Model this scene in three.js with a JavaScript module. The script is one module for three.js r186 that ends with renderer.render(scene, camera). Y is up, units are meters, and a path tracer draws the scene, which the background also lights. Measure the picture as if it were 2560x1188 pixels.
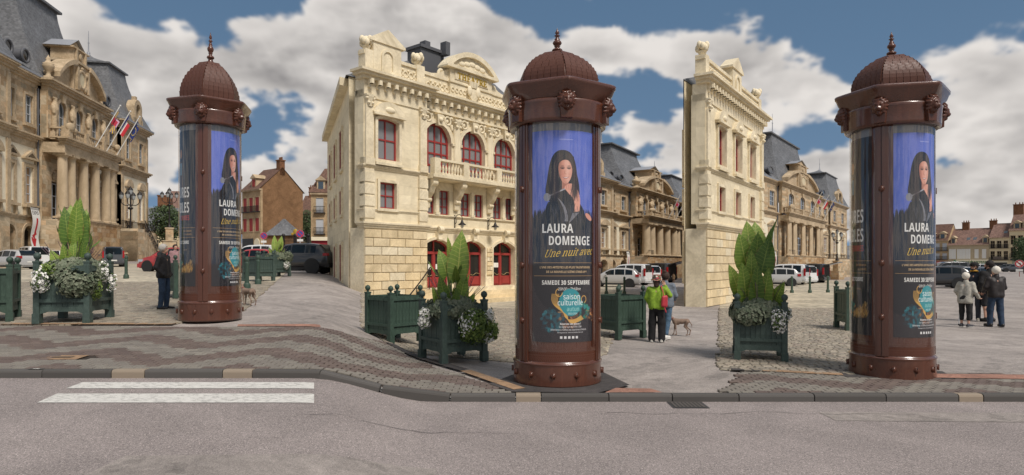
import * as THREE from 'three';
import { mergeGeometries } from 'three/addons/utils/BufferGeometryUtils.js';
import { FontLoader } from 'three/addons/loaders/FontLoader.js';
import { TextGeometry } from 'three/addons/geometries/TextGeometry.js';

// ---------- camera, sky, sun, exposure ----------
const FPX = 1600, CX = 1280, HZ = 660, EYE = 1.8;      // focal length and principal point in photo pixels, eye height in metres
const scene = new THREE.Scene();
const camera = new THREE.PerspectiveCamera(2 * Math.atan(594 / FPX) * 180 / Math.PI, 2560 / 1188, 0.1, 2000);
camera.position.set(0, EYE, 0);
camera.lookAt(0, EYE, -10);
camera.setViewOffset(2560, 1188, 0, -(HZ - 594), 2560, 1188);
const renderer = new THREE.WebGLRenderer({ antialias: true });
renderer.setSize(1024, 475);
renderer.toneMapping = THREE.LinearToneMapping;
renderer.toneMappingExposure = 1.55;
renderer.shadowMap.enabled = true;
const sun = new THREE.DirectionalLight(0xfff7ee, 2.2);
sun.position.set(40, 88, 24); sun.target.position.set(0, 0, -30);
sun.castShadow = true; sun.shadow.radius = 26;
Object.assign(sun.shadow.camera, { left: -110, right: 110, top: 110, bottom: -110, near: 1, far: 300 });
sun.shadow.mapSize.set(2048, 2048);
scene.add(sun, sun.target);

// ---------- seeded noise ----------
function rng(seed) { let s = seed >>> 0; return () => { s = (s + 0x6D2B79F5) >>> 0; let t = s; t = Math.imul(t ^ (t >>> 15), t | 1); t ^= t + Math.imul(t ^ (t >>> 7), t | 61); return ((t ^ (t >>> 14)) >>> 0) / 4294967296; }; }
const R0 = rng(77);
function hash3(x, y, z) { let h = Math.imul(x, 374761393) + Math.imul(y, 668265263) + Math.imul(z, 1274126177); h = Math.imul(h ^ (h >>> 13), 1274126177); return ((h ^ (h >>> 16)) >>> 0) / 4294967296; }
const sm = t => t * t * (3 - 2 * t);
function vnoise(x, y, z) {
  const i = Math.floor(x), j = Math.floor(y), k = Math.floor(z), u = sm(x - i), v = sm(y - j), w = sm(z - k);
  const L = (a, b, t) => a + (b - a) * t;
  return L(L(L(hash3(i, j, k), hash3(i + 1, j, k), u), L(hash3(i, j + 1, k), hash3(i + 1, j + 1, k), u), v),
    L(L(hash3(i, j, k + 1), hash3(i + 1, j, k + 1), u), L(hash3(i, j + 1, k + 1), hash3(i + 1, j + 1, k + 1), u), v), w);
}
function fbm(x, y, z, o = 5) { let a = .5, s = 0, n = 0; for (let i = 0; i < o; i++) { s += a * vnoise(x, y, z); n += a; a *= .52; x = x * 2.03 + 7.1; y = y * 2.03 + 3.3; z = z * 2.03 + 1.7; } return s / n; }
const clamp = (x, a = 0, b = 1) => Math.max(a, Math.min(b, x));
const sstep = (a, b, x) => sm(clamp((x - a) / (b - a)));
const lerp = (a, b, t) => a + (b - a) * t;

// ---------- sky: blue air with drifting cumulus ----------
{
  const w = 2048, h = 1024, data = new Float32Array(w * h * 4);
  // cumulus banks where the photographs show them: direction (as photo pixel), extent, weight
  const banks = [[210, 110, 190, 130, .34], [330, 200, 130, 90, .24], [640, 150, 210, 75, .36], [420, 250, 150, 60, .2], [400, 380, 90, 90, .36], [700, 420, 140, 70, .36], [560, 60, 130, 26, .16],
    [890, 120, 170, 110, .3], [900, 330, 130, 150, .34], [1090, 70, 120, 60, .36], [1180, 130, 120, 70, .34], [1530, 140, 170, 60, .36], [1600, 350, 130, 60, .32], [1250, 60, 60, 26, .1], [1500, 85, 60, 22, .18],
    [1780, 180, 130, 130, .3], [1790, 400, 110, 120, .28], [1940, 190, 160, 110, .36], [2060, 230, 90, 60, .24], [2060, 440, 110, 55, .32], [2090, 540, 90, 60, .3], [2460, 160, 140, 50, .32], [2440, 290, 130, 60, .36], [2500, 450, 170, 80, .36], [2380, 520, 120, 50, .26],
    [150, -60, 90, 30, -.2], [540, -10, 190, 45, -.3], [760, 260, 60, 35, -.24], [330, 30, 80, 40, -.26], [1350, 40, 90, 45, -.32], [1600, 40, 130, 40, -.28], [1600, 235, 120, 40, -.2], [2200, 40, 330, 75, -.4], [2070, 350, 90, 30, -.22], [2400, 385, 60, 30, -.2], [2260, 200, 60, 40, -.1], [980, 90, 20, 50, -.22], [650, 320, 60, 50, -.2]];
  for (let j = 0; j < h; j++) {
    const el = (j + .5) / h * Math.PI - Math.PI / 2, ce = Math.cos(el), dy = Math.sin(el);
    for (let i = 0; i < w; i++) {
      const az = ((i + .5) / w - .5) * 2 * Math.PI, dx = Math.cos(az) * ce, dz = Math.sin(az) * ce;
      const o = (j * w + i) * 4;
      let r, g, b;
      const up = Math.max(dy, 0);
      if (dy < -.12) { data[o] = .16; data[o + 1] = .15; data[o + 2] = .14; data[o + 3] = 1; continue; }
      const t = Math.pow(1 - up, 3.2);
      r = lerp(.05, .118, t); g = lerp(.096, .19, t); b = lerp(.165, .285, t);
      // cumulus on a flattened dome: warped billows with crisp tops
      const q = 1 / (up * .75 + .34), X = dx * q * 3.1, Z = dz * q * 3.1, Y = dy * 5.6;
      const wx = (fbm(X * 1.3 + 31, Y * 1.3, Z * 1.3, 3) - .5) * 1.3, wy = (fbm(X * 1.3 + 5, Y * 1.3 + 9, Z * 1.3, 3) - .5) * 1.3;
      let n = fbm(X + 4.2 + wx * .5, Y + wy * .5, Z + 9.1, 4);
      let bil = 0, am = .5, fr = 2.2, nn = 0; for (let k = 0; k < 5; k++) { bil += am * (1 - Math.abs(2 * vnoise(X * fr + wx + k * 7, Y * fr * 1.25 + wy, Z * fr + 3) - 1)); nn += am; am *= .58; fr *= 2.1; } bil /= nn;
      let bank = .0;
      if (dz < -.2 && dy > -.1) {
        const px = CX + dx / -dz * FPX, py = HZ - dy / -dz * FPX;
        for (const [bx, by, sx, sy, k] of banks) { const e = ((px + wx * 45 - bx) / sx) ** 2 + ((py + wy * 45 - by) / sy) ** 2; if (e < 6) bank += k * Math.exp(-e * .9); }
      } else bank = .1;
      const dens = n * .55 + bil * .42 + bank * .62;
      const c = sstep(.585, .675, dens);
      const thick = sstep(.6, .84, dens);
      const form = fbm(X * 2.1 + 20, Y * 3.2 + .18, Z * 2.1, 5), under = n * .55 + fbm(X + 4.2 + wx * .5, Y + .35 + wy * .5, Z + 9.1, 3) * .45;
      const lit = clamp(.84 - thick * .34 + (bil - .55) * 1.0 + (form - .5) * 1.1 - (under - .5) * .7, .1, 1);
      const cr = lerp(.155, .51, lit), cg = lerp(.149, .485, lit), cb = lerp(.15, .462, lit);
      r = lerp(r, cr, c); g = lerp(g, cg, c); b = lerp(b, cb, c);
      if (dy < 0) { const k = sstep(0, -.05, dy); r = lerp(r, .16, k); g = lerp(g, .15, k); b = lerp(b, .14, k); }
      data[o] = r; data[o + 1] = g; data[o + 2] = b; data[o + 3] = 1;
    }
  }
  const sky = new THREE.DataTexture(data, w, h, THREE.RGBAFormat, THREE.FloatType);
  sky.mapping = THREE.EquirectangularReflectionMapping; sky.magFilter = THREE.LinearFilter; sky.minFilter = THREE.LinearFilter; sky.wrapS = THREE.RepeatWrapping; sky.needsUpdate = true;
  scene.background = sky; scene.environment = sky;
}

// ---------- helpers ----------
const V = (x, y, z) => new THREE.Vector3(x, y, z);
const used = {};
function numbered(n) { if (!(n in used)) { used[n] = 0; return n; } used[n]++; return n + '_' + String(used[n]).padStart(3, '0'); }
function merge(list) {
  list = list.flat(9).map(g => { g = g.index ? g.toNonIndexed() : g; for (const k of Object.keys(g.attributes)) if (!['position', 'normal', 'uv', 'color'].includes(k)) g.deleteAttribute(k); if (!g.attributes.uv) g.setAttribute('uv', new THREE.BufferAttribute(new Float32Array(g.attributes.position.count * 2), 2)); g.morphAttributes = {}; return g; });
  return list.length === 1 ? list[0] : mergeGeometries(list);
}
function obj(name, geos, mat, parent = scene) {
  const g = Array.isArray(geos) ? merge(geos) : geos;
  const m = new THREE.Mesh(g, mat); m.name = parent === scene ? numbered(name) : name; m.castShadow = m.receiveShadow = true; parent.add(m); return m;
}
function thing(name, label, category, group, x = 0, y = 0, z = 0, ry = 0) {
  const o = new THREE.Group(); o.name = numbered(name); o.position.set(x, y, z); o.rotation.y = ry;
  o.userData = { label, category, kind: 'thing' }; if (group) o.userData.group = group; scene.add(o); return o;
}
function tag(o, label, category, group) { o.userData = { label, category, kind: 'thing' }; if (group) o.userData.group = group; return o; }
function structure(o) { o.userData.kind = 'structure'; return o; }
function dup(o, label, x, y, z, ry) { const c = o.clone(); c.rotation.set(0, 0, 0); c.name = numbered(o.name.replace(/_\d{3}$/, '')); if (label) c.userData.label = label; scene.add(c); if (x !== undefined) c.position.set(x, y, z); if (ry !== undefined) c.rotation.y = ry; return c; }
// geometries
function B(x0, x1, y0, y1, z0, z1) {
  const w = x1 - x0, h = y1 - y0, d = z1 - z0, g = new THREE.BoxGeometry(w, h, d), u = g.attributes.uv;
  const s = [[d, h], [d, h], [w, d], [w, d], [w, h], [w, h]];
  for (let f = 0; f < 6; f++) for (let k = 0; k < 4; k++) { const i = f * 4 + k; u.setXY(i, u.getX(i) * s[f][0] + x0, u.getY(i) * s[f][1] + y0); }
  return g.translate((x0 + x1) / 2, (y0 + y1) / 2, (z0 + z1) / 2);
}
const CB = (w, h, d, x, y, z) => B(x - w / 2, x + w / 2, y, y + h, z - d / 2, z + d / 2);
function C(r0, r1, h, x = 0, y = 0, z = 0, seg = 14) { return new THREE.CylinderGeometry(r1, r0, h, seg).translate(x, y + h / 2, z); }
function Lth(pts, seg = 20, x = 0, y = 0, z = 0) { return new THREE.LatheGeometry(pts.map(p => new THREE.Vector2(p[0], p[1])), seg).translate(x, y, z); }
function Sp(r, x, y, z, sx = 1, sy = 1, sz = 1, a = 12, b = 8) { return new THREE.SphereGeometry(r, a, b).scale(sx, sy, sz).translate(x, y, z); }
function tube(pts, r, seg = 16, rs = 6) { return new THREE.TubeGeometry(new THREE.CatmullRomCurve3(pts.map(p => V(...p))), seg, r, rs); }
function bar(a, b, r, seg = 6) { const p = V(...a), q = V(...b), l = p.distanceTo(q), g = new THREE.CylinderGeometry(r, r, l, seg); g.applyQuaternion(new THREE.Quaternion().setFromUnitVectors(V(0, 1, 0), q.clone().sub(p).normalize())); return g.translate((p.x + q.x) / 2, (p.y + q.y) / 2, (p.z + q.z) / 2); }
function shapeOf(pts) { const s = new THREE.Shape(); pts.forEach((p, i) => i ? s.lineTo(p[0], p[1]) : s.moveTo(p[0], p[1])); s.closePath(); return s; }
function Ex(pts, depth, z0 = 0, bev = 0) { const s = pts instanceof THREE.Shape ? pts : shapeOf(pts); return new THREE.ExtrudeGeometry(s, { depth: depth - 2 * bev, bevelEnabled: bev > 0, bevelSize: bev, bevelThickness: bev, bevelSegments: 2, bevelOffset: -bev, curveSegments: 12 }).translate(0, 0, z0 + bev); }
function quadGeo(a, b, c, d) { const g = new THREE.BufferGeometry(); g.setAttribute('position', new THREE.Float32BufferAttribute([...a, ...b, ...c, ...a, ...c, ...d], 3)); g.setAttribute('uv', new THREE.Float32BufferAttribute([0, 0, 1, 0, 1, 1, 0, 0, 1, 1, 0, 1], 2)); g.computeVertexNormals(); return g; }
function polyhedron(quads) { return merge(quads.map(q => q.length === 4 ? quadGeo(...q) : quadGeo(q[0], q[1], q[2], q[2]))); }
// opening outlines: rise 0 is square-headed, rise = w/2 is a round arch
function openPts(x, y, w, h, rise = 0, n = 10) {
  const p = [[x - w / 2, y], [x + w / 2, y], [x + w / 2, y + h - rise]];
  if (rise > 0) { const R = (w * w / 4 + rise * rise) / (2 * rise), cy = y + h - R; const a0 = Math.asin(clamp(w / 2 / R, -1, 1)); for (let i = 1; i <= n; i++) { const a = a0 - 2 * a0 * i / n; p.push([x + R * Math.sin(a), cy + R * Math.cos(a)]); } }
  else p.push([x - w / 2, y + h]);
  return p;
}
function wall(x0, x1, y0, y1, z1, th, holes = []) {
  const s = shapeOf([[x0, y0], [x1, y0], [x1, y1], [x0, y1]]);
  for (const hl of holes) { const p = openPts(...hl); const path = new THREE.Path(); p.slice().reverse().forEach((q, i) => i ? path.lineTo(q[0], q[1]) : path.moveTo(q[0], q[1])); path.closePath(); s.holes.push(path); }
  return Ex(s, th, z1 - th);
}
function ringFrame(x, y, w, h, rise, t, z0, dz, openBottom = false) {   // moulding round an opening
  const o = openPts(x, openBottom ? y : y - t, w + 2 * t, h + (openBottom ? t : 2 * t), rise > 0 ? rise + t * .6 : 0), i = openPts(x, y, w, h, rise);
  const s = shapeOf(o), p = new THREE.Path(); if (openBottom) { i[0][1] += .002; i[1][1] += .002; }
  i.slice().reverse().forEach((q, k) => k ? p.lineTo(q[0], q[1]) : p.moveTo(q[0], q[1])); p.closePath(); s.holes.push(p); return Ex(s, dz, z0);
}
function archTop(x, w, h, y, rise) { return X => { if (!(rise > 0)) return y + h; const R = (w * w / 4 + rise * rise) / (2 * rise), cy = y + h - R; return cy + Math.sqrt(Math.max(0, R * R - (X - x) ** 2)); }; }
// a window: frame with bars, each pane a mesh of its own
function windowPart(parent, x, y, w, h, rise, nx, rows, z, fm, gm, ft = .07, bt = .05, kind = 'window') {
  const top = archTop(x, w, h, y, rise), geos = [ringFrame(x, y + ft, w - 2 * ft, h - 2 * ft, rise > 0 ? rise - ft * .6 : 0, ft, z - .06, .12)];
  for (let i = 1; i < nx; i++) { const X = x - w / 2 + w * i / nx; geos.push(B(X - bt / 2, X + bt / 2, y + ft * .5, top(X) - ft * .3, z - .05, z + .05)); }
  for (const r of rows) geos.push(B(x - w / 2 + ft * .4, x + w / 2 - ft * .4, y + h * r - bt / 2, y + h * r + bt / 2, z - .045, z + .045));
  const f = obj(kind, geos, fm, parent);
  const ys = [0, ...rows, 1];
  for (let i = 0; i < nx; i++) for (let j = 0; j + 1 < ys.length; j++) {
    const xa = x - w / 2 + w * i / nx + .01, xb = x - w / 2 + w * (i + 1) / nx - .01, ya = y + h * ys[j] + .01, yb = y + h * ys[j + 1] - .01;
    const pts = [[xa, ya], [xb, ya]]; for (let k = 0; k <= 4; k++) { const X = lerp(xb, xa, k / 4); pts.push([X, Math.max(ya + .02, Math.min(yb, top(X) - .02))]); }
    obj('pane', Ex(pts, .016, z - .008), gm, f);
  }
  return f;
}
// surface nets over a signed distance field
function nets(fn, min, max, cell) {
  const nx = Math.ceil((max[0] - min[0]) / cell) + 1, ny = Math.ceil((max[1] - min[1]) / cell) + 1, nz = Math.ceil((max[2] - min[2]) / cell) + 1;
  const f = new Float32Array(nx * ny * nz), id = (i, j, k) => (k * ny + j) * nx + i;
  for (let k = 0; k < nz; k++) for (let j = 0; j < ny; j++) for (let i = 0; i < nx; i++) f[id(i, j, k)] = fn(min[0] + i * cell, min[1] + j * cell, min[2] + k * cell);
  const vi = new Int32Array(nx * ny * nz).fill(-1), pos = [], idx = [];
  for (let k = 0; k < nz - 1; k++) for (let j = 0; j < ny - 1; j++) for (let i = 0; i < nx - 1; i++) {
    let cx = 0, cy = 0, cz = 0, n = 0;
    const v = (a, b, c) => f[id(i + a, j + b, k + c)];
    const E = [[0, 0, 0, 1, 0, 0], [0, 1, 0, 1, 1, 0], [0, 0, 1, 1, 0, 1], [0, 1, 1, 1, 1, 1], [0, 0, 0, 0, 1, 0], [1, 0, 0, 1, 1, 0], [0, 0, 1, 0, 1, 1], [1, 0, 1, 1, 1, 1], [0, 0, 0, 0, 0, 1], [1, 0, 0, 1, 0, 1], [0, 1, 0, 0, 1, 1], [1, 1, 0, 1, 1, 1]];
    for (const e of E) { const a = v(e[0], e[1], e[2]), b = v(e[3], e[4], e[5]); if ((a < 0) !== (b < 0)) { const t = a / (a - b); cx += lerp(e[0], e[3], t); cy += lerp(e[1], e[4], t); cz += lerp(e[2], e[5], t); n++; } }
    if (n) { vi[id(i, j, k)] = pos.length / 3; pos.push(min[0] + (i + cx / n) * cell, min[1] + (j + cy / n) * cell, min[2] + (k + cz / n) * cell); }
  }
  const quad = (a, b, c, d, flip) => { if (a < 0 || b < 0 || c < 0 || d < 0) return; if (flip) idx.push(a, c, b, a, d, c); else idx.push(a, b, c, a, c, d); };
  for (let k = 1; k < nz - 1; k++) for (let j = 1; j < ny - 1; j++) for (let i = 1; i < nx - 1; i++) {
    const s = f[id(i, j, k)] < 0;
    if (s !== (f[id(i + 1, j, k)] < 0)) quad(vi[id(i, j - 1, k - 1)], vi[id(i, j, k - 1)], vi[id(i, j, k)], vi[id(i, j - 1, k)], !s);
    if (s !== (f[id(i, j + 1, k)] < 0)) quad(vi[id(i - 1, j, k - 1)], vi[id(i - 1, j, k)], vi[id(i, j, k)], vi[id(i, j, k - 1)], !s);
    if (s !== (f[id(i, j, k + 1)] < 0)) quad(vi[id(i - 1, j - 1, k)], vi[id(i, j - 1, k)], vi[id(i, j, k)], vi[id(i - 1, j, k)], !s);
  }
  const g = new THREE.BufferGeometry(); g.setAttribute('position', new THREE.Float32BufferAttribute(pos, 3)); g.setIndex(idx); g.computeVertexNormals();
  g.setAttribute('uv', new THREE.Float32BufferAttribute(pos.flatMap((p, i) => i % 3 === 2 ? [] : [p]), 2)); return g;
}
function capsule(x, y, z, c) {   // tapered capsule [ax,ay,az,ra,bx,by,bz,rb]
  const bx = c[4] - c[0], by = c[5] - c[1], bz = c[6] - c[2], px = x - c[0], py = y - c[1], pz = z - c[2];
  const t = clamp((px * bx + py * by + pz * bz) / (bx * bx + by * by + bz * bz + 1e-9));
  return Math.hypot(px - bx * t, py - by * t, pz - bz * t) - lerp(c[3], c[7], t);
}
const smin = (a, b, k) => { const h = Math.max(k - Math.abs(a - b), 0) / k; return Math.min(a, b) - h * h * k * .25; };
function blob(bones, k, cell, extra) {
  const mn = [9, 9, 9], mx = [-9, -9, -9];
  for (const c of bones) for (let a = 0; a < 3; a++) { mn[a] = Math.min(mn[a], c[a] - c[3], c[4 + a] - c[7]); mx[a] = Math.max(mx[a], c[a] + c[3], c[4 + a] + c[7]); }
  for (let a = 0; a < 3; a++) { mn[a] -= cell * 2.5 + k * .3; mx[a] += cell * 2.5 + k * .3; }
  return nets((x, y, z) => { let d = 9; for (const c of bones) d = smin(d, capsule(x, y, z, c), k); return extra ? extra(d, x, y, z) : d; }, mn, mx, cell);
}
// textures
function texRGB(w, h, fn, srgb = true) {
  const d = new Uint8Array(w * h * 4);
  for (let j = 0; j < h; j++) for (let i = 0; i < w; i++) { const c = fn(i / w, j / h, i, j), o = (j * w + i) * 4; d[o] = clamp(c[0], 0, 255); d[o + 1] = clamp(c[1], 0, 255); d[o + 2] = clamp(c[2], 0, 255); d[o + 3] = 255; }
  const t = new THREE.DataTexture(d, w, h); t.wrapS = t.wrapT = THREE.RepeatWrapping; t.magFilter = THREE.LinearFilter; t.minFilter = THREE.LinearMipmapLinearFilter; t.generateMipmaps = true; if (srgb) t.colorSpace = THREE.SRGBColorSpace; t.needsUpdate = true; return t;
}
function tn(u, v, f, s = 0, o = 4) {   // tileable noise
  const a = u * 2 * Math.PI, b = v * 2 * Math.PI, r = f / 6.283; return fbm(Math.cos(a) * r + s * 13.7 + 50, Math.sin(a) * r + Math.cos(b) * r * 1.01 + 30, Math.sin(b) * r + 20 + s, o);
}
function canvasTex(w, h, draw) { const c = document.createElement('canvas'); c.width = w; c.height = h; draw(c.getContext('2d'), w, h); const t = new THREE.CanvasTexture(c); t.colorSpace = THREE.SRGBColorSpace; t.magFilter = THREE.LinearFilter; t.anisotropy = 4; return t; }
const mat = (color, roughness = .8, o = {}) => new THREE.MeshStandardMaterial({ color, roughness, ...o });
const lin = (r, g, b) => new THREE.Color().setRGB(r, g, b);
function rep(t, x, y) { const c = t.clone(); c.repeat.set(x, y); c.needsUpdate = true; return c; }

// photo pixel to world: a pixel gives a direction, the depth comes from what the thing stands on
const WX = (px, d) => (px - CX) / FPX * d, WY = (py, d) => EYE + (HZ - py) / FPX * d;
// ---------- terrain: the square climbs towards the town hall on the left ----------
const LV = [[0, 0], [6, .15], [9, .34], [13.8, .63], [16.5, .66], [24, 1.0], [34, 1.31], [51, 1.42], [62, 1.62], [110, 3.5], [180, 4], [500, 4]];
function Lh(d) { if (d <= 0) return 0; let s = 0, n = 0; for (let k = -2; k <= 2; k++) { const q = Math.max(0, d + k * d * .03); for (let i = 1; i < LV.length; i++) if (q <= LV[i][0] || i === LV.length - 1) { const a = LV[i - 1], b = LV[i]; s += lerp(a[1], b[1], clamp((q - a[0]) / (b[0] - a[0]))); break; } n++; } return s / n; }
function G(x, d) { if (d < .5) return 0; return Lh(d) * (1 - sstep(-.318, -.125, x / d)); }
const GZ = (x, z) => G(x, -z);
function spot(px, py) { let d = 3; while (d < 400 && WY(py, d) > G(WX(px, d), d)) d *= 1.002; return { x: WX(px, d), y: G(WX(px, d), d), z: -d, d }; }
function onGround(px, d) { const x = WX(px, d); return { x, y: G(x, d), z: -d, d }; }

const gl = (segs) => { const a = []; let v = segs[0][0]; for (const [s, e, st] of segs) for (v = s; v < e - 1e-6; v += st) a.push(v); a.push(segs[segs.length - 1][1]); return a; };
const gd = gl([[-6, 4, 2], [4, 16, .25], [16, 22, .5], [22, 46, 1], [46, 120, 3], [120, 420, 20]]), gx = gl([[-420, -120, 30], [-120, -48, 4], [-48, -16, 1], [-16, -7, .5], [-7, 0, .25], [0, 16, .5], [16, 48, 1], [48, 120, 4], [120, 420, 30]]);
function clipPoly(poly, a, b) { const out = []; for (let i = 0; i < poly.length; i++) { const p = poly[i], q = poly[(i + 1) % poly.length]; const sp = (b[0] - a[0]) * (p[1] - a[1]) - (b[1] - a[1]) * (p[0] - a[0]), sq = (b[0] - a[0]) * (q[1] - a[1]) - (b[1] - a[1]) * (q[0] - a[0]); if (sp >= 0) out.push(p); if ((sp >= 0) !== (sq >= 0)) { const t = sp / (sp - sq); out.push([lerp(p[0], q[0], t), lerp(p[1], q[1], t)]); } } return out; }
function ccw(P) { let a = 0; for (let i = 0; i < P.length; i++) { const p = P[i], q = P[(i + 1) % P.length]; a += p[0] * q[1] - q[0] * p[1]; } return a < 0 ? P.slice().reverse() : P; }
function inPoly(P, x, d) { P = P.c || (P.c = ccw(P)); for (let i = 0; i < P.length; i++) { const a = P[i], b = P[(i + 1) % P.length]; if ((b[0] - a[0]) * (d - a[1]) - (b[1] - a[1]) * (x - a[0]) < 0) return false; } return true; }
// a sheet that follows the terrain, cut to convex outlines given as (x, depth)
function sheet(polys, off, drop = null) {
  const pos = [], uv = [];
  for (let P of polys) {
    P = ccw(P); const x0 = Math.min(...P.map(p => p[0])), x1 = Math.max(...P.map(p => p[0])), d0 = Math.min(...P.map(p => p[1])), d1 = Math.max(...P.map(p => p[1]));
    for (let i = 0; i + 1 < gx.length; i++) { if (gx[i + 1] < x0 || gx[i] > x1) continue;
      for (let j = 0; j + 1 < gd.length; j++) { if (gd[j + 1] < d0 || gd[j] > d1) continue;
        for (const tri of [[[gx[i], gd[j]], [gx[i + 1], gd[j]], [gx[i + 1], gd[j + 1]]], [[gx[i], gd[j]], [gx[i + 1], gd[j + 1]], [gx[i], gd[j + 1]]]]) {
          let c = tri; for (let k = 0; k < P.length && c.length; k++) c = clipPoly(c, P[k], P[(k + 1) % P.length]);
          if (c.length < 3) continue;
          const H = p => { const A = tri.map(t => G(t[0], t[1])), [a, b, e] = tri, D = (b[1] - e[1]) * (a[0] - e[0]) + (e[0] - b[0]) * (a[1] - e[1]), l1 = ((b[1] - e[1]) * (p[0] - e[0]) + (e[0] - b[0]) * (p[1] - e[1])) / D, l2 = ((e[1] - a[1]) * (p[0] - e[0]) + (a[0] - e[0]) * (p[1] - e[1])) / D; return A[0] * l1 + A[1] * l2 + A[2] * (1 - l1 - l2) + off; };
          for (let k = 1; k + 1 < c.length; k++) for (const p of [c[0], c[k], c[k + 1]]) { pos.push(p[0], H(p), -p[1]); uv.push(p[0], p[1]); }
        } } }
  }
  const g = new THREE.BufferGeometry(); g.setAttribute('position', new THREE.Float32BufferAttribute(pos, 3)); g.setAttribute('uv', new THREE.Float32BufferAttribute(uv, 2)); g.computeVertexNormals(); return g;
}
// ---------- ground materials ----------
const asphaltTex = texRGB(1024, 1024, (u, v, i, j) => { const n = hash3(i, j, 3), n2 = hash3(i >> 1, j >> 1, 13), m = tn(u, v, 7, 1, 5), p = tn(u, v, 50, 2, 3), st = tn(u, v, 16, 31, 4), k = 148 + (n - .5) * 46 + (n2 - .5) * 30 + (m - .5) * 54 + (p - .5) * 34 + (st > .62 ? -14 : 0); return [k * 1.02, k * .965, k * .925]; });
const asphaltMat = mat(0xffffff, .8, { map: rep(asphaltTex, 1 / 6.3, 1 / 6.3) });
const roadTex = texRGB(1024, 1024, (u, v, i, j) => { const n = hash3(i, j, 9), n2 = hash3(i >> 1, j >> 1, 19), n3 = hash3(i >> 2, j >> 2, 29), m = tn(u, v, 6, 4, 6), spk = n2 > .985 ? 46 : n2 < .02 ? -40 : 0; const k = 132 + (n - .5) * 60 + (n2 - .5) * 40 + (n3 - .5) * 18 + (m - .5) * 30 + spk; return [k * 1.03, k * .965, k * .94]; });
const roadMat = mat(0xffffff, .88, { map: rep(roadTex, 1 / 3.7, 1 / 3.7) });
const jointMat = mat(0x5a5046, .95, { map: rep(asphaltTex, 1 / 1.3, 1 / 1.3) });
const cobbleFarTex = texRGB(1024, 1024, (u, v, i, j) => {   // too far to tell the setts apart: mottled tone only
  const r = Math.floor(v * 64), c = Math.floor(u * 48 + (r % 2) * .5 + hash3(r, 1, 1) * .4), n = hash3(c % 48, r, 5), m = tn(u, v, 6, 2), p = tn(u, v, 24, 8, 3), q = hash3(i, j, 2);
  const k = 164 + (n - .5) * 44 + (m - .5) * 60 + (p - .5) * 40 + (q - .5) * 18; return [k * 1.03, k * .975, k * .86]; });
const cobbleFarMat = mat(0xffffff, .75, { map: rep(cobbleFarTex, 1 / 9, 1 / 9) });

const KD = 8.9, RD = -.09;   // kerb line and how far the road lies below the pavement
structure(obj('ground', sheet([[[-420, KD - .07], [420, KD - .07], [420, 420], [-420, 420]], [[-420, -6], [-31, -6], [-31, KD - .07], [-420, KD - .07]], [[31, -6], [420, -6], [420, KD - .07], [31, KD - .07]]], -.03), asphaltMat));
const road = structure(obj('road', sheet([[[-31, -6], [31, -6], [31, KD - .03], [-31, KD - .03]]], RD), roadMat));

// outlines (x, depth)
const sp = (px, py) => { const s = spot(px, py); return [s.x, s.d]; };
const paveA = [[-16, KD], [WX(888, KD), KD], [WX(888, 12.6), 12.6], [-16, 12.9]];                       // in front of the left column
const paveB = [[WX(888, KD), KD], [WX(1290, 9.02), 9.02], [WX(960, 13.2), 13.2], [WX(888, 12.6), 12.6]];
const paveC = [[WX(888, KD), KD], [WX(1800, KD), KD], [WX(1800, 9.02), 9.02], [WX(1290, 9.02), 9.02]];
const paveD = [[WX(1800, KD), KD], [16, KD], [16, 10.1], [WX(1858, 10.75), 10.75]];
const pavement = structure(obj('brick_pavement', sheet([paveA, paveB, paveC, paveD], -.018), jointMat));
const cobA = [[-60, 12.95], [WX(470, 13.6), 12.95], sp(604, 776), sp(706, 690), [WX(740, 60), 60], [-60, 75]];
const cobB = [[WX(905, 13.6), 13.6], [WX(962, 13.3), 13.3], [WX(1292, 8.98), 8.98], [WX(1500, 9.6), 9.6], sp(1520, 880), sp(1698, 795), [WX(1760, 60), 60], [WX(905, 60), 60]];
const cobC = [[WX(1800, 11), 11], [WX(1858, 10.8), 10.8], [WX(2115, 10.35), 10.35], [WX(2250, 10.8), 10.8], [WX(2262, 16), 16], [WX(2200, 70), 70], [WX(1800, 70), 70]];
const square = structure(obj('cobbled_square', sheet([cobA, cobB, cobC], -.016), cobbleFarMat));

// ---------- kerb, one stone after another ----------
{
  const km = [mat(0x4d4a47, .85), mat(0x55524f, .85), mat(0x8d8070, .85)];
  const kerb = structure(obj('kerb', sheet([[[-18, KD - .13], [18, KD - .13], [18, KD - .02], [-18, KD - .02]]], -.06), km[0]));
  let x = -15; const r = rng(5); let k = 0;
  while (x < 15) {
    const w = .85 + r() * .25, light = r() < .22 ? 1 : 0, ww = light ? .28 + r() * .2 : w;
    const y0 = G(x, KD), y1 = G(x + ww, KD), g = Ex([[0, -.16], [.13, -.16], [.13, .012], [.035, .014], [.01, .004], [0, -.02]], ww - .012, 0, .004);
    const m = obj('kerb_stone', g, km[light ? 2 : k++ % 2], kerb); m.rotation.y = Math.PI / 2; m.position.set(x, y0 - .004 + r() * .006, -KD + .135); m.rotation.order = 'YXZ'; m.rotation.x = -Math.atan2(y1 - y0, ww);
    x += ww;
  }
  const mk = canvasTex(128, 48, (c, w, h) => { c.fillStyle = '#4d4a47'; c.fillRect(0, 0, w, h); c.fillStyle = '#e6e3dc'; c.font = 'bold 40px sans-serif'; c.textAlign = 'center'; c.fillText('186', w / 2, 39); });
  const s = onGround(90, KD - .07); const num = obj('painted_number', new THREE.PlaneGeometry(.2, .075), mat(0xffffff, .8, { map: mk }), kerb); num.rotation.x = -Math.PI / 2; num.position.set(s.x, s.y + .026, s.z);
}
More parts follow.
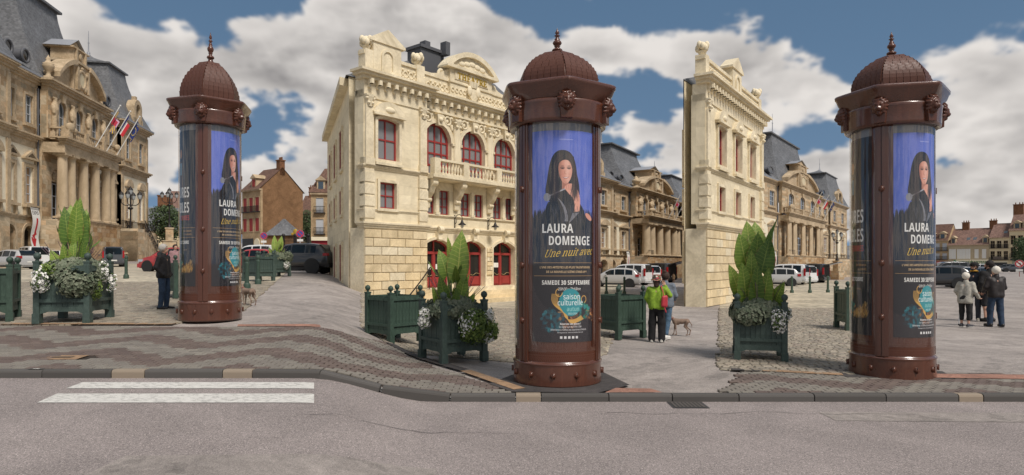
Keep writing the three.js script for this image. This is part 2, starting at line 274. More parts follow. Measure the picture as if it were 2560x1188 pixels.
// ---------- paving bricks and setts: real pieces in the near field ----------
function rounded(w, h, d, b) { const g = Ex([[-w / 2, -d / 2], [w / 2, -d / 2], [w / 2, d / 2], [-w / 2, d / 2]], h, 0, b); g.rotateX(-Math.PI / 2); return g; }
function simpleStone(w, h, d, b) { // chamfered top block: 5 faces + 4 chamfers
  const a = w / 2, c = d / 2, t = h, e = h - b; const P = (x, y, z) => [x, y, z];
  return polyhedron([[P(-a + b, t, c - b), P(a - b, t, c - b), P(a - b, t, -c + b), P(-a + b, t, -c + b)], [P(-a, e, c), P(a, e, c), P(a - b, t, c - b), P(-a + b, t, c - b)], [P(a, e, c), P(a, e, -c), P(a - b, t, -c + b), P(a - b, t, c - b)], [P(a, e, -c), P(-a, e, -c), P(-a + b, t, -c + b), P(a - b, t, -c + b)], [P(-a, e, -c), P(-a, e, c), P(-a + b, t, c - b), P(-a + b, t, -c + b)],
    [P(-a, 0, c), P(a, 0, c), P(a, e, c), P(-a, e, c)], [P(a, 0, c), P(a, 0, -c), P(a, e, -c), P(a, e, c)], [P(a, 0, -c), P(-a, 0, -c), P(-a, e, -c), P(a, e, -c)], [P(-a, 0, -c), P(-a, 0, c), P(-a, e, c), P(-a, e, -c)]]);
}
function layPieces(parent, name, stuffName, list, geo, mats) {   // list: {x,d,ry,c(mat index),s,tint,dy}
  list.sort((a, b) => a.d - b.d);
  const q = new THREE.Quaternion(), up = V(0, 1, 0), m4 = new THREE.Matrix4();
  const pose = (p) => { const e = .1, n = V(-(G(p.x + e, p.d) - G(p.x - e, p.d)) / (2 * e), 1, (G(p.x, p.d + e) - G(p.x, p.d - e)) / (2 * e)).normalize(); q.setFromUnitVectors(up, n); q.multiply(new THREE.Quaternion().setFromAxisAngle(up, p.ry)); return q; };
  const vis = list.filter(p => Math.abs(p.x / p.d) < .8), near = vis.slice(0, 300), set = new Set(near), rest = list.filter(p => !set.has(p));
  for (const p of near) { const o = obj(name, geo, mats[p.c], parent); o.position.set(p.x, G(p.x, p.d) + p.dy, -p.d); o.quaternion.copy(pose(p)); o.scale.set(p.s, 1, p.s2 || 1); }
  const im = new THREE.InstancedMesh(geo, mats[mats.length - 1], rest.length); im.name = stuffName; im.userData.kind = 'stuff'; im.castShadow = im.receiveShadow = true;
  rest.forEach((p, i) => { m4.compose(V(p.x, G(p.x, p.d) + p.dy, -p.d), pose(p), V(p.s, 1, p.s2 || 1)); im.setMatrixAt(i, m4); im.setColorAt(i, p.tint); });
  parent.add(im);
}
{
  const r = rng(21), grain = texRGB(256, 256, (u, v, i, j) => { const k = 205 + (hash3(i, j, 1) - .5) * 70 + (tn(u, v, 8, 3) - .5) * 60; return [k, k, k]; });
  const gmap = rep(grain, 1, 1);
  // bricks: two tones laid in big lozenges
  const tones = [[.20, .150, .128], [.215, .162, .137], [.185, .135, .117], [.30, .27, .232], [.325, .295, .25], [.28, .25, .215]];
  const bm = tones.map(t => mat(lin(...t), .85, { map: gmap })); bm.push(mat(0xffffff, .85, { map: gmap }));
  const bw = .19, bd = .115, list = [];
  for (const P of [paveA, paveB, paveC, paveD]) {
    const x0 = Math.min(...P.map(p => p[0])), x1 = Math.max(...P.map(p => p[0])), d0 = Math.min(...P.map(p => p[1])), d1 = Math.max(...P.map(p => p[1]));
    for (let j = Math.floor(d0 / bd); j * bd < d1; j++) for (let i = Math.floor(x0 / bw); i * bw < x1; i++) {
      const x = (i + .5 + (j % 2) * .5) * bw, d = (j + .5) * bd; if (Math.abs(x) > 11 || !inPoly(P, x, d) || d < KD + .05) continue;
      if (P === paveA && ((x - WX(158, 9.4)) / .3) ** 2 < 1 && Math.abs(d - 9.72) < .18) continue;
      const zig = Math.abs(((x / 2.6) % 1 + 1) % 1 - .5) * 1.7, lo = Math.floor((d + zig) / .62) & 1 ? 3 : 0, c = lo + Math.floor(r() * 3), t = tones[c], v = .86 + r() * .3;
      list.push({ x, d, ry: (r() - .5) * .02, c, s: .97 + r() * .03, dy: -.052 + r() * .004, tint: lin(t[0] * v, t[1] * v, t[2] * v) });
    }
  }
  layPieces(pavement, 'brick', 'bricks', list, simpleStone(bw - .012, .05, bd - .011, .006), bm);
  // setts
  const st = [[.42, .36, .27], [.46, .40, .31], [.38, .33, .255], [.50, .43, .33], [.40, .325, .255], [.34, .30, .24]];
  const sm_ = st.map(t => mat(lin(...t), .62, { map: gmap })); sm_.push(mat(0xffffff, .62, { map: gmap }));
  const cw = .155, cd = .125, cl = [];
  for (const P of [cobA, cobB, cobC]) {
    const x0 = Math.max(-20, Math.min(...P.map(p => p[0]))), x1 = Math.max(...P.map(p => p[0])), d0 = Math.min(...P.map(p => p[1]));
    for (let j = Math.floor(d0 / cd); j * cd < 26; j++) { let x = x0 + r() * cw; const sk = (r() - .5) * .02; while (x < x1) {
      const w = cw * (.8 + r() * .45), d = (j + .5) * cd + sk + Math.sin(x * 1.3 + j * .02) * .03; const xx = x + w / 2; x += w;
      if (Math.abs(xx / d) > .86 || !inPoly(P, xx, d)) continue;
      const c = Math.floor(r() * 6), t = st[c], v = .8 + r() * .38; cl.push({ x: xx, d, ry: (r() - .5) * .09, c, s: (w - .016) / .14, s2: .93 + r() * .1, dy: -.052 + r() * .012, tint: lin(t[0] * v, t[1] * v, t[2] * v) });
    } }
  }
  layPieces(square, 'sett', 'setts', cl, simpleStone(.14, .055, cd - .014, .013), sm_);
}
// edging slabs, dark patches round the columns, manhole, zebra stripes
{
  const slab = mat(0xb59a7c, .8, { map: rep(asphaltTex, 1 / .9, 1 / .9) }); slab.color.set(0xffdcb4);
  const dark = mat(0x77777a, .9, { map: rep(asphaltTex, 1 / 1.1, 1 / 1.1) });
  const pink = mat(0xffc9b4, .85, { map: rep(asphaltTex, 1 / 1.4, 1 / 1.4) });
  const strip = (a, b, w) => { const dx = b[0] - a[0], dd = b[1] - a[1], l = Math.hypot(dx, dd), nx = -dd / l * w, nd = dx / l * w; return [a, b, [b[0] + nx, b[1] + nd], [a[0] + nx, a[1] + nd]]; };
  const edge = structure(obj('stone_edging', sheet([strip([WX(962, 13.2), 13.2], [WX(1060, 11.85), 11.85], .2)], .006), dark));
  const seg = (a, b, n, m) => { for (let i = 0; i < n; i++) { const p = [lerp(a[0], b[0], (i + .01) / n), lerp(a[1], b[1], (i + .01) / n)], q = [lerp(a[0], b[0], (i + .985) / n), lerp(a[1], b[1], (i + .985) / n)]; obj('edging_slab', sheet([strip(p, q, .2)], .01), m, edge); } };
  seg([WX(1060, 11.9), 11.9], [WX(1150, 10.75), 10.75], 2, dark); seg([WX(1150, 10.72), 10.72], [WX(1285, 9.12), 9.12], 3, slab);
  seg([WX(1830, 10.8), 10.8], [WX(1905, 10.7), 10.7], 1, dark); seg([WX(1907, 10.7), 10.7], [WX(2110, 10.3), 10.3], 4, slab);
  seg([WX(0, 12.9), 12.9], [WX(430, 12.9), 12.9], 9, slab);
  const pd = structure(obj('asphalt_patch', sheet([[[.0, 9.0], [1.2, 8.92], [1.75, 9.5], [1.5, 10.7], [.2, 10.8], [-.35, 9.6]], [[5.35, 10.15], [6.95, 10.02], [7.2, 10.7], [6.4, 11.6], [5.1, 11.1]]], .004), dark));
  structure(obj('pale_asphalt_patch', sheet([[[1.3, 8.93], [2.1, 8.93], [2.0, 9.2], [1.5, 9.25]], [[WX(2330, 10.1), 10.1], [WX(2570, 10.0), 9.95], [WX(2570, 10.4), 10.35], [WX(2335, 10.5), 10.45]], [[WX(590, 12.6), 12.65], [WX(800, 12.6), 12.65], [WX(805, 13.1), 12.95], [WX(600, 13), 12.9]]], .008), pink));
  const mx = WX(158, 9.72), mh = structure(obj('manhole_slab', sheet([[[mx - .29, 9.56], [mx + .29, 9.56], [mx + .29, 9.88], [mx - .29, 9.88]]], -.001), slab));
  obj('manhole_cover', sheet([[[mx - .14, 9.66], [mx + .14, 9.66], [mx + .14, 9.78], [mx - .14, 9.78]]], .006), mat(0x6b5a48, .8), mh);
  const wornTex = texRGB(512, 256, (u, v, i, j) => { const w = tn(u, v, 60, 6, 4) + (hash3(i, j, 4) - .5) * .3, k = w < .36 ? 160 : 200 + (w - .5) * 40; return [k, k * .99, k * .96]; });
  const zebra = structure(obj('zebra_crossing', sheet([[[WX(205, 8.52), 8.52], [WX(785, 8.52), 8.52], [WX(785, 8.2), 8.2], [WX(165, 8.2), 8.2]]], RD + .006), mat(0xffffff, .75, { map: rep(wornTex, .4, .7) })));
  obj('zebra_stripe', sheet([[[WX(142, 7.95), 7.95], [WX(785, 7.95), 7.95], [WX(785, 7.55), 7.55], [WX(92, 7.55), 7.55]]], RD + .006), zebra.material, zebra);
  // repairs, tar seams and a drain in the carriageway
  const old = mat(0xf0f0f0, .9, { map: rep(asphaltTex, 1 / 4.1, 1 / 4.1) }), seam = mat(0x3c3a3a, .7);
  obj('road_repair', sheet([[[-3.6, 4.9], [-.6, 5.0], [-.7, 5.9], [-3.5, 5.8]]], RD + .004), old, road); obj('road_repair', sheet([[[3.9, 7.7], [6.9, 7.6], [6.9, 8.1], [3.9, 8.15]]], RD + .004), old, road);
  { const r = rng(66); for (const [x, d, n, ang] of [[-2.4, 7.1, 12, .12], [1.2, 8.1, 18, -.03]]) { const q = []; let X = x, D = d, a = ang; for (let i = 0; i < n; i++) { const l = .14 + r() * .16, w = .002 + r() * .004, b2 = a + (r() - .5) * .9, X2 = X + Math.cos(b2) * l, D2 = D + Math.sin(b2) * l, nx = -Math.sin(b2) * w, nd = Math.cos(b2) * w; q.push([[X - nx, D - nd], [X2 - nx, D2 - nd], [X2 + nx, D2 + nd], [X + nx, D + nd]]); X = X2; D = D2; } obj('tar_seam', sheet(q, RD + .008), seam, road); } }
  const gx0 = 2.35; obj('drain_frame', sheet([[[gx0 - .24, 8.36], [gx0 + .24, 8.36], [gx0 + .24, 8.74], [gx0 - .24, 8.74]]], RD + .005), seam, road); for (let i = 0; i < 8; i++) obj('drain_bar', sheet([[[gx0 - .2 + i * .052, 8.4], [gx0 - .17 + i * .052, 8.4], [gx0 - .17 + i * .052, 8.7], [gx0 - .2 + i * .052, 8.7]]], RD + .012), mat(0x5b5650, .6), road);
}
// ---------- advertising columns ----------
const paintTex = texRGB(512, 512, (u, v, i, j) => { const m = tn(u, v, 8, 61, 5), p = tn(u, v, 70, 62, 3), dr = tn(u * 1, v * .08, 46, 63, 3), k = 226 + (m - .5) * 44 + (p - .5) * 30 + (dr > .62 ? 16 : 0) + (hash3(i, j, 8) > .996 ? -60 : 0); return [k, k * .99, k * .98]; });
const paintRough = texRGB(512, 512, (u, v) => { const k = 150 + (tn(u, v, 10, 71, 5) - .5) * 200; return [k, k, k]; }, false);
const pm = rep(paintTex, 2, 1), prm = rep(paintRough, 2, 1);
const brown = mat(lin(.122, .043, .025), .5, { map: pm, roughnessMap: prm });
const brownCoat = new THREE.MeshPhysicalMaterial({ color: lin(.122, .043, .025), map: pm, roughness: .55, roughnessMap: prm, clearcoat: .7, clearcoatRoughness: .12 });
const brownDome = mat(lin(.122, .043, .025), .85, { map: pm, roughnessMap: prm });
const finialMat = brown;
function spacedText(c, s, x, y, sp) { for (const ch of s) { c.fillText(ch, x, y); x += c.measureText(ch).width + sp; } }
function splash(c, r, x, y, R, n, cols) { for (let i = 0; i < n; i++) { const a = r() * 6.283, q = Math.sqrt(r()) * R; c.fillStyle = cols[Math.floor(r() * cols.length)]; c.globalAlpha = .25 + r() * .5; c.beginPath(); c.ellipse(x + Math.cos(a) * q, y + Math.sin(a) * q * .8, R * (.08 + r() * .2), R * (.05 + r() * .13), r() * 3, 0, 7); c.fill(); } c.globalAlpha = 1; }
function swirl(c, r, x, y, s) {   // gold ribbon lines, ink clouds and disc of the season's artwork
  splash(c, r, x - 150 * s, y + 130 * s, 95 * s, 60, ['#1d6d7c', '#175363', '#2a8a94', '#123f4c']);
  splash(c, r, x + 105 * s, y + 70 * s, 85 * s, 60, ['#1f9f86', '#27b596', '#13705f', '#2a8a94']);
  splash(c, r, x - 20 * s, y + 110 * s, 85 * s, 50, ['#6b3f28', '#a0623a', '#3a2320', '#c98a55']);
  splash(c, r, x + 200 * s, y + 95 * s, 60 * s, 40, ['#7a3b24', '#b8703c', '#40221a', '#d79a5a']);
  c.fillStyle = '#2b8f98'; c.beginPath(); c.arc(x, y, 95 * s, 0, 7); c.fill(); splash(c, r, x + 55 * s, y - 45 * s, 34 * s, 18, ['#27b596', '#2b8f98', '#a8693f']);
  c.strokeStyle = '#d3a452'; c.lineWidth = 4 * s;
  for (let i = 0; i < 7; i++) { c.beginPath(); c.moveTo(x - (95 + i * 9) * s, y - 60 * s); c.bezierCurveTo(x - (135 + i * 7) * s, y + 30 * s, x - (60 + i * 4) * s, y + 40 * s, x - (50 - i * 4) * s, y + 95 * s); c.bezierCurveTo(x - 20 * s, y + (135 + i * 6) * s, x + 40 * s, y + (125 + i * 3) * s, x + (95 + i * 4) * s, y + (92 + i * 4) * s); c.stroke(); }
  c.lineWidth = 6 * s; c.beginPath(); c.arc(x - 95 * s, y - 68 * s, 26 * s, 0, 4.6); c.stroke(); c.beginPath(); c.arc(x + 122 * s, y - 20 * s, 24 * s, 2.4, 7.6); c.stroke();
  c.fillStyle = '#eef3f2'; c.textAlign = 'center'; c.font = `${52 * s}px sans-serif`; c.fillText('saison', x + 12 * s, y - 22 * s); c.fillText('culturelle', x + 2 * s, y + 20 * s); c.font = `${42 * s}px sans-serif`; c.fillStyle = '#9fd3cc'; c.fillText('autun', x + 22 * s, y + 60 * s); c.font = `${17 * s}px sans-serif`; c.fillStyle = '#e6eeee'; c.fillText('2023-2024', x + 18 * s, y + 84 * s);
}
const posterA = canvasTex(768, 2048, (c, w, h) => {
  const r = rng(3);
  c.fillStyle = '#232127'; c.fillRect(0, 0, w, h);  // black and blue lifted paler: sky glare of the glass painted into the print
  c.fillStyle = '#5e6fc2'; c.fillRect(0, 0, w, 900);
  for (let i = 0; i < 500; i++) { c.globalAlpha = .07; c.fillStyle = r() < .5 ? '#4f5fb2' : '#7c8ad6'; c.beginPath(); c.ellipse(r() * w, r() * 880, 20 + r() * 70, 8 + r() * 30, r() * 3, 0, 7); c.fill(); } c.globalAlpha = 1;
  for (let i = 0; i < 160; i++) { const x = r() * w, y = 720 + r() * 60; c.fillStyle = '#232127'; c.beginPath(); c.moveTo(x - 26, 930); c.lineTo(x, y + Math.abs(x - w / 2) * .1); c.lineTo(x + 26, 930); c.fill(); }
  c.fillStyle = '#c9c9e8'; c.font = '15px sans-serif'; c.textAlign = 'center'; c.fillText('Productions présentent', w / 2 + 20, 92);
  // a generic singer: long dark hair, leather jacket, microphone in hand
  c.fillStyle = '#191313'; c.beginPath(); c.moveTo(355, 190); c.bezierCurveTo(210, 190, 205, 380, 175, 520); c.bezierCurveTo(140, 640, 215, 700, 270, 720); c.lineTo(520, 720); c.bezierCurveTo(590, 660, 560, 520, 530, 420); c.bezierCurveTo(510, 260, 470, 190, 355, 190); c.fill();
  c.fillStyle = '#131317'; c.beginPath(); c.moveTo(200, 690); c.bezierCurveTo(150, 750, 150, 850, 170, 960); c.lineTo(660, 960); c.bezierCurveTo(670, 830, 610, 720, 530, 680); c.fill();
  { const g1 = c.createLinearGradient(310, 0, 480, 0); g1.addColorStop(0, '#9c6450'); g1.addColorStop(.3, '#cf8f79'); g1.addColorStop(.65, '#e8b6a2'); g1.addColorStop(1, '#c98a75'); c.fillStyle = '#a8705c'; c.fillRect(352, 480, 76, 90); c.fillStyle = g1; c.beginPath(); c.moveTo(312, 360); c.bezierCurveTo(310, 260, 472, 260, 474, 360); c.bezierCurveTo(474, 440, 440, 512, 394, 516); c.bezierCurveTo(350, 512, 314, 440, 312, 360); c.fill(); }
  c.fillStyle = '#191313'; c.beginPath(); c.moveTo(395, 250); c.bezierCurveTo(310, 260, 300, 380, 308, 520); c.lineTo(262, 520); c.lineTo(280, 240); c.fill(); c.beginPath(); c.moveTo(395, 250); c.bezierCurveTo(470, 270, 480, 360, 478, 460); c.lineTo(520, 470); c.lineTo(490, 250); c.fill();
  c.fillStyle = '#2a1a17'; for (const x of [358, 432]) { c.globalAlpha = .35; c.beginPath(); c.ellipse(x, 362, 26, 16, 0, 0, 7); c.fill(); c.globalAlpha = .9; c.beginPath(); c.ellipse(x, 367, 15, 5, 0, 0, 7); c.fill(); c.globalAlpha = .75; c.beginPath(); c.moveTo(x - 24, 346); c.quadraticCurveTo(x, 332, x + 24, 345); c.quadraticCurveTo(x, 339, x - 24, 346); c.fill(); c.globalAlpha = 1; }
  c.fillStyle = '#a9664f'; c.globalAlpha = .5; c.beginPath(); c.moveTo(390, 375); c.quadraticCurveTo(374, 415, 384, 422); c.quadraticCurveTo(398, 430, 412, 420); c.quadraticCurveTo(400, 424, 390, 416); c.fill(); c.globalAlpha = 1;
  c.fillStyle = '#9b4a48'; c.beginPath(); c.moveTo(356, 448); c.quadraticCurveTo(396, 458, 436, 446); c.quadraticCurveTo(398, 490, 356, 448); c.fill(); c.fillStyle = '#efe6e0'; c.beginPath(); c.moveTo(364, 452); c.quadraticCurveTo(396, 460, 428, 450); c.quadraticCurveTo(398, 474, 364, 452); c.fill();
  c.strokeStyle = '#9fa0a8'; c.lineWidth = 14; c.beginPath(); c.moveTo(190, 640); c.lineTo(400, 560); c.stroke(); c.fillStyle = '#84868f'; c.beginPath(); c.arc(182, 645, 40, 0, 7); c.fill();
  c.fillStyle = '#dfa18b'; c.beginPath(); c.moveTo(380, 560); c.bezierCurveTo(390, 500, 500, 500, 520, 545); c.bezierCurveTo(560, 600, 590, 660, 560, 780); c.lineTo(490, 790); c.bezierCurveTo(520, 700, 480, 640, 440, 620); c.fill();
  c.strokeStyle = '#b06f5c'; c.lineWidth = 4; for (let i = 0; i < 4; i++) { c.beginPath(); c.moveTo(400 + i * 24, 520); c.lineTo(410 + i * 22, 575); c.stroke(); }
  c.fillStyle = '#9a9aa2'; c.globalAlpha = .75; c.beginPath(); c.moveTo(300, 650); c.bezierCurveTo(360, 720, 400, 800, 380, 880); c.lineTo(420, 880); c.bezierCurveTo(430, 780, 370, 690, 300, 650); c.fill(); c.beginPath(); c.moveTo(470, 800); c.lineTo(560, 790); c.lineTo(430, 900); c.fill(); c.globalAlpha = 1;
  c.fillStyle = '#d99a84'; c.beginPath(); c.ellipse(700, 830, 60, 26, .5, 0, 7); c.fill();
  for (let i = 0; i < 420; i++) { c.strokeStyle = ['#2a1e1c', '#3a2a26', '#120d0d', '#4a352e'][i % 4]; c.globalAlpha = .5; c.lineWidth = 1 + r() * 2.5; const sd = r() < .5 ? -1 : 1, x0 = 385 + sd * (10 + r() * 60), y0 = 215 + r() * 60, x1 = sd < 0 ? 200 + r() * 95 : 490 + r() * 60; c.beginPath(); c.moveTo(x0, y0); c.bezierCurveTo(sd < 0 ? 280 - r() * 30 : 490 + r() * 20, 260 + r() * 80, x1 + (r() - .5) * 40, 430 + r() * 60, x1 - sd * 20 + (r() - .5) * 60, 560 + r() * 130); c.stroke(); } c.globalAlpha = 1;
  for (const [x, y, R, k, al] of [[352, 425, 34, '#c9705f', .35], [438, 425, 30, '#c9705f', .3], [398, 320, 46, '#f0c2b0', .45], [398, 405, 14, '#f3cdbd', .5], [330, 440, 30, '#8f5546', .4], [398, 505, 44, '#a5644f', .45]]) { const gr = c.createRadialGradient(x, y, 0, x, y, R); gr.addColorStop(0, k); gr.addColorStop(1, 'rgba(200,140,120,0)'); c.globalAlpha = al; c.fillStyle = gr; c.beginPath(); c.arc(x, y, R, 0, 7); c.fill(); } c.globalAlpha = 1;
  for (let i = 0; i < 120; i++) { c.strokeStyle = ['#3b3b42', '#55555e', '#0c0c0f', '#74747e'][i % 4]; c.globalAlpha = .35; c.lineWidth = 2 + r() * 5; const x = 190 + r() * 420, y = 700 + r() * 160; c.beginPath(); c.moveTo(x, y); c.quadraticCurveTo(x + 30 - r() * 60, y + 40, x + 50 - r() * 100, y + 60 + r() * 60); c.stroke(); } c.globalAlpha = 1;
  // lettering
  c.textAlign = 'left'; c.fillStyle = '#e4e4e0'; c.font = 'bold 122px sans-serif';
  c.save(); c.translate(118, 990); c.scale(.94, 1); c.fillText('LAURA', 0, 0); c.restore(); c.save(); c.translate(196, 1108); c.scale(.86, 1); c.fillText('DOMENGE', 0, 0); c.restore();
  c.save(); c.translate(120, 1240); c.transform(1, -.05, -.28, 1, 0, 0); c.strokeStyle = '#d9b53c'; c.fillStyle = '#d9b53c'; c.font = 'italic 96px serif'; c.scale(.98, 1.05); c.fillText('Une nuit avec', 20, -10); c.restore();
  c.fillStyle = '#b08a5a'; c.fillRect(20, 1278, w - 30, 4); c.fillRect(20, 1405, w - 30, 4);
  c.fillStyle = '#d7b98c'; c.font = 'bold 29px sans-serif'; c.textAlign = 'center'; c.fillText("L'UNE DES ARTISTES LES PLUS TALENTUEUSES", w / 2 + 24, 1334); c.fillText('DE LA NOUVELLE SCÈNE STAND-UP !', w / 2 + 36, 1378);
  c.fillStyle = '#f0efe9'; c.font = 'bold 59px sans-serif'; c.save(); c.translate(w / 2 + 36, 1492); c.scale(.93, 1); c.fillText('SAMEDI 30 SEPTEMBRE', 0, 0); c.restore(); c.font = '38px sans-serif'; c.fillText('20h30 • Théâtre', w / 2 + 60, 1546); c.fillStyle = '#b08a5a'; c.font = '22px sans-serif'; c.fillText('HUMOUR', w / 2 + 60, 1588);
  c.save(); c.translate(0, 45); swirl(c, r, 452, 1618, 1.4); c.restore();
  c.fillStyle = '#eee'; c.textAlign = 'center'; c.font = 'bold 25px sans-serif'; c.fillText('Réservez vos places !', w / 2 + 70, 1880); c.font = '24px sans-serif'; c.fillText('En ligne sur AUTUN.COM', w / 2 + 70, 1908); c.fillText("Billetterie à l'Office du tourisme d'Autun", w / 2 + 56, 1936); c.font = '15px sans-serif'; c.fillText('Renseignements : INFO.AUTUN@AUTUN.COM', w / 2 + 70, 1960);
  c.fillStyle = '#ddd'; for (let i = 0; i < 5; i++) c.fillRect(330 + i * 46, 1990, 28, 24);
});
const posterB = canvasTex(768, 2048, (c, w, h) => {
  const r = rng(8);
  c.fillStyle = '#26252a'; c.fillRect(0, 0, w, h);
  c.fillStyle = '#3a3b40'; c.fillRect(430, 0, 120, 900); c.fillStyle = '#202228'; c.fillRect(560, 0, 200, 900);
  for (const [x, t] of [[90, '#b8895d'], [260, '#8d6a4a'], [400, '#a77850']]) { c.fillStyle = t; c.beginPath(); c.ellipse(x, 300, 46, 62, 0, 0, 7); c.fill(); c.fillStyle = '#5d4a3a'; c.beginPath(); c.moveTo(x - 90, 760); c.lineTo(x - 60, 400); c.lineTo(x + 60, 400); c.lineTo(x + 90, 760); c.fill(); c.fillStyle = '#7d98a0'; c.fillRect(x - 40, 420, 80, 160); }
  c.fillStyle = '#dad9d5'; c.textAlign = 'right'; c.font = 'bold 190px sans-serif'; c.save(); c.translate(650, 880); c.scale(.66, 1); c.fillText('URES', 0, 0); c.fillText('IBLES', 0, 200); c.restore();
  c.fillStyle = '#b3262c'; c.font = 'bold 88px sans-serif'; c.save(); c.translate(650, 1180); c.scale(.8, 1); c.fillText('FEMMES', 0, 0); c.restore();
  c.fillStyle = '#b08a5a'; c.fillRect(10, 1278, w - 20, 4); c.fillRect(10, 1405, w - 20, 4); c.font = 'bold 29px sans-serif'; c.fillText('DU COMMUN', 690, 1334); c.fillText('LA LIBERTÉ.', 700, 1378);
  c.fillStyle = '#f0efe9'; c.font = 'bold 59px sans-serif'; c.fillText('OCTOBRE', 640, 1492); c.fillStyle = '#b08a5a'; c.font = '24px sans-serif'; c.fillText('THÉÂTRE', 600, 1580);
  swirl(c, r, 220, 1680, 1.3);
  for (let i = 0; i < 260; i++) { c.strokeStyle = ['#d3a452', '#e2c07a', '#8a5a2a', '#b8863c'][i % 4]; c.globalAlpha = .6; c.lineWidth = 5; const x = 420 + r() * 280, y = 1880 - r() * 130 * (x - 380) / 260; c.beginPath(); c.moveTo(x, y); c.quadraticCurveTo(x + 20, y - 20, x + 30 - r() * 40, y - 45); c.stroke(); } c.globalAlpha = 1;
});
const lionGeo = (() => {
  const b = []; const r = rng(4);
  b.push([0, 0, -.02, .105, 0, 0, .02, .09], [0, -.015, .05, .062, 0, -.03, .075, .05], [-.022, -.035, .1, .03, .022, -.035, .1, .03], [0, .0, .1, .02, 0, -.02, .125, .022], [0, .05, .055, .03, 0, .02, .1, .018], [-.045, .035, .075, .02, -.02, .03, .085, .016], [.045, .035, .075, .02, .02, .03, .085, .016], [0, -.1, .06, .035, 0, -.09, .08, .028], [0, -.13, .0, .05, 0, -.17, .0, .03]);
  for (let i = 0; i < 15; i++) { const a = i / 15 * 6.283, q = .105 + (i % 2) * .012; b.push([Math.cos(a) * q * .8, Math.sin(a) * q * .95, .03, .026, Math.cos(a) * q * 1.12, Math.sin(a) * q * 1.18, -.01, .02]); }
  return blob(b, .014, .0085, (d, x, y, z) => { d = Math.max(d, -(Math.hypot(x, (y + .075) * 1.3, z - .115) - .026)); for (const s of [-1, 1]) d = Math.max(d, -(Math.hypot(x - s * .034, y - .018, z - .1) - .014)); return d; });
})();
const headerMat = mat(lin(.24, .23, .22), .8); const objRaw = obj, keep = new Set(['bolt', 'stile_bolt', 'lion_head', 'dome', 'dome_rib', 'scale_plate', 'finial']);
const glassMat = new THREE.MeshPhysicalMaterial({ color: 0xffffff, roughness: .02, transmission: 1, thickness: 0, ior: 1.75 });
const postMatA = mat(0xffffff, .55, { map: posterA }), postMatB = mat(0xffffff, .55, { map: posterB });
const arc = (r, y0, y1, a0, a1, seg = 24) => new THREE.CylinderGeometry(r, r, y1 - y0, seg, 1, true, a0 * Math.PI / 180, (a1 - a0) * Math.PI / 180).translate(0, (y0 + y1) / 2, 0);
function arcSolid(r0, r1, y0, y1, a0, a1, seg = 6) {   // a curved bar with thickness
  const q = [], P = (r, a, y) => [r * Math.sin(a * Math.PI / 180), y, r * Math.cos(a * Math.PI / 180)];
  for (let i = 0; i < seg; i++) { const a = lerp(a0, a1, i / seg), b = lerp(a0, a1, (i + 1) / seg); q.push([P(r1, a, y0), P(r1, b, y0), P(r1, b, y1), P(r1, a, y1)], [P(r0, a, y1), P(r1, a, y1), P(r1, b, y1), P(r0, b, y1)].reverse().reverse(), [P(r0, a, y0), P(r0, b, y0), P(r1, b, y0), P(r1, a, y0)]); }
  q.push([P(r0, a0, y0), P(r1, a0, y0), P(r1, a0, y1), P(r0, a0, y1)], [P(r1, a1, y0), P(r0, a1, y0), P(r0, a1, y1), P(r1, a1, y1)]);
  return polyhedron(q);
}
function ringLoft(rows, seg = 96, caps = true) {   // rows: [y, r(theta)]
  const pos = [], idx = [], uv = [];
  rows.forEach(([y, rf], j) => { for (let i = 0; i <= seg; i++) { const a = i / seg * Math.PI * 2, r = rf(a); pos.push(r * Math.sin(a), y, r * Math.cos(a)); uv.push(i / seg, y); } });
  for (let j = 0; j + 1 < rows.length; j++) for (let i = 0; i < seg; i++) { const a = j * (seg + 1) + i, b = a + 1, c = a + seg + 1, d = c + 1; idx.push(a, b, d, a, d, c); }
  const g = new THREE.BufferGeometry(); g.setAttribute('position', new THREE.Float32BufferAttribute(pos, 3)); g.setAttribute('uv', new THREE.Float32BufferAttribute(uv, 2)); g.setIndex(idx); g.computeVertexNormals(); return g;
}
const hexR = (R, round) => a => { const d = ((a * 180 / Math.PI + 30 + 360) % 60) - 30, off = 30 - Math.abs(d); const r = R * Math.cos(Math.PI / 6) / Math.cos(off * Math.PI / 180); const m = R * (1 - round); const k = R * .05; return -Math.log(Math.exp(-r / k * 3) + Math.exp(-m / k * 3)) * k / 3; };   // corners at 0, 60, 120 ...
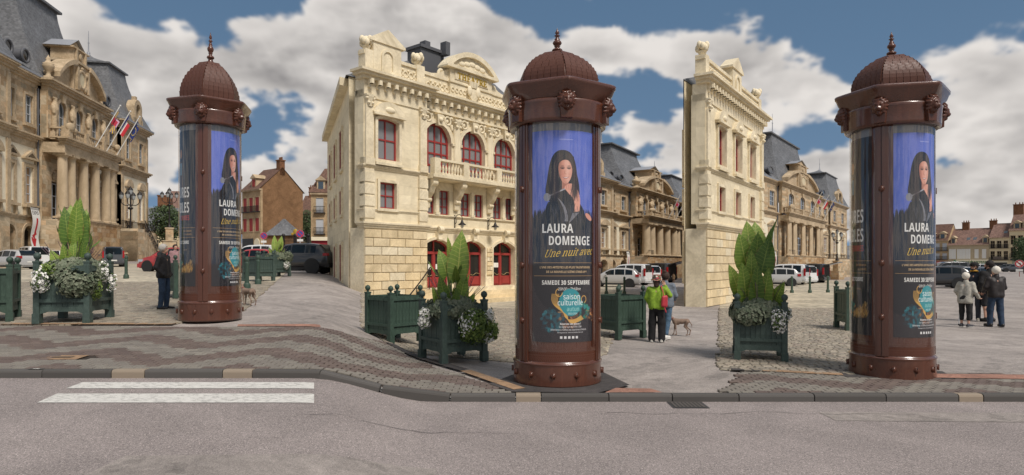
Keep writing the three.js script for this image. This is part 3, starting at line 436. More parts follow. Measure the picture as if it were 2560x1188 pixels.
function makeColumn(label, uc, ut, Hd, tip) {
  const ym = y => y < .4 ? y : y < 3.775 ? lerp(.4, 3.775 + uc, (y - .4) / 3.375) : y < 4.27 ? lerp(3.775 + uc, 4.27 + ut, (y - 3.775) / .495) : y + ut;
  const obj = (n, g, m, p) => { g = Array.isArray(g) ? merge(g) : g; if (!keep.has(n)) { const q = g.attributes.position; for (let i = 0; i < q.count; i++) q.setY(i, ym(q.getY(i))); g.computeBoundingSphere(); } return objRaw(n, g, m, p); };
  const t = thing('advertising_column', label, 'advertising column', 'advertising columns on the square');
  const R = .66;
  // base ring with lip
  obj('base_ring', Lth([[.0, 0], [.688, 0], [.692, .03], [.685, .31], [.697, .325], [.697, .345], [.68, .36], [.66, .362], [.655, .4], [.6, .4]], 64), brownCoat, t);
  const bolt = (n, r, y, a, k = 1) => { const g = [Sp(.041 * k, 0, 0, 0, 1, 1, .75, 12, 8), new THREE.TorusGeometry(.043 * k, .006, 6, 16)]; const cut = B(-.005, .005, -.045 * k, .045 * k, .012, .034 * k); const m = obj(n, [...g, cut], brown, t); m.position.set(r * Math.sin(a), ym(y), r * Math.cos(a)); m.rotation.y = a; return m; };
  for (let i = 0; i < 12; i++) bolt('bolt', .692, .18, (i * 30 + 15) * Math.PI / 180);
  // core and three glazed bays
  obj('core', arc(.63, .38, 3.86, 0, 360, 48), brown, t);
  for (let k = 0; k < 3; k++) {
    const c = k * 120;
    obj('poster_backing', arc(.637, .4, 3.5, c - 54, c + 54, 32), brown, t); obj('poster_header', arc(.637, 3.5, 3.84, c - 54, c + 54, 32), headerMat, t);
    obj('bay_frame', [arcSolid(.6, .66, .38, .56, c - 51, c + 51, 20), arcSolid(.6, .652, .5, 3.8, c - 51, c - 45.5, 3), arcSolid(.6, .652, .5, 3.8, c + 45.5, c + 51, 3)], brown, t);
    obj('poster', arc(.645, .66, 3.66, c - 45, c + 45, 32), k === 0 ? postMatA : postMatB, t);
    obj('glass_pane', arc(.671, .52, 3.84, c - 51, c + 51, 40), glassMat, t);
    const a = c + 60;
    obj('door_stile', [arcSolid(.6, .682, .37, 3.86, a - 9, a - 5.5, 2), arcSolid(.6, .692, .37, 3.86, a - 5.5, a - .7, 3), arcSolid(.6, .692, .37, 3.86, a + .7, a + 5.5, 3), arcSolid(.6, .682, .37, 3.86, a + 5.5, a + 9, 2), arcSolid(.59, .668, .37, 3.86, a - .7, a + .7, 1)], brownCoat, t);
    for (const y of [.95, 1.75, 2.85]) bolt('stile_bolt', .694, y, a * Math.PI / 180, 1.05);
  }
  // collar, cornice
  const cr = r => () => r;
  obj('collar', ringLoft([[3.83, cr(.6)], [3.8, cr(.7)], [3.775, cr(.73)], [3.79, cr(.755)], [3.82, cr(.762)], [4.0, cr(.775)], [4.02, cr(.79)], [4.04, cr(.77)]], 64), brownCoat, t);
  const mixr = (a, R2, w) => th => lerp(a, hexR(R2, .02)(th), w);
  obj('cornice', ringLoft([[4.02, cr(.74)], [4.04, mixr(.76, .85, .25)], [4.08, mixr(.78, .88, .6)], [4.13, mixr(.8, .92, .9)], [4.19, hexR(.945, .02)], [4.205, hexR(.965, .02)], [4.235, hexR(.972, .02)], [4.25, hexR(.95, .02)], [4.27, hexR(.72, .02)], [4.3, hexR(.67, .02)]], 144), brownCoat, t);
  for (let k = 0; k < 6; k++) {
    const a = k * Math.PI / 3;
    const br = obj('corbel', Ex([[-.085, 3.8], [.085, 3.8], [.12, 4.1], [-.12, 4.1]], .1, .72, .008), brown, t); br.rotation.y = a;
    const l = obj('lion_head', lionGeo, brown, t); l.position.set(.815 * Math.sin(a), ym(4.0), .815 * Math.cos(a)); l.rotation.y = a; l.rotation.order = 'YXZ'; l.rotation.x = .18; l.scale.setScalar(1.0);
  }
  // dome: six curved facets with fish-scale plates
  const y0 = ym(4.269), H = Hd, prof = s => .655 * Math.pow(Math.max(0, 1 - s * s), .78) + .05 * s;
  const rows = []; for (let i = 0; i <= 22; i++) { const s = i / 22; rows.push([y0 + s * H, hexR(prof(s) + .004, .0)]); }
  const dome = obj('dome', ringLoft(rows, 144), brownDome, t);
  const sc = shapeOf([[-.05, .075], [-.05, 0], [-.043, -.03], [-.026, -.052], [0, -.06], [.026, -.052], [.043, -.03], [.05, 0], [.05, .075]]), scg = Ex(sc, .013, 0);
  for (let k = 0; k < 6; k++) {
    const a = k * Math.PI / 3;
    const pts = []; for (let i = 0; i <= 14; i++) { const s = i / 14, r = prof(s) + .002; pts.push([r * Math.sin(a), y0 + s * H, r * Math.cos(a)]); }
    obj('dome_rib', tube(pts, .013, 20, 6), brownDome, dome);
    const am = a + Math.PI / 6;
    for (let j = 0; j < 9; j++) {
      const s = .05 + j * .1, r = prof(s), ap = r * Math.cos(Math.PI / 6), side = r, n = Math.max(1, Math.floor(side / .108 + (j % 2 ? .0 : .5))), w = side / (n + .15);
      const ds = .02, dr = (prof(s + ds) - prof(s - ds)) * Math.cos(Math.PI / 6), dyv = 2 * ds * H, tilt = Math.atan2(-dr, dyv);
      for (let i = 0; i < n; i++) { const x = (i - (n - 1) / 2) * w; const m = obj('scale_plate', scg, brownDome, dome); m.rotation.order = 'YXZ'; m.rotation.y = am; m.rotation.x = -tilt + .11; const rr = ap + .004; m.position.set(rr * Math.sin(am) + x * Math.cos(am), y0 + s * H + .03, rr * Math.cos(am) - x * Math.sin(am)); m.scale.set(w / .106, (j > 6 ? .85 : 1) * H / .72, 1); }
    }
  }
  obj('finial', Lth([[.075, 4.96], [.07, 5.0], [.055, 5.01], [.05, 5.04], [.075, 5.05], [.085, 5.065], [.07, 5.085], [.04, 5.09], [.035, 5.12], [.05, 5.13], [.04, 5.145], [.06, 5.165], [.073, 5.195], [.06, 5.225], [.035, 5.245], [.045, 5.262], [.03, 5.28], [.024, 5.31], [.048, 5.325], [.024, 5.34], [.018, 5.36], [.036, 5.372], [.012, 5.43], [.0, 5.47]].map(([r, y]) => [r, lerp(y0 + H - .03, tip, (y - 4.96) / .51)]), 20), finialMat, t);
  return t;
}
{
  const place = (o, px, d, alpha, sx, sy, gy) => { const x = WX(px, d); o.position.set(x, gy ?? G(x, d) - .01, -d); o.rotation.y = Math.atan2(-x, d) + alpha * Math.PI / 180; o.scale.set(sx, sy, sx); };
  const c = makeColumn('brown advertising column with its whole poster facing front, beside the woman in lime jacket', .1, .23, .57, 5.48);
  place(c, 1393, 9.95, 10, .985, 1, -.01);
  const l = makeColumn('brown advertising column with posters split by a stile, beside the man in black jacket alone', -.2, -.2, .77, 5.42);
  place(l, 526, 13.75, 46.5, .91, 1.14);
  place(dup(c, 'brown advertising column with posters split by a stile, beside the group of talking people'), 2229, 10.55, 47.5, .91, 1.035, -.04);
}
// ---------- building materials ----------
const ashlarTex = texRGB(1024, 512, (u, v, i, j) => {
  const row = Math.floor(v * 12), off = (row % 2) * .5 + hash3(row, 7, 1) * .3, cw = u * 9 + off, col = Math.floor(cw) % 9, n = hash3(col, row, 11), fu = cw - Math.floor(cw), fv = v * 12 - row;
  const m = tn(u, v, 5, 3), p = tn(u, v, 34, 5, 3), joint = (fu < .018 || fv < .05) ? -16 : 0;
  const k = (n - .5) * 40 + (m - .5) * 66 + (p - .5) * 46 + joint + (hash3(i, j, 2) - .5) * 8; const warm = (hash3(col, row, 4) - .5) * 14;
  return [179 + k + warm, 158 + k * .95, 128 + k * .88 - warm * .7]; });
const stone = mat(0xffffff, .9, { map: rep(ashlarTex, 1 / 8.1, 1 / 5.4) });
const plainStoneTex = texRGB(512, 512, (u, v, i, j) => { const m = tn(u, v, 6, 9), p = tn(u, v, 40, 6, 4), k = (m - .5) * 70 + (p - .5) * 54 + (hash3(i, j, 3) - .5) * 10; return [179 + k, 159 + k * .95, 130 + k * .9]; });
const trim = mat(0xffffff, .9, { map: rep(plainStoneTex, 1 / 5, 1 / 5) });
const blockMats = [0xffffff, 0xf3e2cf, 0xe6d6c6, 0xfff3e2, 0xdfc6a8].map(c => mat(c, .92, { map: rep(plainStoneTex, 1 / 3, 1 / 3) }));
const renderTex = texRGB(512, 512, (u, v, i, j) => { const m = tn(u, v, 5, 19), p = tn(u, v, 60, 16, 3), k = (m - .5) * 26 + (p - .5) * 16; return [226 + k, 216 + k, 192 + k]; });
const creamRender = mat(0xffffff, .92, { map: rep(renderTex, 1 / 6, 1 / 6) });
const slateTex = texRGB(512, 512, (u, v, i, j) => { const row = Math.floor(v * 40), cu = u * 28 + (row % 2) * .5, n = hash3(Math.floor(cu) % 28, row, 6), m = tn(u, v, 5, 7), p = tn(u, v, 20, 6, 3), e = (v * 40 - row) < .16 ? -22 : 0, k = 104 + (n - .5) * 24 + (m - .5) * 34 + (p - .5) * 22 + e; return [k, k * 1.01, k * 1.03]; });
const slate = mat(0xffffff, .55, { map: rep(slateTex, 1 / 6, 1 / 6) });
const lead = mat(0x8f9298, .5), leadDark = mat(0x55565a, .6), frameGrey = mat(0xb9bcc0, .6), frameWhite = mat(0xd8d8d4, .6);
const winGlass = mat(0x59646c, .06, { metalness: .35 }), winWarm = mat(0x93775c, .25, { metalness: .15 }), winDark = mat(0x17191b, .08, { metalness: .1 }), archDark = mat(0x2a2522, .8);
const iron = mat(0x2e2b2a, .5, { metalness: .4 });
function frustum(x0, x1, z0, z1, y0, X0, X1, Z0, Z1, y1, n = 8, curve = 0) {   // roof with four faces; curve > 0 flares out at the foot
  const q = []; const R = i => { const t = i / n, s = t - curve * Math.sin(t * Math.PI); const e = clamp(1 - (1 - t) * (1 - t * curve * 0)); const w = curve ? 1 - Math.pow(1 - t, 1 + curve) : t; return [lerp(x0, X0, w), lerp(x1, X1, w), lerp(z0, Z0, w), lerp(z1, Z1, w), lerp(y0, y1, t)]; };
  const pos = [], uv = [];
  const face = (a, b, c, d, u0, u1, v0, v1) => { pos.push(...a, ...b, ...c, ...a, ...c, ...d); uv.push(u0, v0, u1, v0, u1, v1, u0, v0, u1, v1, u0, v1); };
  for (let i = 0; i < n; i++) { const [a0, a1, b0, b1, h0] = R(i), [c0, c1, d0, d1, h1] = R(i + 1);
    face([a0, h0, b1], [a1, h0, b1], [c1, h1, d1], [c0, h1, d1], a0, a1, h0, h1); face([a1, h0, b1], [a1, h0, b0], [c1, h1, d0], [c1, h1, d1], b1, b0, h0, h1); face([a1, h0, b0], [a0, h0, b0], [c0, h1, d0], [c1, h1, d0], a1, a0, h0, h1); face([a0, h0, b0], [a0, h0, b1], [c0, h1, d1], [c0, h1, d0], b0, b1, h0, h1); }
  const g = new THREE.BufferGeometry(); g.setAttribute('position', new THREE.Float32BufferAttribute(pos, 3)); g.setAttribute('uv', new THREE.Float32BufferAttribute(uv, 2)); g.computeVertexNormals(); return g;
}
function cornice(x0, x1, y, z, h, out, wrapL = 0, wrapR = 0) { // stepped moulding
  return [B(x0 - out * .35, x1 + out * .35, y, y + h * .4, z - .4, z + out * .35), B(x0 - out * .7, x1 + out * .7, y + h * .4, y + h * .7, z - .4, z + out * .72), B(x0 - out, x1 + out, y + h * .7, y + h, z - .4, z + out)];
}
const balProfile = [[.06, 0], [.06, .08], [.035, .12], [.075, .3], [.07, .42], [.032, .66], [.032, .78], [.06, .84], [.06, .92]];
function balustrade(parent, x0, x1, y, z, h, m, n, alongZ = false, r = 1) {
  const g = []; const rail = [[y, y + h * .12], [y + h * .86, y + h]];
  for (const [a, b] of rail) g.push(alongZ ? B(z - .13, z + .13, a, b, x0, x1) : B(x0, x1, a, b, z - .13, z + .13));
  obj('rail', g, m, parent);
  const bg = Lth(balProfile.map(p => [p[0] * h * r, p[1] * h * .8]), 8);
  for (let i = 0; i < n; i++) { const t = lerp(x0, x1, (i + .5) / n), o = obj('baluster', bg, m, parent); o.position.set(alongZ ? z : t, y + h * .12, alongZ ? t : z); }
}
function urn(s) { return Lth([[.3, 0], [.3, .25], [.16, .3], [.12, .5], [.2, .6], [.34, .85], [.36, 1.0], [.3, 1.05], [.34, 1.12], [.2, 1.2], [.12, 1.35], [.16, 1.45], [.06, 1.6], [.0, 1.72]].map(p => [p[0] * s, p[1] * s]), 12); }
// ---------- town hall ----------
function makeTownHall(label) {
  const t = thing('town_hall', label, 'building', 'town hall fronts facing the square');
  const PL = 4.7, ST = 11.35, F2 = 12.5, CO = 17.2, TOP = 18.2;
  const segs = [[-8.2, .3, .6, [-6.0, -2.0]], [.3, 5.9, 0, [1.35, 4.35]], [17.9, 23.2, 0, [19.4, 21.9]], [23.2, 31.5, .6, [25.2, 29.2]]];
  for (const [x0, x1, z, ws] of segs) {
    const pav = z > 0;
    obj('ground_storey', [wall(x0, x1, -2.5, PL, z, .7, ws.map(x => [x, .0, 1.7, 3.9, .84]))], stone, t);
    for (const x of ws) { const d = obj('door', B(x - .9, x + .9, -1, 3.95, z - .62, z - .5), archDark, t); obj('door_grille', Array.from({ length: 7 }, (_, i) => B(x - .75 + i * .25 - .02, x - .75 + i * .25 + .02, 2.6, 3.9, z - .5, z - .46)), iron, d);
      obj('arch_surround', ringFrame(x, 0, 1.7, 3.9, .84, .28, z + .0, .07, true), trim, t); }
    obj('plinth_course', cornice(x0, x1, PL - .2, z, .35, .16), trim, t);
    obj('first_storey', wall(x0, x1, PL + .1, ST, z - .03, .6, ws.map(x => [x, PL + 1.35, 1.3, 3.4, 0])), creamRender, t);
    obj('pilaster', [B(x0, x0 + .55, PL + .1, ST, z - .5, z + .1), B(x1 - .55, x1, PL + .1, ST, z - .5, z + .1)], trim, t);
    for (const x of ws) {
      const y = PL + 1.35;
      obj('window_surround', [ringFrame(x, y, 1.3, 3.4, 0, .32, z - .03, .14), ...(pav ? [Ex(openPts(x, y + 3.95, 2.1, 1.0, .8), .4, z - .1)] : [Ex([[x - 1.15, y + 4.05], [x + 1.15, y + 4.05], [x + 1.15, y + 4.2], [x, y + 4.95], [x - 1.15, y + 4.2]], .42, z - .1), Ex([[x - .7, y + 4.25], [x + .7, y + 4.25], [x, y + 4.7]], .02, z + .3)]), B(x - 1.05, x + 1.05, y - .45, y - .2, z - .1, z + .38), CB(.22, .75, .26, x - .75, y - 1.2, z + .1), CB(.22, .75, .26, x + .75, y - 1.2, z + .1)], trim, t);
      windowPart(t, x, y, 1.3, 3.4, 0, 2, [.26, .52, .78], z - .25, frameGrey, winWarm, .08, .07);
    }
    obj('string_course', [wall(x0, x1, ST, F2, z, .6), ...cornice(x0, x1, F2 - .5, z, .55, .5)], trim, t);
    obj('upper_storey', wall(x0, x1, F2 + .05, CO, z - .02, .6, ws.map(x => [x, F2 + 1.1, 1.25, 2.6, 0])), stone, t);
    obj('pilaster', [B(x0, x0 + .5, F2 + .05, CO, z - .5, z + .08), B(x1 - .5, x1, F2 + .05, CO, z - .5, z + .08)], trim, t);
    for (const x of ws) { obj('window_surround', [ringFrame(x, F2 + 1.1, 1.25, 2.6, 0, .2, z - .02, .1), B(x - .95, x + .95, F2 + .72, F2 + .9, z - .1, z + .25)], trim, t); windowPart(t, x, F2 + 1.1, 1.25, 2.6, 0, 2, [.33, .66], z - .22, frameGrey, winGlass, .08, .07); }
    obj('cornice', [wall(x0, x1, CO, TOP - .3, z, .6), ...cornice(x0, x1, TOP - .65, z, .6, .6)], trim, t);
    obj('gutter', B(x0 - .62, x1 + .62, TOP - .05, TOP + .14, z + .3, z + .64), lead, t);
    if (!pav) {
      const rf = obj('roof', frustum(x0 - .3, x1 + .3, -13, z + .4, TOP, x0 - .3, x1 + .3, -8, z - 5.2, TOP + 4.6, 1), slate, t);
      for (const x of [x0 + 1.5, x1 - 1.4]) { obj('roof_dormer', [new THREE.CylinderGeometry(.6, .6, 2.4, 16).rotateX(Math.PI / 2).translate(x, TOP + 1.75, z - 1.6), new THREE.TorusGeometry(.6, .13, 6, 16).translate(x, TOP + 1.75, z - .36)], leadDark, rf); obj('dormer_window', new THREE.CircleGeometry(.46, 16).translate(x, TOP + 1.75, z - .36), winDark, rf); }
    } else {
      const rf = obj('mansard_roof', frustum(x0 - .4, x1 + .4, -11, z + .5, TOP, x0 + 1.6, x1 - 1.6, -8.6, z - 2.2, TOP + 7.3, 8, .45), slate, t);
      obj('roof_cap', [frustum(x0 + 1.3, x1 - 1.3, -8.9, z - 1.9, TOP + 7.3, (x0 + x1) / 2 - .3, (x0 + x1) / 2 + .3, -5.2, -4.6, TOP + 8.8, 6, .3), B(x0 + 1.3, x1 - 1.3, TOP + 7.2, TOP + 7.4, -8.9, z - 1.9)], slate, rf);
      obj('roof_finial', Lth([[.3, 0], [.18, .3], [.22, .45], [.08, .6], [.06, 1.6], [.12, 1.7], [.05, 1.8], [.03, 3.2], [0, 3.3]], 8, (x0 + x1) / 2, TOP + 8.75, -4.9), lead, rf);
      const xm = (x0 + x1) / 2; const dm = obj('stone_dormer', [ringFrame(xm, TOP + .2, 1.3, 2.6, .64, .55, z - .6, 1.0, true), B(xm - 1.5, xm - .7, TOP, TOP + .9, z - .6, z + .4), B(xm + .7, xm + 1.5, TOP, TOP + .9, z - .6, z + .4), CB(.5, .5, .5, xm, TOP + 3.3, z - .1)], trim, rf); obj('dormer_window', Ex(openPts(xm, TOP + .2, 1.25, 2.5, .6), .05, z - .3), winDark, rf);
    }
    // back and ends
  }
  obj('end_wall', [B(-8.19, -7.6, -2.5, TOP - .1, -11, -.0), B(30.9, 31.49, -2.5, TOP - .1, -11, -.0), B(-8, 31.3, -2.5, TOP - .1, -11.6, -11)], stone, t);
  // centre block with portico
  const a0 = 5.9, a1 = 17.9, zc = .9, ws = [8.4, 11.9, 15.4];
  obj('centre_storey', [wall(a0, a1, -2, ST, .35, .7, ws.map(x => [x, PL, 1.5, 5.1, .7]))], stone, t);
  for (const x of ws) { windowPart(t, x, PL, 1.5, 3.7, 0, 2, [.33, .66], .0, frameGrey, winDark, .08, .07, 'french_window'); obj('tympanum', [Ex(openPts(x, PL + 3.85, 1.5, 1.25, .7), .3, -.1), Sp(.42, x, PL + 4.35, .22, 1, 1, .4)], trim, t); }
  const pod = obj('podium', [B(a0 - .2, a1 + .6, -2.5, PL - .05, -.2, 2.3)], stone, t);
  { const r = rng(12), bh = .475; for (let j = 0; j < 10; j++) { let x = a0 - .2 + (j % 2 ? -.35 : 0); while (x < a1 + .6) { const w = .8 + r() * .35, xa = Math.max(a0 - .2, x), xb = Math.min(a1 + .6, x + w); x += w; if (xb - xa < .12) continue; const mid = (xa + xb) / 2; if (j > 3 && j < 6 && (Math.abs(mid - 8.1) < .55)) continue; obj('stone_block', B(xa + .008, xb - .008, j * bh - .08 + .006, (j + 1) * bh - .08 - .006, 2.2, 2.325 + r() * .02), blockMats[Math.floor(r() * 5)], pod); } } }
  for (const x of [7.8, 8.4]) { const f = obj('cellar_window', ringFrame(x, 2.0, .34, .7, 0, .06, 2.28, .1), trim, t); obj('pane', B(x - .17, x + .17, 2.0, 2.7, 2.25, 2.3), winDark, f); }
  obj('podium_coping', cornice(a0 - .2, a1 + .6, PL - .1, 2.3, .24, .18), trim, t);
  for (const x of [6.75, 8.35, 11.0, 13.6, 16.2, 17.45]) {
    const c = obj('portico_column', Lth([[.52, 0], [.5, .9], [.47, 2.5], [.42, 5.7], [.41, 5.75]], 20, x, PL + .34, 1.75), mat(0xffffff, .9, { map: trim.map }), t);
    obj('column_base', [CB(1.2, .18, 1.2, x, PL + .1, 1.75), C(.6, .55, .14, x, PL + .26, 1.75, 16)], trim, c); obj('capital', [C(.42, .56, .22, x, PL + 6.05, 1.75, 16), CB(1.2, .2, 1.2, x, PL + 6.26, 1.75)], trim, c);
  }
  obj('portico_entablature', [B(a0 + .1, a1 + .25, ST - .2, F2 - .35, 0, 2.3), ...cornice(a0 + .1, a1 + .25, F2 - .4, 2.3, .55, .5)], trim, t);
  obj('string_course', [wall(a0, a1, ST, F2, .35, .6)], trim, t);
  const bal = obj('balcony', [CB(.7, 1.15, .7, a0 + .6, F2 + .15, 2.3), CB(.7, 1.15, .7, a1 - .4, F2 + .15, 2.3), CB(.6, 1.1, .6, 9.9, F2 + .15, 2.35), CB(.6, 1.1, .6, 13.9, F2 + .15, 2.35)], trim, t);
  balustrade(bal, a0 + .95, 9.6, F2 + .15, 2.35, 1.05, trim, 9); balustrade(bal, 10.2, 13.6, F2 + .15, 2.35, 1.05, trim, 9); balustrade(bal, 14.2, a1 - .75, F2 + .15, 2.35, 1.05, trim, 9); balustrade(bal, .6, 2.0, F2 + .15, a0 + .45, 1.05, trim, 4, true);
  obj('carved_scroll', [Sp(.5, a0 + .75, F2 + 1.2, 2.5, 1.2, 1, .7), Sp(.35, a0 + 1.35, F2 + 1.0, 2.6, 1.3, .8, .7), Sp(.45, a1 - .6, F2 + 1.1, 2.5, 1.1, .9, .7)], trim, bal);
  obj('upper_centre', wall(a0, a1, F2 + .05, CO, zc, .7, ws.map(x => [x, F2 + .1, 1.5, 4.0, .75])), stone, t);
  for (const x of ws) { obj('arch_surround', ringFrame(x, F2 + .1, 1.5, 4.0, .75, .3, zc, .12, true), trim, t); obj('keystone', Ex([[x - .18, F2 + 3.95], [x + .18, F2 + 3.95], [x + .32, F2 + 4.75], [x - .32, F2 + 4.75]], .3, zc), trim, t); windowPart(t, x, F2 + .1, 1.5, 4.0, .75, 2, [.3, .62], zc - .25, frameGrey, winGlass, .08, .07); }
  for (const x of [a0 + .75, 10.15, 13.65, a1 - .75]) { const g = blob([[0, 0, 0, .3, 0, 1.2, 0, .22], [0, 1.2, 0, .22, 0, 2.2, 0, .34], [0, 2.2, 0, .34, 0, 2.6, 0, .3], [-.3, 2.5, 0, .13, -.3, 1.8, .12, .12], [.3, 2.5, 0, .13, .3, 1.8, .12, .12], [0, 2.9, .06, .2, 0, 3.1, .06, .2], [-.22, 3.3, .05, .12, .22, 3.3, .05, .12]], .12, .07); const c = obj('carved_figure', g, trim, t); c.position.set(x, F2 + .75, zc + .18); obj('figure_pedestal', CB(.75, .75, .5, 0, -.75, 0), trim, c); }
  obj('cornice', [wall(a0, a1, CO, TOP - .3, zc, .6), ...cornice(a0, a1, TOP - .65, zc, .65, .7)], trim, t);
  // broken segmental pediment, carved clock bay
  const arcPts = (x0, x1, yb, rise, cx, R) => { const p = [[x0, yb]]; for (let i = 0; i <= 10; i++) { const x = lerp(x1, x0, 1 - i / 10); p; } return p; };
  const cxp = 11.9, RP = 6.4, cyp = TOP + 3.5 - RP, arcY = x => cyp + Math.sqrt(Math.max(.01, RP * RP - (x - cxp) ** 2));
  for (const [xa, xb] of [[6.9, 10.5], [13.3, 16.9]]) { const up = [], lo = []; for (let i = 0; i <= 8; i++) { const x = lerp(xa, xb, i / 8); up.push([x, Math.max(TOP + .25, arcY(x))]); lo.push([x, Math.max(TOP + .02, arcY(x) - .5)]); } obj('pediment_arc', Ex([...lo, ...up.slice().reverse()], 1.5, zc - .9), trim, t); obj('pediment_face', Ex([[xa, TOP], [xb, TOP], ...lo.slice().reverse()], .5, zc - .6), trim, t); }
  const ck = obj('clock_bay', [B(10.3, 13.5, TOP, TOP + 3.1, -1.5, zc + .25), B(10.0, 13.8, TOP + 3.1, TOP + 3.35, -1.6, zc + .45), B(10.6, 13.2, TOP + 3.35, TOP + 4.7, -1.2, zc + .1), ...[10.75, 13.05].map(x => CB(.35, 2.4, .35, x, TOP + .3, zc + .35)), ...[10.95, 12.85].map(x => CB(.25, 1.2, .25, x, TOP + 3.4, zc + .2))], trim, t);
  obj('clock_surround', [new THREE.TorusGeometry(.72, .16, 8, 24).scale(1, 1.25, 1).translate(cxp, TOP + 1.6, zc + .28), Sp(.3, cxp - .7, TOP + .7, zc + .3, 1, 1.2, .7), Sp(.3, cxp + .7, TOP + .7, zc + .3, 1, 1.2, .7), Sp(.26, cxp, TOP + 2.75, zc + .3, 1.3, .8, .7), Sp(.24, cxp - .8, TOP + 2.2, zc + .3), Sp(.24, cxp + .8, TOP + 2.2, zc + .3), Sp(.3, cxp, TOP + 4.0, zc + .15, 1, 1.3, .5)], trim, ck);
  obj('clock_face', new THREE.CylinderGeometry(.66, .66, .06, 24).rotateX(Math.PI / 2).scale(1, 1.25, 1).translate(cxp, TOP + 1.6, zc + .28), mat(0xcdbf9f, .7), ck);
  obj('clock_roof', [Ex([[10.3, TOP + 4.7], [13.5, TOP + 4.7], [cxp, TOP + 5.75]], 2.2, -1.6), B(10.2, 13.6, TOP + 4.6, TOP + 4.75, -1.7, zc + .3)], trim, ck); obj('lead_cover', polyhedron([[[10.1, TOP + 4.72, -1.7], [10.1, TOP + 4.72, zc], [cxp, TOP + 5.85, zc], [cxp, TOP + 5.85, -1.7]], [[13.7, TOP + 4.72, zc], [13.7, TOP + 4.72, -1.7], [cxp, TOP + 5.85, -1.7], [cxp, TOP + 5.85, zc]]]), lead, ck);
  for (const x of [a0 + .45, a1 - .45]) { const u = obj('stone_urn', urn(1.45), trim, t); u.position.set(x, TOP, zc - .2); }
  const mr = obj('mansard_roof', frustum(a0 - .4, a1 + .4, -12, zc - .3, TOP - .2, a0 + 2.1, a1 - 1.9, -9.2, -3.2, TOP + 10.1, 10, .5), slate, t);
  obj('roof_cap', [frustum(a0 + 1.7, a1 - 1.5, -9.6, -2.8, TOP + 10.1, 10, 13.8, -6.4, -6, TOP + 11.4, 4, .3), B(a0 + 1.7, a1 - 1.5, TOP + 9.95, TOP + 10.2, -9.6, -2.8)], slate, mr);
  obj('roof_finial', Lth([[.4, 0], [.2, .5], [.26, .7], [.1, .9], [.07, 2.6], [.15, 2.7], [.05, 2.9], [.03, 4.6], [0, 4.7]], 8, 11.9, TOP + 11.3, -6.2), lead, mr);
  obj('downpipe', [C(.09, .09, CO - 0, a0 - .25, 0, .15, 8), C(.09, .09, CO, a1 + .3, 0, .15, 8)], leadDark, t);
  // terrace to the right of the portico, with railing
  obj('terrace', [B(a1 + .61, 31.0, -2.5, PL - .25, .62, 2.0)], stone, t);
  const rl = []; for (let x = a1 + 2.2; x < 31; x += .3) rl.push(B(x - .02, x + .02, PL - .25, PL + .8, 1.86, 1.9)); rl.push(B(a1 + 2.2, 31, PL + .76, PL + .82, 1.85, 1.91)); obj('iron_railing', rl, iron, t);
  const r2 = []; for (let x = a0 + 1.0; x < 7.7; x += .25) r2.push(B(x - .02, x + .02, PL + .1, PL + 1.12, 2.2, 2.24)); r2.push(B(a0 + .2, 7.8, PL + 1.1, PL + 1.15, 2.19, 2.25)); obj('iron_railing', r2, iron, t);
  return t;
}
const dirRot = (vx) => { const u = (vx - CX) / FPX; return Math.atan2(1, u); };   // facade that runs towards vanishing point vx
const hall1 = makeTownHall('largest ochre town hall with slate mansards, beside the stone stairs with the lamp post');
hall1.position.set(WX(0, 56), 1.5, -56); hall1.rotation.y = dirRot(1000);
function localTo(g, x, y, z) { g.updateMatrixWorld(true); return V(x, y, z).applyMatrix4(g.matrixWorld); }
const hall2 = dup(hall1, 'ochre town hall with slate mansards, next to the theatre with red doors');
{ const ry = dirRot(2223), c = Math.cos(ry), s = Math.sin(ry), t0 = 2.8; hall2.scale.set(1.14, .575, 1); hall2.rotation.y = ry; hall2.position.set(WX(1490, 65) + c * t0 - c * 0, 0, -65 - s * t0); }
const hall3 = dup(hall1, 'ochre town hall with slate mansards, next to the cream corner building without red doors');
{ const ry = dirRot(2480), c = Math.cos(ry), s = Math.sin(ry); const d0 = 57, ux = (1886 - CX) / FPX; hall3.scale.set(1.4, .545, .44); hall3.rotation.y = ry; hall3.position.set(ux * d0 - c * .39, 0, -d0 + s * .39);
  for (const o of hall3.children.slice()) { o.geometry.computeBoundingBox(); const b = o.geometry.boundingBox; if ((b.min.x + b.max.x) / 2 < .3 || o.name === 'end_wall') hall3.remove(o); } obj('end_wall', [B(.3, .9, -2.5, 18, -11, -.6), B(30.9, 31.4, -2.5, 18, -11, 0)], stone, hall3); }
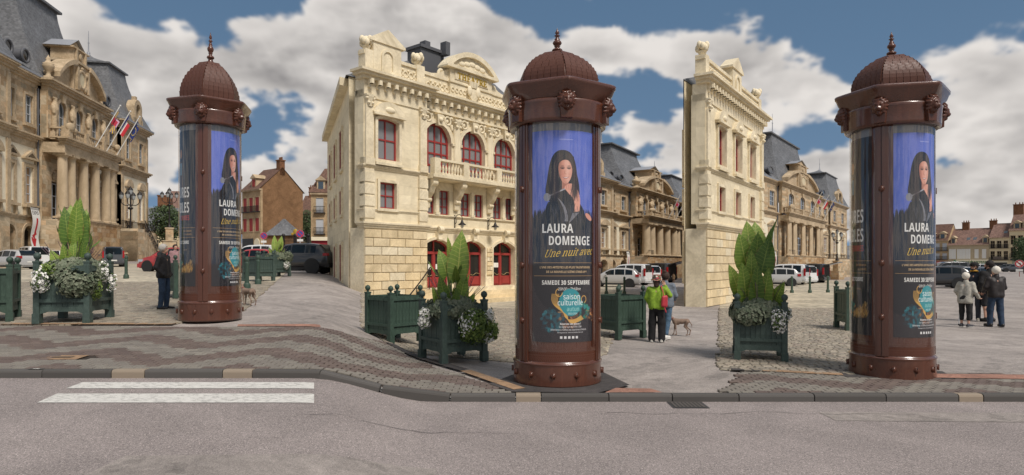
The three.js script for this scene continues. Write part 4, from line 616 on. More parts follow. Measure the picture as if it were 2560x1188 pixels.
// what hangs on each hall
const flagTex = (draw) => mat(0xffffff, .8, { map: canvasTex(192, 128, draw), side: THREE.DoubleSide });
const flagMats = [flagTex((c, w, h) => { c.fillStyle = '#b8324a'; c.fillRect(0, 0, w, h); c.fillStyle = '#3d4a96'; c.fillRect(0, 0, w / 2, h / 2); c.strokeStyle = '#d9b545'; c.lineWidth = 14; for (let i = -3; i < 6; i++) { c.beginPath(); c.moveTo(i * 32, 0); c.lineTo(i * 32 + 64, 64); c.stroke(); } c.fillStyle = '#b8324a'; c.fillRect(w / 2, 0, w / 2, h); c.fillRect(0, h / 2, w / 2, h / 2); c.strokeStyle = '#c9a8c0'; c.strokeRect(w / 2 + 8, 8, w / 2 - 16, h / 2); c.fillStyle = '#3d4a96'; c.fillRect(w / 2, h / 2, w / 2, h / 2); c.strokeStyle = '#d9b545'; for (let i = 3; i < 9; i++) { c.beginPath(); c.moveTo(i * 32, 64); c.lineTo(i * 32 + 64, 128); c.stroke(); } c.fillStyle = '#b8324a'; c.fillRect(0, h / 2, w / 2, h / 2); }),
  flagTex((c, w, h) => { c.fillStyle = '#27367c'; c.fillRect(0, 0, w / 3, h); c.fillStyle = '#e8e6e2'; c.fillRect(w / 3, 0, w / 3, h); c.fillStyle = '#c32d38'; c.fillRect(w * 2 / 3, 0, w / 3, h); }),
  flagTex((c, w, h) => { c.fillStyle = '#24336f'; c.fillRect(0, 0, w, h); c.fillStyle = '#d8bc3e'; for (let i = 0; i < 12; i++) { const a = i / 12 * 6.283; c.beginPath(); c.arc(w / 2 + Math.cos(a) * 36, h / 2 + Math.sin(a) * 36, 6, 0, 7); c.fill(); } })];
const bannerMat = mat(0xffffff, .8, { map: canvasTex(128, 384, (c, w, h) => { c.fillStyle = '#dcdad4'; c.fillRect(0, 0, w, h); c.fillStyle = '#1c1c1e'; c.font = 'bold 46px sans-serif'; c.textAlign = 'center'; c.save(); c.translate(w / 2, 62); c.scale(.85, 1); c.fillText('EXPO', 0, 0); c.restore(); c.strokeStyle = '#b5222b'; c.lineWidth = 26; c.beginPath(); c.moveTo(78, 92); c.lineTo(64, 230); c.stroke(); c.lineWidth = 24; c.beginPath(); c.moveTo(88, 225); c.lineTo(44, 250); c.lineTo(58, 262); c.lineTo(44, 330); c.stroke(); c.beginPath(); c.moveTo(24, 262); c.lineTo(48, 345); c.lineTo(84, 272); c.stroke(); }), side: THREE.DoubleSide });
[[hall1, 'on the largest town hall', 1], [hall2, 'on the town hall beside the theatre', .6], [hall3, 'on the town hall beside the corner building', .55]].forEach(([hall, where, k]) => {
  ['red gold and blue patterned', 'blue white and red tricolour', 'dark blue starred'].forEach((nm, i) => {
    const p = localTo(hall, 11.6 + i * 2.6, 13.6, 2.6), f = thing('flag', `${nm} flag ${where}`, 'flag', 'flags on the town hall balconies', p.x, p.y, p.z, hall.rotation.y);
    f.scale.setScalar(k); obj('flag_pole', bar([0, -1, 0], [.5, 3.6, 2.2], .05), frameWhite, f); obj('flag_tip', Sp(.1, .52, 3.7, 2.25), frameWhite, f);
    const g = new THREE.PlaneGeometry(1.9, 1.5, 10, 6), q = g.attributes.position; for (let j = 0; j < q.count; j++) { const x = q.getX(j) + .95, y = q.getY(j); const tt = x / 1.9; q.setXYZ(j, .45 + y * .11 + tt * .5 - tt * .2, 2.6 + y * .9 - tt * 1.25, 1.75 + y * .45 + .25 * Math.sin(x * 4 + i) * tt - tt * .25); } g.computeVertexNormals(); obj('flag_cloth', g, flagMats[i], f);
  });
  const e = localTo(hall, 4.5, 5.6, .5), bn = thing('exhibition_banner', `white hanging cloth banner with a red arrow ${where}`, 'banner', 'arrow banners on the town halls', e.x, e.y, e.z, hall.rotation.y); bn.scale.setScalar(k);
  const g = new THREE.PlaneGeometry(1.35, 4.1, 6, 16), q = g.attributes.position; for (let j = 0; j < q.count; j++) { const y = q.getY(j); q.setXYZ(j, q.getX(j) - (2.05 - y) * .1, y - 2.05, Math.sin(y * 2) * .1 + (2.05 - y) * .06); } g.computeVertexNormals(); obj('banner_cloth', g, bannerMat, bn); obj('banner_bar', bar([-.72, .02, 0], [.72, .02, 0], .04), iron, bn);
});
// ---------- theatre ----------
const creamTex = texRGB(1024, 512, (u, v, i, j) => { const row = Math.floor(v * 10), cw = u * 8 + (row % 2) * .5, n = hash3(Math.floor(cw) % 8, row, 21), fu = cw - Math.floor(cw), fv = v * 10 - row, m = tn(u, v, 5, 13), p = tn(u, v, 40, 15, 3), k = (n - .5) * 16 + (m - .5) * 50 + (p - .5) * 26 + ((fu < .012 || fv < .03) ? -14 : 0); return [221 + k, 208 + k, 178 + k * .97]; });
const cream = mat(0xffffff, .9, { map: rep(creamTex, 1 / 6.4, 1 / 4) });
const creamPlainTex = texRGB(512, 512, (u, v) => { const m = tn(u, v, 6, 23), p = tn(u, v, 46, 25, 4), k = (m - .5) * 56 + (p - .5) * 38; return [220 + k, 207 + k, 178 + k * .97]; });
const creamTrim = mat(0xffffff, .9, { map: rep(creamPlainTex, 1 / 3, 1 / 3) }), creamBlocks = [0xffffff, 0xf8f2e8, 0xfff6e6, 0xf0e8da].map(c => mat(c, .9, { map: rep(creamPlainTex, 1 / 2, 1 / 2) }));
const red = mat(lin(.30, .035, .032), .5), redDeep = mat(lin(.27, .03, .03), .5), gold = mat(0xb99a3c, .5, { metalness: .4 });
const curtainGlass = mat(0x8f9093, .12, { metalness: .25 }), doorGlass = mat(0x2b2b2b, .07, { metalness: .15 });
function modillions(parent, x0, x1, y, z, n, m) { const g = merge([B(-.07, .07, 0, .2, 0, .28), C(.09, .09, .16, 0, -.0, .2, 8).rotateZ(0), B(-.055, .055, -.14, 0, 0, .1)]); for (let i = 0; i < n; i++) { const o = obj('modillion', g, m, parent); o.position.set(lerp(x0, x1, (i + .5) / n), y, z); } }
function rustic(parent, x0, x1, y0, y1, z, rows, m, seed, skip) { const r = rng(seed), h = (y1 - y0) / rows; for (let j = 0; j < rows; j++) { const n = Math.max(1, Math.round((x1 - x0) / .85)), w = (x1 - x0) / n; for (let i = (j % 2 ? -1 : 0); i < n; i++) { let a = x0 + (i + (j % 2 ? .5 : 0)) * w, b = a + w; a = Math.max(a, x0); b = Math.min(b, x1); if (b - a < .05) continue; const ya = y0 + j * h, yb = ya + h; if (skip && skip((a + b) / 2, (ya + yb) / 2)) continue; obj('stone_block', Ex([[a + .015, ya + .015], [b - .015, ya + .015], [b - .015, yb - .015], [a + .015, yb - .015]], .07, z - .02, .014), m[Math.floor(r() * m.length)], parent); } } }
function capital(x, y, z, w) { return [Lth([[w * .5, 0], [w * .52, .06], [w * .62, .3], [w * .75, .36], [w * .75, .42]], 12, x, y, z), ...[-1, 1].flatMap(s => [Sp(w * .22, x + s * w * .55, y + .33, z + w * .4), Sp(w * .2, x + s * w * .3, y + .14, z + w * .5)]), CB(w * 1.5, .07, w * 1.3, x, y + .42, z)]; }
// windows along a flank wall from plan point a to plan point b (local x, z)
function flankWindows(t, a, b, ts, y0s) { const dx = b[0] - a[0], dz = b[1] - a[1], L = Math.hypot(dx, dz), ry = Math.atan2(-dz, dx); for (const k of ts) for (const [y, w, h] of y0s) { const f = windowPart(t, 0, 0, w, h, 0, 2, [.5], 0, red, curtainGlass, .07, .05); f.position.set(lerp(a[0], b[0], k), y, lerp(a[1], b[1], k)); f.rotation.y = ry; const sr = obj('window_surround', ringFrame(0, 0, w, h, 0, .13, -.06, .16), creamTrim, t); sr.position.copy(f.position); sr.rotation.y = ry; } }
function planRoof(pts, y0, y1, k) { const n = pts.length, cx = pts.reduce((q, p) => q + p[0], 0) / n, cz = pts.reduce((q, p) => q + p[1], 0) / n, out = 1.02, q = []; const lo = pts.map(p => [lerp(cx, p[0], out), y0, -lerp(cz, p[1], out)]), hi = pts.map(p => [lerp(cx, p[0], k), y1, -lerp(cz, p[1], k)]); for (let i = 0; i < n; i++) { const j = (i + 1) % n; q.push([lo[i], lo[j], hi[j], hi[i]]); } const g = polyhedron([...q, [hi[0], hi[1], hi[2], hi[3]]]); const p = g.attributes.position, u = g.attributes.uv; for (let i = 0; i < p.count; i++) u.setXY(i, p.getX(i), p.getY(i) * 1.4 + p.getZ(i) * .3); return g; }
function endBay(t, x0, x1, z, wxs) {
  const wx = wxs[0];   // projecting end bay: rusticated foot, tall window, pilasters, attic
  const CT = 9.0;
  const base = obj('bay_foot', B(x0, x1, -.6, 3.3, -.6, z - .02), creamTrim, t); rustic(base, x0, x1, -.02, 3.25, z, 9, creamBlocks, 31);
  obj('foot_band', cornice(x0, x1, 3.3, z, .24, .16), creamTrim, t);
  obj('bay_wall', wall(x0, x1, 3.5, CT, z - .05, .6, wxs.flatMap(w => [[w, 6.2, 1.15, 1.75, .1], [w, 4.15, .9, 1.1, 0]])), cream, t);
  obj('wall_band', [...cornice(x0, x1, 4.0, z - .05, .1, .06), ...cornice(x0, x1, 5.75, z - .05, .16, .12)], creamTrim, t);
  for (const x of [x0 + .24, x1 - .24]) { const p = obj('pilaster', [B(x - .2, x + .2, 5.9, 8.35, z - .3, z + .06), B(x - .24, x + .24, 5.9, 6.2, z - .3, z + .1), B(x - .24, x + .24, 3.52, 5.75, z - .3, z + .04), ...[3.7, 4.2, 4.7, 5.2].map(y => B(x - .26, x + .26, y, y + .4, z - .3, z + .07))], creamTrim, t); obj('capital', capital(x, 8.3, z - .04, .32), creamTrim, p); }
  for (const wx of wxs) {
  obj('window_surround', [ringFrame(wx, 6.2, 1.15, 1.75, .1, .14, z - .05, .1), Ex(openPts(wx, 8.1, 1.75, .55, .5), .22, z - .08), B(wx - .85, wx + .85, 8.02, 8.12, z - .1, z + .2), B(wx - .75, wx + .75, 5.95, 6.06, z - .1, z + .15), ringFrame(wx, 4.15, .9, 1.1, 0, .12, z - .05, .08), Sp(.2, wx, 8.3, z + .12, 1.4, .7, .5)], creamTrim, t);
  windowPart(t, wx, 6.2, 1.15, 1.75, .1, 2, [.5], z - .25, red, curtainGlass, .07, .06); windowPart(t, wx, 4.15, .9, 1.1, 0, 2, [.5], z - .22, red, curtainGlass, .06, .05);
  }
  const co = obj('cornice', [wall(x0, x1, CT - .3, 9.45, z, .6), ...cornice(x0, x1, 9.42, z, .34, .42)], creamTrim, t); modillions(co, x0, x1, 9.22, z, Math.round((x1 - x0) / .42), creamTrim);
  const at = obj('attic_parapet', [B(x0 + .1, x1 - .1, 9.75, 10.55, z - .45, z - .15), B(x0 + .05, x1 - .05, 10.5, 10.64, z - .5, z - .08)], creamTrim, t);
  const orn = []; for (let x = x0 + .4; x < x1 - .3; x += .32) orn.push(new THREE.TorusGeometry(.13, .035, 5, 12).translate(x, 10.12, z - .13), Sp(.05, x + .16, 10.3, z - .12), Sp(.06, x + .16, 9.95, z - .12)); obj('carved_scrollwork', orn, creamTrim, at);
  obj('attic_dormer', [B(wx - .75, wx + .75, 9.75, 11.1, z - .5, z - .04), Ex([[wx - .95, 11.1], [wx + .95, 11.1], [wx + .95, 11.2], [wx, 11.75], [wx - .95, 11.2]], .62, z - .6), ringFrame(wx, 10.0, .5, .8, .25, .1, z - .04, .06)], creamTrim, at);
  for (const x of [x0 + .32, x1 - .32]) { const u = obj('carved_vase', [CB(.46, .95, .46, x, 9.75, z - .28), C(.12, .2, .18, x, 10.7, z - .28, 10), ...Array.from({ length: 9 }, (_, i) => { const a = i / 9 * 6.283; return Sp(.13, x + Math.cos(a) * .19, 11.0 + (i % 3) * .07, z - .28 + Math.sin(a) * .19, .9, 1.3, .9, 8, 6); }), Sp(.2, x, 11.1, z - .28)], creamTrim, at); }
}
{
  const t = thing('theatre', 'cream stone theatre with red arched windows, red doors and a balcony', 'building', null, WX(962, 27.5), 0, -27.5, dirRot(2600));
  const c0 = 2.12, c1 = 8.88, ax = [3.1, 5.5, 7.9].map(x => x), FL = .68;
  endBay(t, -1.35, c0, .35, [-.1]); endBay(t, c1, 12.2, .35, [10.4]);
  // ground floor with three door arches
  obj('ground_storey', wall(c0, c1, -.6, 3.35, 0, .7, ax.map(x => [x, FL, 1.78, 2.26, .32])), cream, t);
  for (const x of ax) { obj('arch_moulding', ringFrame(x, FL, 1.78, 2.26, .32, .12, 0, .08, true), creamTrim, t); }
  for (const x of [4.3, 6.7]) { const p = obj('pier', B(x - .22, x + .22, FL, 2.6, -.1, .05), creamTrim, t); rustic(p, x - .22, x + .22, FL + .55, 2.6, .07, 6, creamBlocks, 5); }
  for (const x of [...ax]) obj('console', [B(x - .13, x + .13, 2.95, 3.5, .0, .22), C(.15, .15, .26, 0, 0, 0, 10).rotateZ(Math.PI / 2).translate(x + .13, 3.4, .22), C(.09, .09, .22, 0, 0, 0, 10).rotateZ(Math.PI / 2).translate(x + .11, 2.95, .16)], creamTrim, t);
  obj('foot_band', cornice(c0, c1, 3.3, 0, .22, .14), creamTrim, t);
  for (const x of ax) {   // door pair with fanlight
    const w = 1.7, y = FL, z = -.3, fr = obj('entrance_door', [ringFrame(x, y + .05, w - .14, 2.13, .28, .08, z - .05, .12, true), B(x - w / 2, x + w / 2, y + 1.58, y + 1.7, z - .05, z + .08), B(x - .07, x + .07, y, y + 1.6, z - .05, z + .07), B(x - .035, x + .035, y + 1.7, y + 2.2, z - .05, z + .06), ...[-1, 1].flatMap(s => [B(x + s * .45 - .41, x + s * .45 + .41, y, y + .5, z - .04, z + .03), B(x + s * .45 - .41, x + s * .45 - .34, y, y + 1.6, z - .04, z + .05), B(x + s * .45 + .34, x + s * .45 + .41, y, y + 1.6, z - .04, z + .05), B(x + s * .45 - .28, x + s * .45 + .28, y + .1, y + .4, z + .03, z + .055)])], red, t);
    for (const s of [-1, 1]) { obj('pane', B(x + s * .45 - .35, x + s * .45 + .35, y + .5, y + 1.58, z - .02, z), doorGlass, fr); obj('fanlight', Ex([[x + s * .05, y + 1.72], [x + s * .78, y + 1.72], [x + s * .78, y + 1.93], [x + s * .45, y + 2.12], [x + s * .05, y + 2.18]], .02, z - .02), doorGlass, fr); obj('push_bar', tube([[x + s * .78, y + .62, z + .06], [x + s * .5, y + .66, z + .07], [x + s * .3, y + .56, z + .07], [x + s * .1, y + .6, z + .06]], .014, 12, 5), mat(0xb8a77c, .4, { metalness: .5 }), fr); }
  }
  const notice = (x, y, w, h, cols) => canvasTex(64, 96, (c, W, H) => { c.fillStyle = '#e9e7e0'; c.fillRect(0, 0, W, H); cols.forEach((k, i) => { c.fillStyle = k; c.fillRect(6, 8 + i * 28, W - 12, 22); }); });
  [[2.86, 1.55, ['#cfd7b8', '#d8c8a0', '#e6e2d4']], [3.34, 1.55, ['#c4dbe2', '#e0a99a', '#d7e4e4']], [5.2, 1.6, ['#e6e2d8']], [5.34, 1.35, ['#e0ddd2']], [7.42, 1.62, ['#c98a8a', '#dcdcd6', '#9a4a4a']], [7.58, 1.62, ['#4a6aa8', '#c94a4a', '#345a98']], [7.75, 1.62, ['#a86a8a', '#d9b0a0', '#5a6aa8']]].forEach(([x, y, cols], ni) => { const p = localTo(t, x, y, -.285), n = obj('paper_notice', B(-.08, .08, 0, .24, 0, .006), mat(0xffffff, .7, { map: notice(0, 0, 0, 0, cols) }), scene); n.position.copy(p); n.rotation.y = t.rotation.y; tag(n, ['pale green paper notice on the red theatre door behind the handrail', 'pale blue and salmon paper notice on the red theatre door behind the handrail', 'upper cream paper notice on the middle red theatre door', 'lower cream paper notice on the middle red theatre door', 'white notice with red bands on the theatre door farthest from the handrail', 'blue and red paper notice on the theatre door farthest from the handrail', 'mauve and blue paper notice on the theatre door farthest from the handrail'][ni], 'poster', 'paper notices on the theatre doors'); });
  // mezzanine with paired windows
  const mw = ax.flatMap(x => [x - .48, x + .48]);
  obj('mezzanine', wall(c0, c1, 3.5, 5.75, -.02, .6, mw.map(x => [x, 4.12, .68, 1.15, .0])), cream, t);
  for (const x of mw) windowPart(t, x, 4.12, .68, 1.15, 0, 2, [.34, .67], -.2, redDeep, curtainGlass, .06, .04);
  obj('mezzanine_band', cornice(c0, c1, 3.98, -.02, .1, .08), creamTrim, t);
  for (const x of ax) obj('colonnette', [B(x - .1, x + .1, 4.1, 5.3, -.2, .04), B(x - .13, x + .13, 5.2, 5.32, -.2, .07), B(x - .13, x + .13, 4.1, 4.22, -.2, .07)], creamTrim, t);
  // balcony on brackets
  for (const x of [2.4, 4.3, 6.7, 8.6]) obj('balcony_bracket', [Ex([[0, 4.35], [.12, 4.4], [.14, 4.75], [.4, 5.05], [.62, 5.5], [.7, 5.72], [0, 5.72]], .28, -.14, .02).rotateY(-Math.PI / 2).translate(x, 0, 0), C(.16, .16, .3, 0, -.15, 0, 12).rotateZ(Math.PI / 2).translate(x, 5.5, .5), C(.1, .1, .3, 0, -.15, 0, 12).rotateZ(Math.PI / 2).translate(x, 4.75, .14)], creamTrim, t);
  const bal = obj('balcony', [B(c0 + .02, c1 - .02, 5.72, 5.86, -.1, .78), B(c0 + .0, c1, 5.66, 5.73, -.1, .7)], creamTrim, t);
  const posts = [2.4, 4.3, 6.7, 8.6]; for (const x of posts) obj('balcony_pier', B(x - .18, x + .18, 5.86, 6.6, .46, .76), creamTrim, bal);
  for (let i = 0; i < 3; i++) balustrade(bal, posts[i] + .18, posts[i + 1] - .18, 5.86, .62, .72, creamTrim, 8, false, 1.2);
  // main storey: arches and engaged columns
  obj('main_storey', wall(c0, c1, 5.8, 8.95, -.02, .6, ax.map(x => [x, 5.87, 1.72, 2.5, .86])), cream, t);
  for (const x of ax) { obj('arch_moulding', [ringFrame(x, 5.87, 1.72, 2.5, .86, .2, -.02, .1, true), B(x - 1.1, x - .86, 7.42, 7.54, -.05, .16), B(x + .86, x + 1.1, 7.42, 7.54, -.05, .16)], creamTrim, t); windowPart(t, x, 5.87, 1.72, 2.5, .86, 4, [.22, .44, .66], -.22, red, curtainGlass, .1, .075);
    obj('keystone', [Ex([[x - .14, 8.25], [x + .14, 8.25], [x + .2, 8.75], [x - .2, 8.75]], .24, 0), Sp(.12, x, 8.5, .24)], creamTrim, t);
    for (const s of [-1, 1]) obj('carved_wreath', [new THREE.TorusGeometry(.19, .05, 6, 14).translate(x + s * .62, 8.56, .06), Sp(.1, x + s * .62, 8.56, .02, 1, 1, .5), Sp(.1, x + s * .95, 8.3, .03, .8, 1.6, .5), Sp(.08, x + s * .9, 8.75, .03, 1.4, .8, .5), Sp(.07, x + s * .38, 8.72, .03, 1.4, .8, .5)], creamTrim, t); }
  for (const x of [4.3, 6.7]) { const c = obj('engaged_column', Lth([[.26, 0], [.26, .1], [.22, .16], [.21, 1.2], [.185, 2.35]], 16, x, 5.9, .06), creamTrim, t); obj('capital', capital(x, 8.2, .06, .36), creamTrim, c); }
  const co = obj('cornice', [wall(c0, c1, 8.9, 9.45, 0, .6), B(c0, c1, 8.85, 8.95, -.1, .1), ...cornice(c0, c1, 9.42, 0, .34, .42)], creamTrim, t); modillions(co, c0, c1, 9.22, .0, 14, creamTrim);
  // attic with name panel and segmental head
  const at = obj('attic', [B(c0 - .2, c1 + .2, 9.75, 10.6, -.5, -.2), B(c0 - .2, c1 + .2, 10.55, 10.7, -.55, -.14), B(4.0, 7.0, 9.75, 11.2, -.55, -.04), B(3.95, 7.05, 10.52, 10.6, -.5, .02), B(4.3, 6.7, 10.72, 11.12, -.1, .0)], creamTrim, t);
  const orn = []; for (let x = 2.7; x < 8.4; x += .3) { if (x > 3.9 && x < 7.1) continue; orn.push(new THREE.TorusGeometry(.12, .035, 5, 12).translate(x, 10.12, -.18), Sp(.06, x + .15, 10.32, -.17), Sp(.06, x + .15, 9.95, -.17)); } for (let x = 4.15; x < 6.9; x += .27) if (Math.abs(x - 5.5) > .35) orn.push(new THREE.TorusGeometry(.1, .03, 5, 12).translate(x, 10.18, -.02)); obj('carved_scrollwork', orn, creamTrim, at);
  for (const s of [-1, 1]) obj('scroll_end', [new THREE.TorusGeometry(.2, .08, 6, 14).translate(5.5 + s * 1.85, 10.85, -.3), Ex([[5.5 + s * 1.5, 10.65], [5.5 + s * 2.9, 10.65], [5.5 + s * 2.2, 10.8], [5.5 + s * 1.5, 11.15]], .25, -.42)], creamTrim, at);
  { const o = openPts(5.5, 11.2, 3.7, 1.0, .92, 16), i = openPts(5.5, 11.34, 2.9, .62, .56, 16), s = shapeOf(o), p = new THREE.Path(); i.slice().reverse().forEach((q, k) => k ? p.lineTo(q[0], q[1]) : p.moveTo(q[0], q[1])); s.holes.push(p); obj('segmental_pediment', [Ex(s, .7, -.55), Ex(openPts(5.5, 11.22, 3.3, .85, .8, 16), .5, -.5), ...[-1, -.5, 0, .5, 1].map(k => Sp(.14, 5.5 + k * .75, 11.55 + (1 - Math.abs(k)) * .12, .0, 1.6, .9, .4))], creamTrim, at); }
  obj('coat_of_arms', [Ex([[5.2, 10.45], [5.8, 10.45], [5.78, 10.0], [5.5, 9.72], [5.22, 10.0]], .16, -.04, .03), Sp(.16, 5.2, 10.3, .1, 1, 1.6, .6), Sp(.16, 5.8, 10.3, .1, 1, 1.6, .6), ...[-2, -1, 0, 1, 2].map(k => CB(.08, .3, .12, 5.5 + k * .11, 10.5, .06))], creamTrim, at);
  const font = await new FontLoader().loadAsync('fonts/droid/droid_serif_bold.typeface.json');
  const tg = new TextGeometry('THÉATRE', { font, size: .3, depth: .03, curveSegments: 4 }); tg.computeBoundingBox(); const tw = tg.boundingBox.max.x; tg.scale(2.1 / tw, 1, 1).translate(5.5 - 1.05, 10.77, 0); obj('name_lettering', tg, gold, at);
  // body and roof behind the front
  // the flanks taper with the plot: plan corners in world metres, turned into the front's own axes
  t.updateMatrixWorld(true); const inv = t.matrixWorld.clone().invert(), plan = pts => pts.map(([x, z]) => { const p = V(x, 0, z).applyMatrix4(inv); return [p.x, -p.z]; });
  const pl = [[-1.33, .72], [12.15, .72], ...plan([[3.6, -46], [-11.4, -39.5]])];
  obj('body', Ex(shapeOf(pl), 10.2, -.5).rotateX(-Math.PI / 2), cream, t);
  obj('flank_cornice', Ex(shapeOf(pl.map(([x, z], i) => [x + (i === 0 || i === 3 ? -.25 : .2), z + (i < 2 ? .3 : .2)])), .34, 9.35).rotateX(-Math.PI / 2), creamTrim, t);
  flankWindows(t, [pl[3][0], -pl[3][1]], [pl[0][0], -pl[0][1]], [.25, .5, .76], [[6.2, 1.1, 1.8], [4.1, .9, 1.1], [1.0, 1.0, 1.7]]);
  const rf = obj('roof', planRoof(pl, 9.7, 12.3, .45), slate, t);
  obj('chimney_stack', [B(3.55, 5.1, 10.4, 12.45, -2.6, -1.6), B(3.45, 5.2, 12.4, 12.55, -2.7, -1.5)], leadDark, rf); obj('chimney_pot', B(4.1, 4.45, 12.5, 12.95, -2.3, -1.9), leadDark, rf); obj('chimney_pot', B(4.85, 5.15, 12.3, 12.95, -1.6, -1.2), leadDark, rf); obj('skylight', B(2.6, 3.2, 10.62, 10.7, -1.7, -1.3), mat(0xc8ccd0, .3), rf);
  // steps and handrail
  const st = thing('theatre_steps', 'broad pale stone steps under the red theatre doors', 'steps', null, t.position.x, 0, t.position.z, t.rotation.y);
  for (let i = 0; i < 4; i++) obj('step', B(2.2 - i * .0, 9.2, -.3, FL - .005 - i * .17, .02, .55 + i * .42), creamBlocks[i], st);
  for (let i = 0; i < 4; i++) obj('side_step', B(1.5 - i * .3, 2.19, -.3, FL - .03 - i * .17, .42 + .01 * i, .9 + i * .3), creamBlocks[3 - i], st);
  const hr = thing('handrail', 'dark iron handrail sloping down beside the theatre steps', 'handrail', null, t.position.x, 0, t.position.z, t.rotation.y); obj('rail', tube([[2.1, 1.65, .6], [1.4, 1.25, .95], [-.2, .45, 1.75]], .03, 10, 6), iron, hr); for (const k of [[2.0, 1.58, .64], [.6, .88, 1.35]]) obj('rail_post', bar([k[0], -.05, k[2]], [k[0], k[1], k[2]], .02), iron, hr);
  // wall lanterns
  for (const [x, w] of [[4.25, 'first'], [6.65, 'second']]) { const p = localTo(t, x, 3.6, .0), l = thing('wall_lantern', `${w} black bracket lantern from the handrail along the theatre front`, 'lamp', 'wall lanterns on the theatre', p.x, p.y, p.z, t.rotation.y); obj('bracket', [bar([0, -.1, .02], [0, .55, .02], .025), tube([[0, .35, .02], [0, .52, .15], [0, .55, .35], [0, .42, .5], [0, .3, .5]], .018, 14, 5), tube([[0, .1, .02], [0, .2, .12], [0, .34, .14]], .014, 8, 5)], iron, l); obj('lamp_hood', Lth([[.03, .3], [.05, .25], [.08, .16], [.19, .08], [.2, .05]], 14, 0, 0, .5), iron, l); obj('lamp_globe', Sp(.1, 0, 0, .5, .8, 1.1, .8), mat(0xd5d0c0, .3), l); }
}
// corner building beyond, same cream stone
{
  const ry = dirRot(2390), c = Math.cos(ry), s = Math.sin(ry), d = 35.0, x = WX(1893, d), L = 9.6;
  const t = thing('corner_building', 'cream stone corner building with carved attic, behind the planter with upright leaves and no doors', 'building', null, x - c * L, 0, -d + s * L, ry);
  endBay(t, 0, L, .3, [L / 2, L - 2.2, 2.2]);
  t.updateMatrixWorld(true); const inv = t.matrixWorld.clone().invert(), plan = pts => pts.map(([px, pz]) => { const p = V(px, 0, pz).applyMatrix4(inv); return [p.x, -p.z]; });
  const pl = [[.02, .66], [L - .03, .66], ...plan([[17.4, -46], [10.35, -38.5]])];
  obj('body', Ex(shapeOf(pl), 10.2, -.5).rotateX(-Math.PI / 2), cream, t);
  flankWindows(t, [pl[3][0], -pl[3][1]], [pl[0][0], -pl[0][1]], [.3, .7], [[6.2, 1.1, 1.8], [4.1, .9, 1.1], [1.0, 1.0, 1.7]]);
  obj('roof', planRoof(pl, 9.7, 11.6, .4), slate, t);
}
// ---------- houses round the square ----------
const tileTex = texRGB(512, 512, (u, v, i, j) => { const row = Math.floor(v * 36), cu = u * 30 + (row % 2) * .5, n = hash3(Math.floor(cu) % 30, row, 16), m = tn(u, v, 5, 27), p = tn(u, v, 22, 26, 3), e = (v * 36 - row) < .2 ? -20 : 0, k = (n - .5) * 34 + (m - .5) * 50 + (p - .5) * 34 + e; return [124 + k, 97 + k * .85, 86 + k * .75]; });
const tileRoof = mat(0xffffff, .85, { map: rep(tileTex, 1 / 5, 1 / 5) }), tileBrown = mat(0xd8cfc4, .85, { map: rep(tileTex, 1 / 5, 1 / 5) });
const chimMat = mat(0xa5806c, .9, { map: rep(plainStoneTex, 1 / 2, 1 / 2) }), wallOchre = mat(0xf4ece0, .9, { map: rep(plainStoneTex, 1 / 6, 1 / 6) }), wallGrey = mat(0xcac0b2, .92, { map: rep(renderTex, 1 / 7, 1 / 7) }), wallCream = mat(0xf3ebd8, .92, { map: rep(renderTex, 1 / 7, 1 / 7) }), wallBrown = mat(0xb79c86, .95, { map: rep(plainStoneTex, 1 / 5, 1 / 5) });
const shutGrey = mat(0xb4b7ba, .7), shutRed = mat(lin(.32, .03, .025), .6), shutWhite = mat(0xdedcd4, .7), awnRed = mat(0x8c2630, .8), green = mat(lin(.02, .22, .1), .6), shopDark = mat(0x2a2c2e, .5), creamShop = mat(0xe6dcc0, .7);
